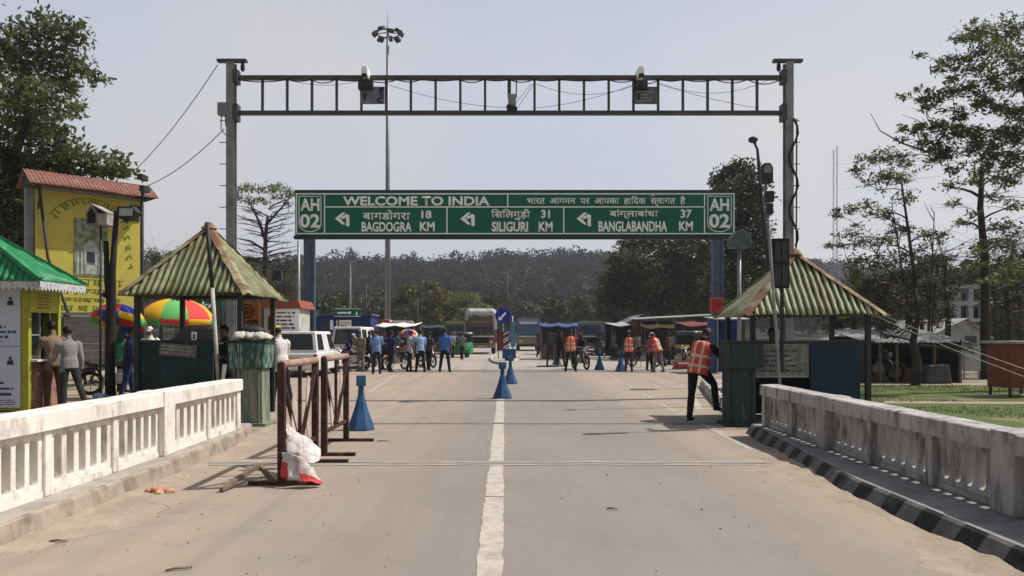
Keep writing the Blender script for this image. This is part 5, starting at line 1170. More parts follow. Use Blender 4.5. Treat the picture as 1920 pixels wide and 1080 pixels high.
def car(name, label, cat, loc, rz, L_, W, H_, belt, hood, boot, m_, slope=(.45, .12), tall=False):
    t = thing(name, label, cat, loc, rz); y0, y1 = -L_ / 2, L_ / 2; g = .24; w = W / 2
    m = MB(); m.prism([(y0, .35), (y0 + .06, g), (y1 - .06, g), (y1, .38), (y1, belt - .08), (y1 - .05, belt), (y0 + hood, belt), (y0 + .12, belt - .12), (y0, belt - .25)], -w, w, 'X'); b = m.build('body', m_, t, bevel=.05, seg=3)
    a0, a1 = y0 + hood - .05, y1 - boot - .02; r0, r1 = a0 + slope[0], a1 - slope[1]; wi, wr = w - .02, w - .14
    lo = [(-wi, a0, belt - .01), (wi, a0, belt - .01), (wi, a1, belt - .01), (-wi, a1, belt - .01)]; hi = [(-wr, r0, H_), (wr, r0, H_), (wr, r1, H_), (-wr, r1, H_)]
    m = MB(); m.loft([lo, hi]); m.build('cabin', m_, t, bevel=.05, seg=3)
    quadpanel(t, 'windshield', [lo[0], lo[1], hi[1], hi[0]], K['glass'], (.06, .06, .06, .1))
    quadpanel(t, 'rear_window', [lo[2], lo[3], hi[3], hi[2]], K['glass'], (.09, .09, .12, .13))
    for s, (i, j) in ((-1, (3, 0)), (1, (1, 2))):
        c = [lo[i], lo[j], hi[j], hi[i]]
        for k, (p0, p1) in enumerate(((.04, .36), (.64, .36), (.34, .06))[:3]):
            quadpanel(t, 'side_window', c, K['glass'], (p0 if s > 0 else [.04, .34, .66][k], [.66, .36, .04][k] if s < 0 else [.68, .05, .36][k], .1, .14)) if k != 1 else None
    for y, nm in ((y0, 'front_bumper'), (y1, 'rear_bumper')):
        m = MB(); m.box((0, y, .42), (W + .02, .14, .18)); m.build(nm, K['dark'] if nm[0] == 'f' else m_, t, bevel=.03)
    for s in (-1, 1):
        m = MB(); m.box((s * (w - .2), y0 + .0, belt - .34), (.26, .05, .15)); m.build('headlight', K['lamp'], t, bevel=.015)
        m = MB(); m.box((s * (w - .1), y1 - .0, belt - .22), (.14, .04, .26)); m.build('tail_light', K['tail'], t, bevel=.01)
        m = MB(); m.box((s * (w + .08), a0 + .25, belt + .08), (.14, .08, .12)); m.build('mirror', m_, t, bevel=.02)
        for y in (y0 + .75, y1 - .8): wheel(t, s * (w - .09), y, .31, .19)
    m = MB(); m.box((0, y0 - .0, belt - .34), (W - .75, .04, .13)); m.build('grille', K['black'], t)
    for y, s in ((y0 - .075, -1), (y1 + .002, 1)):
        m = MB(); m.box((0, y, .45 if s < 0 else .68), (.42, .015, .11)); m.build('number_plate', K['plate'], t)
    return t
def truck(label, loc, rz, W, cab, Lc, bodyh, bodym, load=None, loadm=None, name='cargo_truck', top=0.0):
    t = thing(name, label, 'truck', loc, rz); w = W / 2; ch = 2.35
    m = MB(); m.box((0, Lc / 2 + .2, .62), (W * .5, Lc + 2.0, .22)); m.build('chassis', K['dark'], t)
    c = [(-w * .94, -.9, .62), (w * .94, -.9, .62), (w * .94, .8, .62), (-w * .94, .8, .62)]; b_ = [(-w * .95, -.95, 1.5), (w * .95, -.95, 1.5), (w * .95, .8, 1.5), (-w * .95, .8, 1.5)]; h = [(-w * .88, -.68, ch), (w * .88, -.68, ch), (w * .88, .8, ch), (-w * .88, .8, ch)]
    m = MB(); m.loft([c, b_, h]); m.build('cab', cab, t, bevel=.05, seg=3)
    for s0, s1 in ((.05, .515), (.515, .05)): quadpanel(t, 'windshield', [b_[0], b_[1], h[1], h[0]], K['glass'], (s0, s1, .08, .14), n=(0, -1, 0))
    for s, i, j in ((-1, 3, 0), (1, 1, 2)):
        quadpanel(t, 'side_window', [b_[i], b_[j], h[j], h[i]], K['glass'], (.2, .2, .08, .16), n=(s, 0, 0))
        m = MB(); m.box((s * (w + .12), -.85, 1.75), (.14, .06, .34)); m.bar((s * (w * .9), -.8, 1.9), (s * (w + .12), -.85, 1.9), .03); m.build('mirror', K['black'], t)
        m = MB(); m.tube([(s * w * .68, -.955, .98), (s * w * .68, -1.0, .98)], .11, 14); m.build('headlight', K['lamp'], t)
        m = MB(); m.box((s * w * .9, -.97, 1.2), (.1, .03, .16)); m.build('indicator', K['orange'], t)
        for y in (-.15, Lc + .1 - .2): wheel(t, s * (w - .18), y, .47, .28)
    m = MB(); m.box((0, -.955, 1.12), (W * .5, .05, .42)); m.build('grille', K['black'], t)
    m = MB(); m.box((0, -1.02, .62), (W * .98, .16, .26)); m.build('bumper', K['p_grey'], t, bevel=.02); m = MB(); m.box((0, -1.105, .62), (.5, .01, .13)); m.build('number_plate', K['plate'], t)
    m = MB(); m.box((0, -.972, 1.43), (W * .9, .03, .07)); m.build('trim_band', K['p_white'], t); m = MB(); m.box((0, -.965, .84), (W * .9, .03, .05)); m.build('trim_band', K['yellow'], t)
    m = MB(); m.box((0, -.55, ch + .14), (W * .85, .35, .24)); m.build('visor_board', bodym, t, bevel=.03)
    m = MB(); y0, y1 = .95, Lc + .95; z0 = .85
    m.box((0, (y0 + y1) / 2, z0), (W, Lc, .12))
    for s in (-1, 1): m.box((s * (w - .03), (y0 + y1) / 2, z0 + bodyh / 2 + .06), (.06, Lc, bodyh))
    for y in (y0 + .03, y1 - .03): m.box((0, y, z0 + bodyh / 2 + .06), (W - .12, .06, bodyh))
    for k in range(6):
        for s in (-1, 1): m.box((s * (w + .015), y0 + Lc * (k + .3) / 6, z0 + bodyh / 2 + .06), (.05, .08, bodyh))
    m.build('cargo_body', bodym, t)
    if load == 'round':
        m = MB(); n = 9
        def ring(y, f, drop=0): return [(w * 1.04 * f * math.copysign(abs(math.cos(a)) ** .45, math.cos(a)), y, z0 + bodyh - .2 + (top - (z0 + bodyh) + .2) * f * (math.sin(a) ** .5) - drop) for a in [math.pi * k / 14 for k in range(15)]]
        m.loft([ring(y0 - .15, .9), ring(y0 - .05, 1), ring(y0 + Lc * .3, 1.02), ring(y0 + Lc * .7, .99), ring(y1, 1), ring(y1 + .1, .9)], 0, True); lo = m.build('load', K['sack_col'], t)
        m = MB(); q = random.Random(9)
        def tr(y, f): return [(w * 1.08 * f * math.copysign(abs(math.cos(a)) ** .4, math.cos(a)), y + q.uniform(-.05, .05), top - .62 + .68 * f * (math.sin(a) ** .55) + q.uniform(-.05, .05)) for a in [math.pi * k / 14 for k in range(15)]]
        m.loft([tr(y0 - .12, 1), tr(y0 + Lc * .5, 1.02), tr(y1 + .1, 1)], 0, True, cap=False)
        oc = tr(y0 - .2, .99); ic = [(x * .84, y0 - .24 + q.uniform(-.03, .03), min(z, top - .1) - .34 - .22 * abs(math.sin(k * 1.1 + .6))) for k, (x, y, z) in enumerate(oc)]
        for k in range(14): m.add([oc[k], oc[k + 1], ic[k + 1], ic[k]], [(0, 1, 2, 3)], 0, True)
        for s, zz in ((1, 1.75), (-1, 1.0)): m.slab([(s * w * 1.07, y0 - .2, top - .45), (s * w * .80, y0 - .24, top - .6), (s * w * .92, y0 - .22, top - zz), (s * w * 1.09, y0 - .16, top - zz + .1)], .02)
        m.build('tarpaulin', K['tarp_white'], lo, solid=.02)
    if load == 'canopy':
        m = MB(); P = [(w * math.cos(a), z0 + bodyh + (top - z0 - bodyh) * math.sin(a)) for a in [math.pi * k / 12 for k in range(13)]]
        m.loft([[(x, y0, z) for x, z in P], [(x, y1, z) for x, z in P]], 0, True); m.build('canopy', loadm, t)
    if load == 'heap':
        m = MB(); q = random.Random(4)
        for k in range(9): m.ball((q.uniform(-.6, .6), y0 + .4 + Lc * k / 10, z0 + bodyh + q.uniform(-.1, .15)), (q.uniform(.4, .6), .5, .3), 8, 6)
        m.build('load', loadm, t)
    return t
X = lambda u, Y: gx(u, Y)
Z0 = .004
car('white_hatchback', 'white hatchback seen from behind, nearest vehicle on the forecourt', 'car', (X(578, 29), 29.0, Z0), R(180), 3.9, 1.74, 1.68, .92, .95, .02, K['p_white'], (.5, .18))
car('white_van', 'white van beside the hatchback, with people standing at its back', 'van', (X(664, 35), 35.4, Z0), R(178), 3.5, 1.52, 1.92, 1.02, .35, .0, K['p_white'], (.35, .10))
car('dark_pickup', 'dark off-roader with black grille facing the road', 'car', (X(1148, 55), 56.5, Z0), 0, 4.2, 1.72, 1.85, 1.12, 1.1, .05, K['p_dark'], (.35, .12))
truck('truck with bulging load under a white tarpaulin', (X(901, 60), 61, Z0), R(2), 2.45, K['p_brown'], 4.6, 1.0, K['p_brown'], 'round', None, top=gz(578, 60))
truck('blue and white truck facing the road behind the motorcyclist', (X(1108, 58), 59, Z0), R(-2), 2.1, K['p_blue'], 4.2, .9, K['p_grey'], 'heap', K['sack_col'])
truck('grey truck with curved canopy behind the blue and white truck', (X(1122, 70), 71, Z0), R(-4), 2.4, K['p_grey'], 5, .9, K['p_grey'], 'canopy', mat('grey_canopy', (.30, .31, .31), .8, .3, 2), top=gz(602, 70))
truck('maroon truck beside the blue cabin', (X(705, 53), 54, Z0), R(6), 1.9, K['p_red'], 4.2, 1.5, K['p_red'], 'heap', K['p_red'])
truck('dark truck behind the small multicoloured umbrella', (X(750, 56), 57, Z0), R(4), 2.1, K['p_dark'], 4.2, .9, K['p_white'], 'heap', K['sack_col'])
truck('teal fronted small truck behind the man in the bright blue shirt', (X(852, 58), 59, Z0), R(3), 1.75, K['p_teal'], 3.4, .8, K['p_olive'], 'heap', K['sack_col'])
truck('dark truck with pale roof board behind the orange vest men', (X(1224, 56), 57, Z0), R(-5), 2.0, K['p_dark'], 4.2, .9, K['p_white'], 'heap', K['p_brown'])
truck('brown truck with orange and cream load behind the standing orange vest man', (X(1070, 66), 67, Z0), R(-3), 2.1, K['p_brown'], 4.4, .9, K['p_brown'], 'heap', mat('orange_bundles', (.42, .20, .08), .8, .5, 2, col2=(.5, .42, .28)))
# bus
t = thing('bus', 'blue and cream bus coming up the road beyond the median', 'bus', (X(991, 72), 72, Z0)); w = 1.12
m = MB(); m.prism([(0, .45), (7.5, .45), (7.5, 3.0), (.25, 3.0), (0, 1.7)], -w, w, 'X'); m.build('body', K['p_blue'], t, bevel=.08, seg=3)
m = MB(); m.box((0, -.04, .95), (2.14, .1, .62)); m.build('front_panel', K['p_olive'], t, bevel=.03)
for s in (-1, 1):
    m = MB(); m.slab([(s * .06, -.012, 1.55), (s * 1.0, -.012, 1.55), (s * .95, .2, 2.5), (s * .06, .2, 2.5)], .012 * -s); m.build('windshield', K['glass'], t)
    m = MB(); m.tube([(s * .8, -.09, .95), (s * .8, -.12, .95)], .12, 12); m.build('headlight', K['lamp'], t)
    m = MB(); m.box((s * 1.3, -.1, 2.0), (.16, .06, .4)); m.bar((s * 1.05, .05, 2.3), (s * 1.3, -.1, 2.2), .03); m.build('mirror', K['black'], t)
    for k in range(6): m = MB(); m.box((s * w, 1.1 + k * 1.05, 2.05), (.03, .85, .7)); m.build('side_window', K['glass'], t)
    for y in (1.3, 5.8): wheel(t, s * (w - .15), y, .48, .28)
m = MB(); m.box((0, .02, 2.72), (1.7, .1, .26)); m.build('destination_board', K['p_white'], t); m = MB(); m.box((0, -.02, 1.40), (2.05, .06, .12)); m.build('stripe', K['p_white'], t); m = MB(); m.box((0, -.06, .52), (2.2, .16, .2)); m.build('bumper', K['dark'], t)
m = MB()
for s in (-1, 1): m.bar((s * .9, .6, 3.2), (s * .9, 6.8, 3.2), .05)
for k in range(6): m.bar((-.9, .6 + k * 1.24, 3.2), (.9, .6 + k * 1.24, 3.2), .05); m.bar((-.9, .6 + k * 1.24, 2.98), (-.9, .6 + k * 1.24, 3.2), .05); m.bar((.9, .6 + k * 1.24, 2.98), (.9, .6 + k * 1.24, 3.2), .05)
m.build('roof_rack', K['steel'], t)

# motorcycles
def make_motorcycle(label, loc, rz, group):
    t = thing('motorcycle', label, 'motorcycle', loc, rz, group); r = .30
    for y in (-.64, .62):
        T = Matrix.Translation((0, y, r)) @ Matrix.Rotation(R(90), 4, 'Y'); m = MB()
        m.tube([(T @ Vector((.26 * math.cos(a), .26 * math.sin(a), 0))) for a in [2 * math.pi * k / 18 for k in range(19)]], .045, 8); o = m.build('wheel', K['black'], t)
        m = MB()
        for k in range(6): m.bar(T @ Vector((.03 * math.cos(k), .03 * math.sin(k), 0)), T @ Vector((.24 * math.cos(k * 1.047), .24 * math.sin(k * 1.047), 0)), .018)
        m.lathe([(.05, -.05), (.05, .05)], 10, M=T); m.build('rim', K['steel'], o)
    m = MB(); m.loft([[(x * s, y, z + dz) for x, dz in ((-1, -.09), (1, -.09), (1, .02), (.6, .09), (-.6, .09), (-1, .02))] for y, z, s in ((-.34, .80, .07), (-.22, .84, .12), (0, .82, .12), (.1, .77, .08))], 0, True); m.build('fuel_tank', K['p_dark'], t)
    m = MB(); m.loft([[(-.10 * s, y, z - .07), (.10 * s, y, z - .07), (.11 * s, y, z), (.06 * s, y, z + .03), (-.06 * s, y, z + .03), (-.11 * s, y, z)] for y, z, s in ((.05, .77, .8), (.25, .77, 1.1), (.6, .80, 1.1), (.74, .85, .7))], 0, True); m.build('seat', K['black'], t)
    m = MB(); m.box((0, -.08, .42), (.24, .36, .28)).box((0, -.1, .60), (.16, .2, .14)); m.build('engine', K['steel'], t, bevel=.03)
    m = MB(); m.bar((0, -.35, .78), (0, -.25, .35), .05).bar((0, -.25, .35), (0, .3, .35), .05).bar((0, .3, .35), (0, .5, .72), .05).bar((0, .3, .35), (.08, .62, .3), .04).bar((0, .3, .35), (-.08, .62, .3), .04).bar((.09, .62, .3), (.1, .5, .72), .03).bar((-.09, .62, .3), (-.1, .5, .72), .03); m.build('frame', K['dark'], t)
    m = MB()
    for s in (-1, 1): m.tube([(s * .08, -.64, .3), (s * .08, -.38, .92)], .022, 7)
    m.tube([(-.36, -.22, 1.02), (-.14, -.36, 1.0), (.14, -.36, 1.0), (.36, -.22, 1.02)], .016, 7); m.build('handlebar', K['chrome'], t)
    m = MB(); m.tube([(0, -.42, .90), (0, -.52, .89)], [.07, .09], 12); m.build('headlight', K['lamp'], t)
    for s in (-1, 1):
        m = MB(); m.bar((s * .28, -.26, 1.02), (s * .3, -.26, 1.16), .012); m.ball((s * .3, -.26, 1.18), (.06, .015, .04), 8, 6); m.build('mirror', K['black'], t)
    m = MB(); m.tube([(0, -.64 + .34 * math.cos(a), .3 + .34 * math.sin(a)) for a in [R(40 + 18 * k) for k in range(7)]], .05, 6); m.build('front_fender', K['p_red'], t)
    m = MB(); m.tube([(0, .62 + .36 * math.cos(a), .3 + .36 * math.sin(a)) for a in [R(10 + 20 * k) for k in range(6)]], .06, 6).box((0, .95, .62), (.1, .05, .08)); m.build('rear_fender', K['p_dark'], t)
    m = MB(); m.tube([(.12, -.1, .35), (.14, .2, .28), (.15, .7, .34)], [.03, .035, .05], 8); m.build('exhaust', K['chrome'], t)
    m = MB(); m.bar((-.1, .05, .3), (-.24, .0, .0), .025); m.build('kickstand', K['dark'], t)
    return t
G = 'motorcycles standing about the forecourt'
mc = make_motorcycle('dark motorcycle with a rider in front of the blue and white truck', (X(1088, 33.6), 33.6, Z0), R(20), G)
for u, Y, rz, lab in ((1206, 36, 50, 'dark motorcycle standing behind the middle orange vest man'), (1268, 36.5, 75, 'dark motorcycle parked behind the low red plastic barrier'), (1292, 38, 60, 'dark motorcycle parked deepest under the market shed front'),
                      (742, 33.0, -30, 'dark motorcycle among the blue shirted people left of the median'), (655, 31.5, -60, 'dark motorcycle right behind the maroon barricades'), (220, 19.5, 110, 'dark motorcycle parked below the dark green tarpaulin stall'), (1640, 24.9, 80, 'dark motorcycle parked at the hut end of the low dark shed'), (800, 35.5, 35, 'dark motorcycle behind the pair in pale and blue shirts')):
    clone(mc, (X(u, Y), Y, Z0), R(rz), lab)

# small stalls and three-wheelers on the forecourt
def stall(label, u, Y, w, h, roofm, seed, d=2.0):
    q = random.Random(seed); t = thing('market_stall', label, 'stall', (gx(u, Y), Y, .004), q.uniform(-.12, .12), 'small stalls round the forecourt')
    for x in (-w / 2, w / 2):
        for y in (0, d): m = MB(); m.tube([(x, y, 0), (x, y, h + (.25 if y else 0))], .035, 6); m.build('post', K['wood'], t)
    m = MB(); n = 8; V = []
    for i in range(n + 1):
        for j in range(5): x = -w * .56 + w * 1.12 * i / n; V.append((x, -.3 + (d + .5) * j / 4, h + .02 + .25 * j / 4 - .10 * math.sin(math.pi * ((i / n * 2) % 1)) * (1 - .3 * (j % 2)) + q.uniform(-.02, .02)))
    m.add(V, [(i * 5 + j, (i + 1) * 5 + j, (i + 1) * 5 + j + 1, i * 5 + j + 1) for i in range(n) for j in range(4)], 0, True); m.build('roof', roofm, t, solid=.012)
    m = MB(); m.box((0, .3, .72), (w * .95, .6, .05)).box((0, .35, .36), (w * .9, .45, .66)); m.build('counter', K['wood'], t)
    gm = [K['p_red'], K['yellow'], K['blue'], K['cloth_white'], K['p_olive'], K['orange']]
    for k in range(int(w * 3)):
        m = MB(); s_ = q.uniform(.1, .2); m.box((-w * .43 + w * .86 * (k + .5) / int(w * 3), .3 + q.uniform(-.1, .1), .745 + s_ / 2), (s_ * 1.1, s_, s_)); m.build('goods_box', q.choice(gm), t)
    m = MB(); m.box((0, d - .05, h * .55), (w * .96, .04, h * 1.0)); m.build('back_sheet', K['shop_dark'], t)
stall('small stall under a blue tarpaulin by the dark blue cone and stand barrier', 1046, 47, 2.2, 2.1, K['blue'], 1)
stall('small stall with grey sheet roof just left of the red brown shed wall', 1180, 50, 2.4, 2.2, K['zinc'], 2)
stall('small stall under a yellowish tarpaulin in front of the market shed', 1240, 45.5, 2.0, 2.0, mat('ochre_tarp', (.30, .22, .08), .8, .3, 3), 3)
stall('small stall with white sheet roof behind the blue shirted group', 742, 46, 2.3, 2.1, K['cloth_white'], 4)
stall('small stall under a dull red tarpaulin at the shed end nearest the vest man', 1318, 42, 2.2, 2.1, mat('dull_red_tarp', (.22, .05, .04), .8, .3, 3), 5)
stall('small stall with dark green roof behind the teal truck', 820, 66, 2.6, 2.2, K['teal'], 6)
def rickshaw(label, u, Y, rz, bodym):
    t = thing('auto_rickshaw', label, 'auto rickshaw', (gx(u, Y), Y, .004), rz, 'auto rickshaws on the forecourt')
    m = MB(); m.loft([[(-w_, y, z0), (w_, y, z0), (w_, y, z1), (-w_, y, z1)] for y, w_, z0, z1 in ((-1.25, .18, .35, .75), (-1.05, .38, .28, 1.0), (-.7, .55, .25, 1.05), (-.6, .6, .25, .62), (.3, .64, .25, .62), (.35, .64, .25, 1.1), (1.2, .6, .3, 1.1))]); m.build('body', bodym, t, bevel=.04)
    m = MB(); m.loft([[(-w_, y, z), (-w_ * .9, y, z + .12), (w_ * .9, y, z + .12), (w_, y, z), (w_ * .95, y, z - .05), (-w_ * .95, y, z - .05)] for y, w_, z in ((-.75, .55, 1.55), (-.5, .62, 1.64), (.9, .64, 1.64), (1.22, .6, 1.5))], 0, True); m.build('roof', K['p_dark'], t)
    quadpanel(t, 'windshield', [(-.54, -.72, 1.02), (.54, -.72, 1.02), (.5, -.66, 1.55), (-.5, -.66, 1.55)], K['glass'], n=(0, -1, 0))
    for s in (-1, 1): m = MB(); m.bar((s * .55, -.7, 1.0), (s * .55, -.64, 1.58), .04).bar((s * .6, .35, 1.0), (s * .6, .35, 1.6), .04); m.build('pillar', K['p_dark'], t); wheel(t, s * .55, .85, .22, .1)
    wheel(t, 0, -1.0, .22, .1); m = MB(); m.tube([(0, -1.26, .62), (0, -1.3, .62)], .09, 12); m.build('headlight', K['lamp'], t); m = MB(); m.box((0, .62, .75), (1.1, .5, .25)); m.build('seat', K['black'], t)
RICKS = [('green and black auto rickshaw in front of the teal truck', 868, 52, R(15), 'kiosk_green'), ('yellow auto rickshaw by the small red roofed stall', 1296, 39.5, R(-40), 'yellow'), ('blue auto rickshaw between the bus and the stand barrier', 1020, 60, R(-10), 'blue')]

for lab_, u_, Y_, rz_, k_ in RICKS: rickshaw(lab_, u_, Y_, rz_, K[k_])
# ------------------------------------------------------------------ people
SK = mat('brown_skin', (.16, .085, .055), .6, .12, 9)
HAIRM = mat('black_hair', (.012, .01, .009), .6, .2, 30)
EYE_W = mat('eye_white', (.7, .68, .64), .3, .02, 9)
CM = {}
def cloth_m(c):
    k = tuple(round(v, 3) for v in c)
    if k not in CM: CM[k] = mat('garment', c, .85, .3, 7, bump=.5, bscale=14)
    return CM[k]
TORSO = ((-.07, .10, .085), (-.03, .162, .112), (.03, .168, .116), (.11, .155, .110), (.20, .150, .108), (.31, .168, .116), (.41, .176, .110), (.465, .155, .092), (.51, .085, .07), (.55, .056, .058), (.60, .054, .058))
def person(label, u, Y, face, shirt, pants, pose=None, s=1.0, sleeve='short', vest=False, cap=None, helmet=None, near=False, shoes=(.02, .018, .016), untuck=True, z=.004, x=None, seat=None):
    """face: degrees clockwise from straight away; pose: lean, head, arms (pitch, spread, elbow, spread of forearm), legs (pitch, spread, knee)"""
    p = dict(lean=2, side=0, head=5, turn=0, al=(4, 9, 12, 3), ar=(4, 9, 12, 3), ll=(1, 3, 2), lr=(-1, 3, 2)); p.update(pose or {})
    root = thing('person', label, 'person', (gx(u, Y) if x is None else x, Y, z), R(-face))
    hip = Vector((0, 0, .90)); th = R(p['lean']); si = R(p['side'])
    up = Vector((math.sin(si), math.sin(th) * math.cos(si), math.cos(th) * math.cos(si))).normalized(); rt = Vector((math.cos(si), 0, -math.sin(si))); fw = up.cross(rt); rt = fw.cross(up).normalized() * 1.0
    fw = up.cross(rt).normalized()
    if fw.y < 0: fw = -fw
    mb = MB(); segs = []
    def S(a, b, r, lab): segs.append((Vector(a), Vector(b), r, lab))
    def ring(t, a, b, n=16, o=Vector()):
        out = []
        for k in range(n):
            c, d = math.cos(2 * math.pi * k / n), math.sin(2 * math.pi * k / n)
            out.append(hip + up * t + rt * (a * math.copysign(abs(c) ** .85, c)) + fw * (b * math.copysign(abs(d) ** .9, d)) + o)
        return out
    mb.loft([ring(t, a, b) for t, a, b in TORSO], 0, True)
    hem = -.06 if untuck else .03
    S(hip + up * -.08, hip + up * (hem - .001), .15, 'pants'); S(hip + up * hem, hip + up * .47, .15, 'shirt'); S(hip + up * .53, hip + up * .60, .06, 'skin')
    if untuck: mb.loft([ring(-.10, .178, .128), ring(.02, .176, .124), ring(.14, .160, .115)], 0, True); S(hip + up * -.10 + rt * .1, hip + up * 0 + rt * .1, .09, 'shirt'); S(hip + up * -.10 - rt * .1, hip + up * 0 - rt * .1, .09, 'shirt')
    # head
    hp, ht = R(p['head'] + p['lean']), R(p['turn']); neck = hip + up * .58
    hu = Vector((math.sin(si) * .6, math.sin(hp), math.cos(hp))).normalized(); hf0 = Vector((math.sin(ht), math.cos(ht), 0)); hr_ = hf0.cross(hu).normalized(); hf = hu.cross(hr_).normalized()
    hc = neck + hu * .125 + hf * .02
    HM = Matrix((hr_, hf, hu)).transposed().to_4x4(); HM.translation = hc
    mb.ball((0, 0, .012), (.073, .092, .098), 16, 12, M=HM); mb.ball((0, .028, -.055), (.056, .062, .062), 14, 10, M=HM)
    mb.loft([[(-.011, .088, .018), (.011, .088, .018), (.008, .07, .02), (-.008, .07, .02)], [(-.016, .104, -.022), (.016, .104, -.022), (.016, .07, -.03), (-.016, .07, -.03)]], 0, True, M=HM)
    for e in (-1, 1): mb.ball((e * .074, -.006, -.005), (.012, .02, .032), 8, 6, M=HM)
    mb.tube([neck - up * .06, neck + hu * .05], [.055, .05], 12)
    S(HM @ Vector((0, 0, .05)), HM @ Vector((0, .02, -.06)), .08, 'skin')
    # arms and hands
    for e, key in ((-1, 'al'), (1, 'ar')):
        pt, ab, el, ab2 = p[key]; sh = hip + up * .435 + rt * (e * .185)
        def dr(pp, aa): return Vector((e * math.sin(R(aa)), math.sin(R(pp)) * math.cos(R(aa)), -math.cos(R(pp)) * math.cos(R(aa))))
        ud, fd = dr(pt, ab), dr(pt + el, ab2); eb = sh + ud * .285; wr = eb + fd * .25
        cs = .012 if sleeve != 'none' else 0
        mb.tube([sh - ud * .05 - rt * e * .04, sh, sh + ud * .14, eb, eb + fd * .07, wr], [.052, .062 + cs, .052 + cs, .042 + (cs if sleeve == 'long' else 0), .043 + (cs if sleeve == 'long' else 0), .029 + (cs * .8 if sleeve == 'long' else 0)], 12)
        if sleeve == 'short': S(sh - ud * .05, sh + ud * .2, .06, 'shirt'); S(sh + ud * .215, eb, .045, 'skin'); S(eb, wr, .04, 'skin')
        else: S(sh - ud * .05, eb, .06, 'shirt'); S(eb, wr - fd * .02, .045, 'shirt')
        nin = Vector((-e, 0, 0)) - fd * Vector((-e, 0, 0)).dot(fd); nin.normalize(); sp_ = fd.cross(nin).normalized()
        if sp_.y * 1 + sp_.z * .2 < 0: sp_ = -sp_                    # thumb side
        fr = .0088 if near else .0115
        mb.loft([[wr + fd * a + sp_ * (w_ * c) + nin * (h_ * d) for c, d in ((-1, -.6), (0, -1), (1, -.6), (1, .6), (0, 1), (-1, .6))] for a, w_, h_ in ((-.02, .027, .022), (.03, .037, .017), (.085, .042, .014))], 0, True)
        for k, ln_ in enumerate((.074, .084, .078, .06)):
            b = wr + fd * .075 + sp_ * (.032 - .0215 * k); cu = .30 + .08 * k
            f1 = (fd + nin * cu + sp_ * (.10 - .07 * k)).normalized(); f2 = (fd + nin * (cu * 2.6)).normalized()
            mb.tube([b, b + f1 * ln_ * .55, b + f1 * ln_ * .55 + f2 * ln_ * .5], [fr * 1.1, fr, fr * .85], 7)
        tb = wr + fd * .025 + sp_ * .03; t1 = (fd * .7 + sp_ * .75 + nin * .25).normalized(); t2 = (fd + sp_ * .25 + nin * .35).normalized()
        mb.tube([tb - t1 * .01, tb + t1 * .04, tb + t1 * .04 + t2 * .03], [fr * 1.5, fr * 1.25, fr], 7)
        S(wr, wr + fd * .16, .045, 'skin')
    # legs
    zmin = 9; 
    for e, key in ((-1, 'll'), (1, 'lr')):
        pt, ab, kn = p[key]; h0 = hip + Vector((e * .09, 0, -.02))
        def dl(pp): return Vector((e * math.sin(R(ab)), math.sin(R(pp)) * math.cos(R(ab)), -math.cos(R(pp)) * math.cos(R(ab))))
        td, sd_ = dl(pt), dl(pt - kn); kne = h0 + td * .42; an = kne + sd_ * .40
        mb.tube([h0 - td * .03, h0 + td * .08, h0 + td * .25, kne, kne + sd_ * .12, an - sd_ * .02, an + sd_ * .03], [.075, .095, .083, .064, .066, .054, .056], 14)
        S(h0, kne, .085, 'pants'); S(kne, an - sd_ * .005, .06, 'pants')
        ft = Vector((e * .12, 1, 0)).normalized()
        if kn > 45 and pt < 30: ft = Vector((0, .6, -.8)).normalized()
        fo = an + Vector((0, 0, -.045)); q = []
        for a, w_, h_, z_ in ((-.065, .028, .03, .0), (-.02, .036, .04, .004), (.06, .04, .034, -.006), (.13, .043, .024, -.018), (.175, .03, .015, -.026)):
            sdv = ft.cross(Vector((0, 0, 1))).normalized(); uu = sdv.cross(ft); c = fo + ft * a + uu * z_
            q.append([c + sdv * w_ * x_ + uu * h_ * y_ for x_, y_ in ((-1, -1), (1, -1), (1, .4), (.5, 1), (-.5, 1), (-1, .4))])
            zmin = min(zmin, min(v.z for v in q[-1]))
        mb.loft(q, 0, True); S(fo - ft * .05 - Vector((0, 0, .01)), fo + ft * .15 - Vector((0, 0, .02)), .045, 'shoe')
    me = mb.mesh('body_source', SK); o = bpy.data.objects.new('body_source', me); COL.objects.link(o)
    d = o.modifiers.new('remesh', 'REMESH'); d.mode = 'VOXEL'; d.voxel_size = .0085 if near else .014
    d = o.modifiers.new('smooth', 'SMOOTH'); d.iterations = 3 if near else 2; d.factor = .45
    bm = eval_mesh(o); bpy.data.objects.remove(o); bpy.data.meshes.remove(me)
    n = len(bm.polygons); C = np.empty(n * 3); bm.polygons.foreach_get('center', C); C = C.reshape(-1, 3)
    best = np.full(n, 1e9); lab = np.zeros(n, int); idx = {'skin': 0, 'shirt': 1, 'pants': 2, 'shoe': 3}
    for a, b, r, l in segs:
        a_, ab_ = np.array(a), np.array(b - a); L2 = max(1e-9, float(ab_ @ ab_)); t_ = np.clip((C - a_) @ ab_ / L2, 0, 1)
        dd = np.linalg.norm(C - a_ - t_[:, None] * ab_, axis=1) / r; k = dd < best; best[k] = dd[k]; lab[k] = idx[l]
    bm.materials.clear()
    for m_ in (SK, cloth_m(shirt), cloth_m(pants), cloth_m(shoes)): bm.materials.append(m_)
    bm.polygons.foreach_set('material_index', lab.astype(np.int32)); bm.polygons.foreach_set('use_smooth', np.ones(n, bool))
    bm.update()
    body = bpy.data.objects.new('body', bm); COL.objects.link(body); body.parent = root
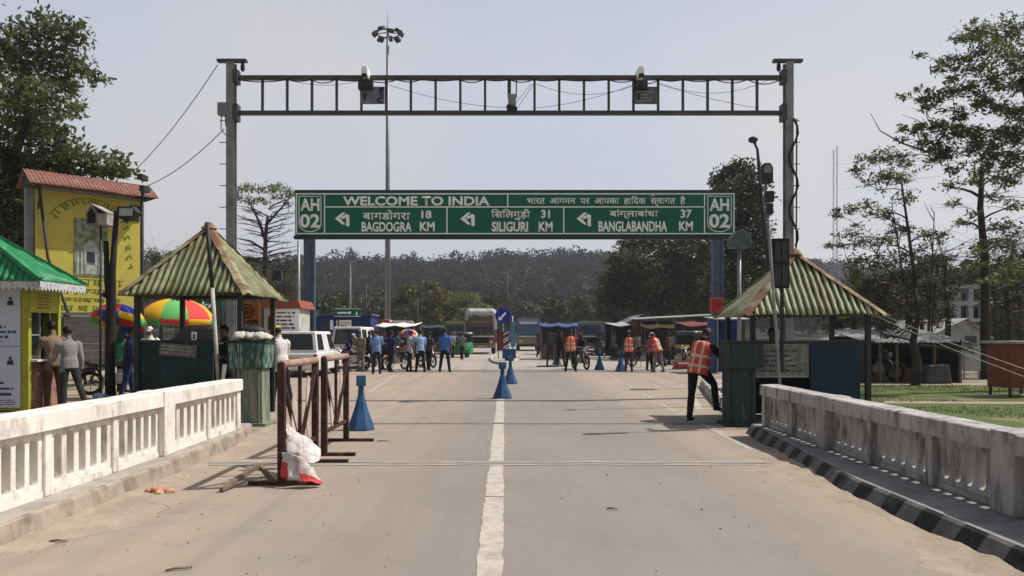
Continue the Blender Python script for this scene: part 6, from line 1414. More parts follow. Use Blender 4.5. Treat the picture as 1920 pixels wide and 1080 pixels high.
    # hair or head cover
    def dome(mb_, r, zc, cut, yc=-.004):
        nn, mm = 18, 10; rows = []
        for i in range(mm + 1):
            a = math.pi / 2 * i / mm * 1.0; row = []
            for j in range(nn):
                b = 2 * math.pi * j / nn; lowz = cut(b); zz = math.cos(a); zl = lowz + (1 - lowz) * zz if True else zz
                ss = math.sqrt(max(0, 1 - max(-1, min(1, zl)) ** 2)) if zl > -1 else 0
                row.append((r[0] * ss * math.cos(b), yc + r[1] * ss * math.sin(b), zc + r[2] * zl))
            rows.append(row)
        mb_.loft(rows[::-1], 0, True, M=HM)
    if not helmet:
        m_ = MB(); dome(m_, (.082, .099, .108), .012, lambda b: -.55 + .95 * max(0, math.sin(b)) ** .6); m_.build('hair', HAIRM, root)
    if cap:
        m_ = MB(); dome(m_, (.090, .108, .115), .012, lambda b: .25); m_.loft([[(-.07, .085, .045), (.07, .085, .045), (.07, .09, .038), (-.07, .09, .038)], [(-.055, .175, .03), (.055, .175, .03), (.055, .17, .024), (-.055, .17, .024)]], 0, True, M=HM); m_.build('cap', cloth_m(cap), root)
    if helmet:
        m_ = MB(); m_.ball((0, -.01, .015), (.125, .145, .135), 16, 12, M=HM); m_.build('helmet', cloth_m(helmet), root); m_ = MB(); m_.ball((0, .03, .0), (.105, .115, .06), 12, 8, M=HM); m_.build('visor', K['glass'], root)
    if near:
        for e in (-1, 1):
            m_ = MB(); m_.ball((e * .031, .080, .018), (.014, .010, .009), 10, 8, M=HM); ey = m_.build('eye', EYE_W, root); m_ = MB(); m_.ball((e * .031, .087, .018), (.0065, .005, .0065), 8, 6, M=HM); m_.build('pupil', HAIRM, ey)
        m_ = MB(); m_.ball((0, .087, -.062), (.024, .009, .008), 10, 6, M=HM); m_.build('mouth', mat('lips', (.16, .05, .04), .6), root)
    if vest:
        ts = [-.09, -.03, .03, .05, .07, .15, .21, .235, .26, .32, .40, .45, .485, .515]; mats_ = [K['orange'], K['silver']]; rows = []
        for t_ in ts:
            a = np.interp(t_, [r_[0] for r_ in TORSO], [r_[1] for r_ in TORSO]); b = np.interp(t_, [r_[0] for r_ in TORSO], [r_[2] for r_ in TORSO])
            a, b = max(a, .168 if t_ < .1 else 0), max(b, .12 if t_ < .1 else 0); rows.append(ring(t_, a + .026, b + .028, 28))
        m_ = MB(); nn = 28
        for i in range(len(ts) - 1):
            for k in range(nn):
                ang = (k + .5) / nn * 360; mi = 0
                if ts[i] in (.03, .05, .21, .235): mi = 1
                if any(abs(ang - c) < 7 for c in (66, 114, 246, 294)): mi = 1
                m_.add([rows[i][k], rows[i][(k + 1) % nn], rows[i + 1][(k + 1) % nn], rows[i + 1][k]], [(0, 1, 2, 3)], mi, True)
        m_.build('vest', mats_, root, solid=.004)
    body_drop = -zmin
    if seat is not None: body_drop = seat - .82
    for c in kids(root): c.location.z += body_drop
    root.scale = (s, s, s)
    return root
LB, MBL, NV, GY, BK, WH = (.34, .44, .62), (.06, .16, .46), (.02, .025, .09), (.16, .16, .15), (.014, .014, .017), (.68, .67, .64)
W1 = dict(ll=(10, 3, 4), lr=(-8, 3, 8)); HP = dict(al=(-12, 30, 70, -30), ar=(-12, 30, 70, -30)); FOLD = dict(al=(28, 8, 95, -40), ar=(28, 8, 95, -40)); PH = dict(ar=(35, 12, 110, -10), head=22)
YV = 13.45
person('man in an orange reflective vest leaning on the dark cabinet, one foot raised', 1312, YV, 38, BK, BK, dict(lean=13, side=6, head=28, turn=25, al=(38, 12, 45, -22), ar=(50, 16, 50, -5), ll=(-4, 3, 2), lr=(52, 10, 62)), 1.0, 'long', True, near=True, x=gx(1309, YV), untuck=False)
person('man in tan shirt and dark brown trousers standing at the kiosk counter', 101, 15.6, -62, (.24, .165, .115), (.10, .055, .045), dict(lean=4, al=(30, 10, 60, -6), ar=(34, 10, 60, -6), head=8), 1.06, 'long', near=True)
person('man in grey patterned shirt stepping past the kiosk with feet apart', 130, 15.4, -52, (.24, .24, .24), (.03, .03, .034), dict(lean=5, al=(20, 10, 40, -4), ar=(-8, 10, 20, 2), ll=(-4, 4, 4), lr=(-22, 5, 8)), 1.0, 'long', near=True)
person('man in a white shirt and yellow cap behind the maroon barricades', 527, 16.2, -50, WH, BK, dict(lean=8, al=(18, 10, 35, 0), ar=(16, 10, 40, -4), head=14, **W1), 1.02, 'long', cap=(.55, .52, .05), near=True)
person('dark clothed man standing in shade inside the mossy roofed hut', 424, 14.6, -160, (.025, .025, .028), BK, dict(al=(25, 10, 70, -15), ar=(15, 10, 30, -5)), 1.0, 'long')
person('man in white shirt and white cap under the large striped umbrella', 282, 20.5, 170, WH, BK, dict(head=10), 1.02, cap=WH)
person('person in dark blue standing beside the teal hut wall', 240, 18.0, 60, NV, NV, dict(lean=4, **W1), 1.0, 'long')
person('small figure in green by the parked motorcycle below the billboard', 229, 20.3, 20, (.03, .22, .12), BK, dict(lean=10, head=10), .92)
person('dark clothed figure standing in shade under the striped hut roof', 1448, 13.9, -150, (.02, .02, .022), BK, dict(al=(30, 10, 60, -10)), .96, 'long')
# left group on the forecourt
person('man in olive shirt and trousers beside the white van', 676, 31.6, 200, (.17, .17, .12), (.19, .18, .13), dict(**PH), 1.0)
person('man in light blue shirt seen from behind, hands before him, in the knot of people', 706, 29.6, -10, (.16, .27, .52), (.025, .025, .04), dict(**FOLD), 1.02)
person('man in navy shirt standing half hidden by the group', 732, 31.4, 40, NV, BK, dict(**W1), 1.0)
person('person in dark blue cap bending by the van', 650, 31.9, 120, NV, BK, dict(lean=28, head=10, al=(40, 8, 30, 0), ar=(40, 8, 30, 0)), .98, cap=LB)
person('man in black standing between the olive and light blue shirts', 692, 32.6, 150, BK, BK, dict(**W1), 1.0)
person('person in dark clothes right beside the motorcycle at the group', 722, 32.6, 190, (.05, .05, .07), BK, dict(**FOLD), .98)
person('man in pale grey blue shirt under the small multicoloured umbrella', 768, 31.5, 60, (.40, .44, .52), BK, dict(**W1), 1.0)
person('man in white and blue shirt pointing, beside the pale shirt', 788, 31.3, -25, (.28, .42, .68), BK, dict(al=(40, 25, 40, 0), **W1), 1.03)
person('man in dark grey shirt right behind the white and blue shirt', 804, 32.3, 30, (.06, .065, .065), BK, dict(**W1), .98)
person('man in bright blue shirt with feet apart, nearest the median', 834, 31.2, 15, MBL, BK, dict(al=(20, 8, 80, -30), ll=(3, 9, 2), lr=(-3, 9, 2)), 1.06)
# right group
person('man in orange vest standing with his back turned beside the motorcyclist', 1070, 31.6, 6, (.20, .03, .03), BK, dict(ll=(2, 8, 2), lr=(-2, 8, 2), **FOLD), 1.03, 'short', True)
person('rider in dark clothes and helmet sitting on the motorcycle', 1090, 33.75, 200, BK, BK, dict(lean=12, al=(45, 14, 30, 4), ar=(45, 14, 30, 4), ll=(70, 14, 78), lr=(70, 14, 78)), .98, 'long', helmet=(.10, .03, .02), seat=.80)
person('man in orange vest standing alone between two dark blue cones', 1179, 31.4, 12, (.05, .05, .06), (.045, .04, .04), dict(al=(10, 10, 30, 0), **W1), 1.0, 'short', True, cap=GY)
person('bending man in orange vest and khaki trousers by the parked motorcycles', 1234, 31.0, -40, (.35, .05, .05), (.22, .20, .16), dict(lean=24, head=14, al=(50, 8, 30, 0), ar=(45, 8, 30, 0), **W1), 1.0, 'short', True, cap=WH)
person('person in pink and dark clothes beside the bending vest man', 1218, 32.4, 150, (.45, .10, .16), BK, dict(lean=14, head=10), .95, helmet=(.02, .02, .025))
person('dark figure standing by the market shed posts', 1252, 38.5, 100, (.10, .03, .03), BK, dict(**W1), 1.0)
person('dark figure standing behind the black stand barrier', 1052, 38, 170, BK, BK, dict(**W1), 1.0)

for u, Y, f, c, lab in ((866, 47, 30, (.18, .2, .2), 'distant man in grey before the truck with the white tarpaulin'), (848, 50, 200, (.35, .36, .38), 'distant man in pale shirt before the teal truck'), (1012, 52, 150, (.06, .07, .1), 'distant dark figure right of the bus front'),
                        (1032, 45, 10, (.05, .05, .05), 'distant dark figure past the black stand barrier'), (1150, 46, 90, (.10, .12, .2), 'distant figure in dark blue in front of the off-roader'), (1196, 44, -30, (.22, .20, .17), 'distant figure in tan beside the red brown shed wall'),
                        (1262, 44, 40, (.3, .3, .31), 'distant figure in pale grey under the striped awning'), (745, 42, 60, (.09, .1, .14), 'distant figure in slate under the small umbrella'), (684, 40, 20, (.32, .06, .05), 'distant figure in red behind the white van')):
    person(lab, u, Y, f, c, BK, dict(**(FOLD if u % 2 else W1)), 1.0)
# ------------------------------------------------------------------ vegetation
rs = np.random.RandomState(21)
def leaf_quads(P, size, up=.35, asp=.5, droop=0.0, rs=rs):
    """P (n,3) leaf centres -> quads (V, F): diamond-shaped leaves with a fold-free random tilt"""
    n = len(P); d = rs.normal(size=(n, 3)); d[:, 2] = d[:, 2] * .6 - droop; d /= np.linalg.norm(d, axis=1)[:, None] + 1e-9
    nn = rs.normal(size=(n, 3)) * (1 - up); nn[:, 2] += up * 2; s = np.cross(d, nn); s /= np.linalg.norm(s, axis=1)[:, None] + 1e-9
    L_ = size * rs.uniform(.6, 1.25, (n, 1)); w = L_ * asp
    V = np.stack([P - d * L_, P + s * w - d * L_ * .1, P + d * L_, P - s * w - d * L_ * .1], 1).reshape(-1, 3)
    return V, np.arange(4 * n).reshape(-1, 4)
def clump_points(clumps, dens, sub=10, spread=.22, shell=.55, rs=rs):
    out = []
    for c, r in clumps:
        r = np.array(r, float); m = max(3, int(dens * (r[0] * r[1] + r[0] * r[2] + r[1] * r[2]) / sub))
        d = rs.normal(size=(m, 3)); d /= np.linalg.norm(d, axis=1)[:, None]; k = shell + (1 - shell) * rs.rand(m, 1); k *= (1 + .16 * rs.normal(size=(m, 1)))
        cen = np.array(c) + d * k * r
        sp = spread * r.mean()
        out.append((cen[:, None, :] + rs.normal(size=(m, sub, 3)) * sp * np.array([1, 1, .55])).reshape(-1, 3))
    return np.concatenate(out)
def limbs(mb, trunk, clumps, r0, rmin=.02, n=6, twigs=3, tw=.5, rr=None):
    """trunk polyline with radii, then a branch to each clump from the nearest lower branch point, then twigs inside the clump"""
    rr = rr or random.Random(5); T = [Vector(p) for p in trunk]; k = len(T)
    mb.tube(T, [r0 * (1 - .62 * i / (k - 1)) for i in range(k)], 10)
    nodes = []
    for i in range(k - 1):
        for s in (0, .25, .5, .75): nodes.append((T[i].lerp(T[i + 1], s), r0 * (1 - .62 * (i + s) / (k - 1))))
    nodes.append((T[-1], r0 * .38)); nodes = [q for q in nodes if q[0].z > T[0].z + (T[-1].z - T[0].z) * .35]
    for c, r in sorted(clumps, key=lambda q: (Vector(q[0]) - T[-1]).length):
        c = Vector(c); b = min(nodes, key=lambda q: (q[0] - c).length + max(0, q[0].z - c.z + .1) * 1.5); a, ra = b
        d = c - a; L_ = d.length
        if L_ < .05: continue
        rb = max(rmin, min(ra * .7, .028 * L_ + rmin)); mid = a + d * .5 + Vector((rr.uniform(-.1, .1), rr.uniform(-.1, .1), rr.uniform(-.02, .14))) * L_
        pts = [a, a.lerp(mid, .5) + Vector((0, 0, .03 * L_)), mid, mid.lerp(c, .5) + Vector((rr.uniform(-.05, .05), 0, rr.uniform(-.05, .05))) * L_, c]; rad = [rb, rb * .85, rb * .7, rb * .5, rb * .3]
        mb.tube(pts, rad, n)
        for p, q in zip(pts[1:], rad[1:]): nodes.append((p, q))
        for _ in range(twigs):
            e = c + Vector((rr.gauss(0, 1) * r[0], rr.gauss(0, 1) * r[1], rr.gauss(0, 1) * r[2] * .8)) * tw; s = pts[2].lerp(c, rr.random())
            mb.tube([s, s.lerp(e, .5) + Vector((0, 0, rr.uniform(-.06, .08) * L_)), e], [rb * .35, rb * .25, rb * .12], 4)
def tree(name, label, base, trunk, clumps, r0, dens, size, lm, group=None, sub=10, spread=.22, up=.35, asp=.5, twigs=3, rmin=.02, droop=0, shell=.55, bark=None, extra=None, tw=.5):
    base = Vector(base); t = thing(name, label, 'tree', base, 0, group)
    cl = [((Vector(c) - base)[:], r) for c, r in clumps]; m = MB()
    limbs(m, [Vector(p) - base for p in trunk], cl, r0, rmin, 6, twigs, tw)
    if extra: extra(m, base)
    m.build('trunk', bark or K['bark'], t)
    P = clump_points(cl, dens, sub, spread, shell); V, F = leaf_quads(P, size, up, asp, droop); npmesh('crown', V, F, lm, t)
    return t
LM = {}
LM['broad'] = leafmat('broad_leaf', (.065, .085, .034), (.135, .15, .055), (.20, .215, .09), .38)
LM['feather'] = leafmat('feather_leaf', (.045, .06, .02), (.10, .12, .035), (.18, .20, .06), .38)
LM['dark'] = leafmat('dark_leaf', (.027, .04, .015), (.06, .076, .025), (.105, .125, .048), .25)
LM['mid'] = leafmat('mid_leaf', (.028, .042, .012), (.06, .075, .02), (.11, .12, .04), .22)
LM['yellow'] = leafmat('yellow_green_leaf', (.06, .068, .02), (.115, .115, .03), (.17, .16, .05), .25)
LM['light'] = leafmat('light_leaf', (.10, .14, .035), (.15, .19, .05), (.22, .25, .09), .3)
LM['dry'] = leafmat('dry_leaf', (.05, .045, .028), (.085, .075, .042), (.13, .115, .06), .2)
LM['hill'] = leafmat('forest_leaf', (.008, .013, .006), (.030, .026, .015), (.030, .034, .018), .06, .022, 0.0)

def pix(lst, Y, dy=.9, sc=1.0, flat=1.0, seed=0):
    q = random.Random(seed); out = []
    for (u, v, ru, rv) in lst:
        y = Y + q.uniform(-dy, dy); k = y / FPX; out.append((at(u, v, y), (ru * k * sc, min(ru * k, max(dy, .6)) * .9, rv * k * sc * flat)))
    return out
# big tree at the upper left: broad drooping leaves
YT1 = 27.5
c1 = [(30, 75, 55, 40), (95, 55, 48, 28), (140, 62, 32, 24), (60, 125, 60, 40), (120, 110, 45, 34), (20, 180, 55, 45), (75, 180, 50, 36), (125, 160, 36, 28), (160, 130, 24, 16), (185, 150, 22, 12),
      (30, 240, 55, 45), (85, 235, 48, 38), (130, 205, 28, 20), (20, 300, 52, 45), (75, 300, 48, 40), (115, 260, 30, 24), (150, 290, 36, 20), (200, 300, 30, 20), (232, 318, 24, 16), (20, 370, 50, 45), (60, 370, 36, 42), (10, 430, 40, 45), (-40, 120, 60, 55), (-60, 230, 60, 60), (-50, 340, 60, 60), (45, 440, 34, 34)]
tree('broadleaf_tree', 'large broad leaved tree towering at the edge behind the billboard', (gx(-30, YT1 + 1), YT1 + 1, 0), [(gx(-30, YT1 + 1), YT1 + 1, 0), (gx(-28, YT1 + 1), YT1 + 1, 3.4), (gx(-5, YT1 + .6), YT1 + .6, 6.2), (gx(30, YT1), YT1, 8.3), (gx(50, YT1), YT1, 9.6)],
     pix(c1, YT1, 1.1, 1, 1, 3), .32, 215, .135, LM['broad'], spread=.30, up=.1, asp=.46, droop=.6, twigs=6, rmin=.014, sub=5, tw=1.0, shell=.35)
q = random.Random(8)
c = [(20 + 25 * (k % 4) + q.uniform(-8, 8) + 5, 330 + 38 * (k // 4) + q.uniform(-8, 8), 30, 30) for k in range(16)] + [(-25, 360, 40, 50), (-25, 450, 40, 50), (15, 300, 34, 28), (100, 300, 34, 25), (160, 318, 30, 18), (210, 322, 26, 14)]
tree('leafy_tree', 'dense mid green tree filling the gap behind the green roofed kiosk', (gx(30, 26.5), 26.5, 0), [(gx(30, 26.5), 26.5, 0), (gx(35, 26.5), 26.5, 3), (gx(45, 26.5), 26.5, 5)], pix(c, 27.5, 1.2, 1.1, 1, 5), .22, 420, .12, LM['mid'], spread=.32)
# flat topped tree behind the mossy hut roof
YT2 = 47; q = random.Random(12); top = [(445 + k * 13.5 + q.uniform(-4, 4), 362 - 12 * math.sin(math.pi * (k + .5) / 9) + q.uniform(-5, 7), 17, 7) for k in range(9)] + [(455 + 12 * k, 374 + q.uniform(-4, 8), 12, 5) for k in range(8)]
bare = [(452 + q.uniform(0, 100), v + q.uniform(-6, 6), 12, 3) for v in (395, 395, 412, 412, 428, 428, 442, 442, 455, 470, 470, 485) for _ in range(2)]
b2 = (gx(499, YT2), YT2, 0)
t = thing('flat_topped_tree', 'nearly bare tree with a flat pale green top behind the mossy hut roof', 'tree', b2); B2 = Vector(b2); m = MB()
limbs(m, [Vector((0, 0, 0)), at(497, 500, YT2) - B2, at(498, 440, YT2) - B2, at(502, 405, YT2) - B2], [((p - B2)[:], r) for p, r in pix(top + bare, YT2, 1.5, 1, 1, 4)], .20, .02, 5, 5, 1.1, random.Random(3))
q = random.Random(5); A2 = lambda u, v: at(u, v, YT2 + q.uniform(-1.2, 1.2)) - B2
m.tube([at(498, 452, YT2) - B2, A2(486, 415), A2(472, 388), A2(462, 366)], [.11, .08, .06, .03], 7); m.tube([at(500, 420, YT2) - B2, A2(518, 400), A2(533, 384), A2(545, 366)], [.10, .07, .05, .03], 7); m.tube([at(498, 470, YT2) - B2, A2(470, 452), A2(445, 447)], [.09, .06, .03], 6)
for k in range(46):
    v = q.uniform(372, 492); sg_ = q.choice((-1, 1)); L_ = q.uniform(22, 62) * (1 if v > 400 else .7); u0 = 499 + sg_ * q.uniform(0, 20 if v < 420 else 4); dv = q.uniform(4, 14)
    P_ = [A2(u0, v + 8), A2(u0 + sg_ * L_ * .4, v + 2), A2(u0 + sg_ * L_ * .75, v), A2(u0 + sg_ * L_, v - dv * .4)]; m.tube(P_, [.04, .03, .02, .008], 5)
    for _ in range(3): b_ = P_[1].lerp(P_[3], q.random()); m.tube([b_, b_ + Vector((sg_ * q.uniform(.1, .5), q.uniform(-.5, .5), q.uniform(-.05, .35)))], [.014, .006], 4)
m.build('trunk', K['bark'], t); P = clump_points([((p - B2)[:], r) for p, r in pix(top, YT2, 1.5, 1, 1, 4)], 170, 6, .4, .3); V, F = leaf_quads(P, .12, .6, .45); npmesh('crown', V, F, LM['light'], t)
# tall dark tree behind the right end of the sign
q = random.Random(17); cd = [(1385, 318, 30, 20), (1360, 345, 30, 22), (1412, 340, 28, 24), (1385, 365, 42, 26), (1345, 372, 20, 16), (1420, 385, 26, 30), (1388, 410, 44, 32), (1420, 440, 26, 34), (1385, 455, 46, 34), (1395, 500, 48, 36), (1428, 490, 22, 34), (1370, 535, 34, 30)]
tree('dark_tree', 'tall dark narrow tree rising behind the end of the green sign', (gx(1388, 48), 48, 0), [(gx(1388, 48), 48, 0), at(1390, 540, 48), at(1388, 440, 48), at(1386, 340, 48)], pix(cd, 48, 1.4, 1, 1, 2), .32, 260, .17, LM['dark'], spread=.26, rmin=.03)
# spreading green trees behind the market
ca = [(1180, 465, 26, 20), (1215, 458, 30, 18), (1255, 462, 26, 18), (1160, 490, 24, 18), (1200, 495, 36, 24), (1250, 495, 38, 26), (1300, 480, 34, 28), (1165, 525, 34, 24), (1215, 530, 44, 28), (1270, 530, 44, 30), (1315, 520, 30, 34), (1150, 555, 28, 24), (1200, 565, 44, 24), (1260, 570, 46, 26), (1310, 565, 34, 30), (1290, 450, 26, 14)]
tree('spreading_tree', 'wide olive green spreading tree below the word BANGLABANDHA', (gx(1240, 72), 72, 0), [(gx(1240, 72), 72, 0), at(1238, 570, 72), at(1235, 520, 72), at(1232, 480, 72)], pix(ca, 72, 2.5, 1, 1, 6), .5, 130, .24, LM['mid'], spread=.25, rmin=.05)
cb = [(1150, 545, 24, 22), (1165, 575, 30, 24), (1140, 590, 24, 20), (1185, 592, 30, 16), (1130, 565, 16, 16)]
tree('bushy_tree', 'low dark bushy tree at the hill end of the market sheds', (gx(1155, 84), 84, 0), [(gx(1155, 84), 84, 0), at(1155, 590, 84), at(1153, 560, 84)], pix(cb, 84, 2, 1, 1, 6), .3, 110, .26, LM['dark'], spread=.25, rmin=.05)
cp = [(1330, 470, 22, 30), (1345, 520, 20, 30), (1332, 560, 22, 26), (1415, 540, 26, 26), (1400, 575, 34, 20), (1300, 592, 24, 14)]
tree('leafy_tree', 'dark leafy tree showing on both sides of the far sign post', (gx(1345, 56), 56, 0), [(gx(1345, 56), 56, 0), at(1348, 570, 56), at(1342, 500, 56)], pix(cp, 56, 1.6, 1, 1, 6), .25, 170, .2, LM['mid'], spread=.25, rmin=.03)
# big tree at the right: limbs reaching in with layered sprays
YR = 20.5
cr = [(1835, 55, 34, 16), (1800, 70, 22, 10), (1850, 90, 36, 22), (1900, 60, 40, 34), (1885, 110, 36, 22), (1790, 115, 28, 12), (1765, 118, 16, 8), (1825, 130, 34, 14), (1860, 150, 30, 16), (1810, 165, 28, 14), (1780, 170, 24, 12), (1745, 180, 24, 12), (1725, 188, 16, 8), (1840, 190, 26, 14), (1900, 160, 30, 16), (1870, 205, 30, 12), (1790, 205, 20, 12), (1915, 210, 30, 20),
      (1755, 235, 34, 14), (1715, 245, 24, 10), (1690, 242, 14, 7), (1790, 250, 34, 16), (1735, 275, 30, 16), (1770, 285, 34, 16), (1830, 245, 30, 12), (1870, 255, 34, 14), (1910, 262, 34, 18), (1820, 280, 30, 14), (1750, 300, 20, 12), (1860, 290, 34, 18), (1905, 300, 34, 20), (1935, 120, 40, 40), (1945, 230, 40, 40), (1840, 320, 26, 14), (1895, 340, 30, 18)]
_q = random.Random(41); cr += [(u + _q.uniform(-45, 45), v + _q.uniform(-22, 26), _q.uniform(9, 18), _q.uniform(6, 12)) for u, v, a_, b_ in cr for _ in range(2) if u > 1700]
def bare_twig(m, base):
    m.tube([at(1740, 285, YR) - base, at(1690, 268, YR) - base, at(1650, 245, YR) - base, at(1632, 212, YR) - base], [.03, .022, .014, .006], 5)
    m.tube([at(1745, 245, YR) - base, at(1720, 225, YR) - base, at(1690, 215, YR) - base], [.015, .01, .005], 4); m.tube([at(1750, 240, YR) - base, at(1738, 220, YR) - base, at(1735, 200, YR) - base], [.02, .012, .005], 4)
tree('rain_tree', 'tall feathery tree reaching in over the grass with layered sprays', (gx(1985, YR + .6), YR + .6, 0), [(gx(1985, YR + .6), YR + .6, 0), (gx(1978, YR + .5), YR + .5, 3.2), (gx(1965, YR + .3), YR + .3, 5.6), (gx(1945, YR), YR, 7.4), (gx(1915, YR), YR, 8.6)],
     pix(cr, YR, .8, 1, 1, 9), .24, 560, .085, LM['feather'], spread=.36, up=.25, asp=.30, droop=.35, twigs=7, rmin=.012, sub=9, shell=.1, extra=bare_twig, tw=.7)
YS2 = 27.0; q = random.Random(31)
cs = [(1660, 290, 28, 12), (1690, 300, 26, 12), (1640, 300, 22, 9), (1605, 318, 20, 8), (1625, 345, 18, 8), (1655, 330, 26, 12), (1685, 335, 26, 14), (1595, 390, 16, 7), (1570, 398, 14, 6), (1625, 385, 22, 9), (1655, 400, 22, 9), (1700, 370, 24, 12), (1590, 440, 24, 9), (1625, 455, 26, 12), (1575, 460, 14, 7), (1660, 450, 24, 11), (1700, 430, 24, 11), (1610, 490, 30, 14), (1650, 495, 30, 16), (1700, 480, 30, 14), (1740, 440, 22, 10), (1735, 490, 26, 12), (1690, 520, 34, 16), (1640, 530, 34, 16), (1600, 520, 22, 14)]
_q = random.Random(43); cs += [(u + _q.uniform(-30, 30), v + _q.uniform(-18, 18), _q.uniform(8, 14), _q.uniform(5, 9)) for u, v, a_, b_ in cs]
open_t = tree('open_tree', 'slim open crowned tree with separate leafy tiers beside the thin masts', (gx(1732, YS2), YS2, 0), [(gx(1732, YS2), YS2, 0), at(1728, 600, YS2), at(1712, 500, YS2), at(1700, 410, YS2), at(1690, 340, YS2)], pix(cs, YS2, 1.0, 1, 1, 3), .085, 420, .085, LM['feather'], spread=.42, up=.3, asp=.34, droop=.3, twigs=9, rmin=.012, sub=7, shell=.1, tw=1.3)
m = MB(); q = random.Random(8); b0 = Vector((gx(1732, YS2), YS2, 0))
for (ua, ub, vt, r_) in ((1738, 1752, 400, .06), (1725, 1672, 380, .05), (1742, 1765, 470, .045), (1728, 1640, 470, .04)):
    P_ = [at(ua, 708, YS2 + .3), at(ua + (ub - ua) * .25, 610, YS2 + .5), at(ua + (ub - ua) * .6, 520, YS2 + q.uniform(-.5, .8)), at(ub, vt, YS2 + q.uniform(-.8, .8))]
    m.tube(P_, [r_, r_ * .85, r_ * .6, r_ * .25], 7)
    for _ in range(12):
        a_ = P_[2].lerp(P_[3], q.random()); e_ = a_ + Vector((q.gauss(0, .6), q.gauss(0, .5), q.uniform(.1, .9))); m.tube([a_, a_.lerp(e_, .5) + Vector((0, 0, -.05)), e_], [.02, .014, .005], 4)
stem = m.build('side_stem', K['bark'], open_t); stem.location = -b0
YV2 = 26.2
cv = [(1800, 420, 18, 8), (1770, 440, 20, 9), (1830, 400, 16, 8), (1880, 425, 30, 14), (1905, 440, 24, 14), (1870, 455, 26, 12), (1790, 380, 20, 8), (1860, 370, 20, 9), (1900, 385, 22, 10), (1780, 350, 20, 8), (1820, 340, 20, 9), (1880, 330, 26, 12)]
tree('straight_trunk_tree', 'dark straight trunked tree standing before the white gabled house', (gx(1846, YV2), YV2, 0), [(gx(1846, YV2), YV2, 0), at(1848, 600, YV2), at(1846, 480, YV2), at(1838, 390, YV2), at(1842, 310, YV2)], pix(cv, YV2, 1.0, 1, 1, 3), .19, 340, .09, LM['feather'], spread=.44, up=.3, asp=.34, droop=.3, twigs=9, rmin=.012, sub=8, shell=.2, tw=1.6)
cy = [(1835, 470, 18, 10), (1860, 490, 22, 12), (1830, 500, 18, 10), (1895, 500, 26, 16), (1880, 520, 24, 12), (1850, 525, 20, 8)]
tree('bright_bush_tree', 'bright yellow green young tree in front of the unfinished building', (gx(1868, 24.9), 24.9, 0), [(gx(1868, 24.9), 24.9, 0), at(1866, 600, 24.9), at(1862, 520, 24.9)], pix(cy, 24.9, .5, 1, 1, 3), .06, 400, .08, LM['light'], spread=.3, twigs=3, rmin=.01)
# tangled dry trees in the shade on the right
def dry_tree(label, u, Y, v0, seed, wide=60, lm='dry', dens=46, tw=8, name='dry_tree'):
    q = random.Random(seed); cl = [(u + q.gauss(0, .55) * wide, v0 + abs(q.gauss(0, .5)) * (620 - v0) * .8, 20, 13) for _ in range(16)]
    tree(name, label, (gx(u, Y), Y, 0), [(gx(u, Y), Y, 0), at(u + 3, 600, Y), at(u - 3, (600 + v0) / 2, Y), at(u, v0 + 10, Y)], pix(cl, Y, 1.2, 1, 1, seed), .13, dens * 3.2, .085, LM[lm], spread=.35, twigs=tw + 5, rmin=.014, sub=6, tw=1.7, shell=.2)
for a in (('tangled dry tree close behind the striped hut roof', 1650, 27.5, 530, 1, 50), ('dry twiggy tree between the low shed and the slim open tree', 1700, 28.5, 520, 2, 60, 'mid', 70), ('dry twiggy tree in front of the grey house roof', 1775, 29, 470, 3, 60), ('dry twiggy tree behind the rust red kiosk', 1890, 27.5, 520, 4, 60),
          ('brown twiggy tree leaning over the rust red kiosk roof', 1912, 30, 470, 5, 50, 'mid', 60), ('sparse dry tree behind the striped hut', 1600, 33, 540, 6, 50, 'mid', 80), ('dry tree deep behind the unfinished building', 1810, 50, 500, 7, 80, 'mid', 60), ('leafy dry tree at the back of the zinc huts', 1680, 46, 520, 8, 90, 'mid', 60), ('dark tree far behind the striped hut', 1560, 52, 545, 9, 60, 'dark', 80), ('dark dry tree filling the gap behind the dry twiggy ones', 1740, 40, 490, 10, 70, 'dark', 60), ('dark dry tree deep behind the red kiosk', 1900, 44, 450, 11, 70, 'dark', 60)): dry_tree(*a)
q = random.Random(61); cl = [(1712 + q.gauss(0, 38), q.uniform(520, 655), 15, 12) for _ in range(18)]
tree('tangled_tree', 'slim bent trunk tree standing right before the low dark shed', (gx(1716, 23.0), 23.0, 0), [(gx(1716, 23), 23, 0), at(1720, 680, 23), at(1712, 640, 23), at(1722, 590, 23), at(1715, 540, 23)], pix(cl, 23, .6, 1, 1, 2), .15, 200, .07, LM['dry'], spread=.4, twigs=12, rmin=.018, sub=6, tw=1.7, shell=.2)
for i_, (u_, Y_, v_, lab_) in enumerate(((1590, 40, 575, 'dark undergrowth bush behind the striped hut'), (1650, 38, 560, 'dark bush mass behind the zinc hut roof'), (1720, 42, 555, 'dark bush mass between the zinc huts and the white house'), (1880, 38, 560, 'dark bush mass behind the rust red kiosk'), (1935, 36, 540, 'dark bush mass at the edge behind the kiosk roof'), (1790, 58, 545, 'dark bush mass behind the unfinished building'))):
    cl = [(u_ + q.gauss(0, 24), q.uniform(v_, 640), 22, 16) for _ in range(12)]
    tree('bush', lab_, (gx(u_, Y_), Y_, 0), [(gx(u_, Y_), Y_, 0), at(u_, 630, Y_), at(u_, 600, Y_)], pix(cl, Y_, 1.2, 1, 1, i_), .10, 170, .13, LM['dark'], 'dark bushes behind the huts', spread=.3, twigs=4, rmin=.015)
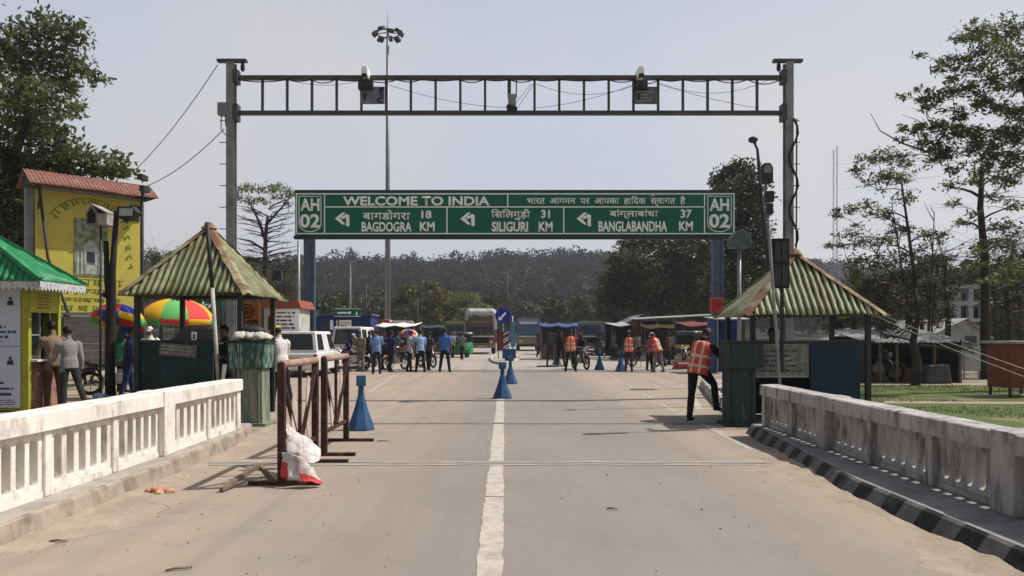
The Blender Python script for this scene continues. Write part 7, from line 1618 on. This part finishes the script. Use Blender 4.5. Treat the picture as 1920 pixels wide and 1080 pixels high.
# trees on the left behind billboard and huts
for a in (('dark tree between the billboard and the mossy hut', 300, 46, 478, 21, 40, 'dark', 60, 4, 'roadside_tree'), ('dull green tree behind the bare flat topped tree', 455, 62, 480, 22, 46, 'mid', 60, 4, 'roadside_tree'), ('dull tree beside the slate sign post on the hut side', 535, 66, 485, 23, 40, 'dry', 60, 4, 'roadside_tree'), ('dull green tree behind the large striped umbrella', 375, 58, 495, 24, 50, 'mid', 60, 4, 'roadside_tree'), ('dark bushy tree behind the dark teal hut', 250, 52, 500, 25, 44, 'dark', 60, 4, 'roadside_tree')): dry_tree(*a)
# belt of trees at the foot of the hill
q = random.Random(77)
belt = [(640, 600, 548, 105, 'mid', 'dull olive tree above the green roadside sign'), (700, 606, 556, 100, 'dry', 'brownish tree behind the maroon truck'), (765, 606, 535, 96, 'yellow', 'yellowish tree just beside the high mast'), (800, 606, 528, 92, 'yellow', 'tallest yellow green tree of the foot of the hill'), (838, 606, 545, 96, 'yellow', 'yellow green tree above the teal truck'), (880, 600, 548, 110, 'light', 'pale green round tree above the white tarpaulin'), (925, 604, 552, 116, 'mid', 'dull tree above the round blue sign'), (1040, 606, 560, 104, 'mid', 'olive tree between the bus and the brown truck'), (1085, 604, 556, 112, 'dark', 'dark tree above the blue and white truck'), (985, 600, 565, 135, 'dry', 'brown hazy tree over the bus roof'), (612, 604, 560, 90, 'mid', 'dull tree just inside the slate sign post'), (1110, 600, 552, 128, 'mid', 'grey green tree next to the low dark bushy tree')]
for i, (u, vb, vt, Y, lm, lab) in enumerate(belt):
    hgt = (vb - vt); cl = [(u + q.gauss(0, .45) * hgt * .75, vt + 8 + abs(q.random()) ** 1.2 * hgt * .8, 15, 9) for _ in range(14)] + [(u + q.uniform(-6, 6), vt + 6, 12, 8)]
    tree('woodland_tree', lab, (gx(u, Y), Y, 0), [(gx(u, Y), Y, 0), at(u, vb - 6, Y), at(u + 2, vt + 12, Y)], pix(cl, Y, 2.5, 1, 1, i), .22, 46, .30, LM[lm], 'trees at the foot of the hill', spread=.3, twigs=2, rmin=.05, sub=8)
# wooded hill
def hill_z(x, y):
    e = 0.5 + .5 * np.tanh((y - 260) / 60.0); r = np.where(x < 0, 31.0, 29.5) + 3.0 * np.sin(x * .021 + 1.1) + 1.8 * np.sin(x * .06) + np.minimum(0, -(np.abs(x + 20) - 150) * .02)
    return e * r * np.clip(1 - (y - 400) / 900, .4, 1)
nx, ny = 90, 40; xs = np.linspace(-420, 420, nx); ys = np.linspace(150, 620, ny); XX, YY = np.meshgrid(xs, ys); V = np.stack([XX, YY, hill_z(XX, YY) - .3], -1).reshape(-1, 3); idx = np.arange(nx * ny).reshape(ny, nx)
F = np.stack([idx[:-1, :-1], idx[:-1, 1:], idx[1:, 1:], idx[1:, :-1]], -1).reshape(-1, 4)
tag(npmesh('hill', V, F, mat('hill_floor', (.035, .036, .018), .95, .4, .05), smooth=True), kind='structure')
N_ = 3400; q = np.random.RandomState(5); Y_ = 150 + 250 * q.rand(N_) ** .8; X_ = (q.rand(N_) - .5) * (Y_ * 1.75); big = q.rand(N_)
out = []
for x, y, b_ in zip(X_, Y_, big):
    z = float(hill_z(np.array(x), np.array(y))); h = 5 + 5 * b_ ** 2; w = 2.2 + 1.8 * b_
    m_ = 80; d = q.normal(size=(m_, 3)); d /= np.linalg.norm(d, axis=1)[:, None]; d *= (.6 + .5 * q.rand(m_, 1)); out.append(np.stack([x + d[:, 0] * w, y + d[:, 1] * w, z + h * .62 + d[:, 2] * h * .42], 1))
ridge = []
for k in range(150):
    y = 345 + 50 * q.rand(); x = (q.rand() - .5) * y * 1.2; z = float(hill_z(np.array(x), np.array(y))); h = 7 + 6 * q.rand() ** 2; w = 1.8 + 2.0 * q.rand()
    d = q.normal(size=(110, 3)); d /= np.linalg.norm(d, axis=1)[:, None]; d *= (.5 + .6 * q.rand(110, 1)); ridge.append(np.stack([x + d[:, 0] * w, y + d[:, 1] * w, z + h * .75 + d[:, 2] * h * .32], 1))
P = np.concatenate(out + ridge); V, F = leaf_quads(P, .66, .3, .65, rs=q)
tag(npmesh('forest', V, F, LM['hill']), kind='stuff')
# side woods that close the view to left and right
for sgn, lab in ((-1, 'woods'), (1, 'woods')):
    n_ = 420; Y_ = q.uniform(48, 170, n_); X_ = sgn * (Y_ * (.72 if sgn < 0 else .60) + q.uniform(0, 45, n_)); out = []
    for x, y in zip(X_, Y_):
        h = q.uniform(4, 7.0); w = q.uniform(1.6, 3.2); m_ = 60; d = q.normal(size=(m_, 3)); d /= np.linalg.norm(d, axis=1)[:, None]; d *= (.5 + .6 * q.rand(m_, 1)); out.append(np.stack([x + d[:, 0] * w, y + d[:, 1] * w, h * .55 + d[:, 2] * h * .45], 1))
    V, F = leaf_quads(np.concatenate(out), .7, .3, .6, rs=q); tag(npmesh('woods', V, F, LM['mid']), kind='stuff')

# ------------------------------------------------------------------ haze in the air over the valley
m = MB(); m.box((0, 600, 60), (2000, 1500, 128)); hz_o = m.build('haze', [])
hm = bpy.data.materials.new('haze_air'); hm.use_nodes = True; N, L = hm.node_tree.nodes, hm.node_tree.links
N.remove(N['Principled BSDF']); pv = N.new('ShaderNodeVolumePrincipled'); pv.inputs['Color'].default_value = (.86, .91, 1, 1); pv.inputs['Density'].default_value = HAZE_D; pv.inputs['Anisotropy'].default_value = .3
L.new(pv.outputs[0], N['Material Output'].inputs['Volume']); hz_o.data.materials.append(hm); tag(hz_o, kind='stuff')
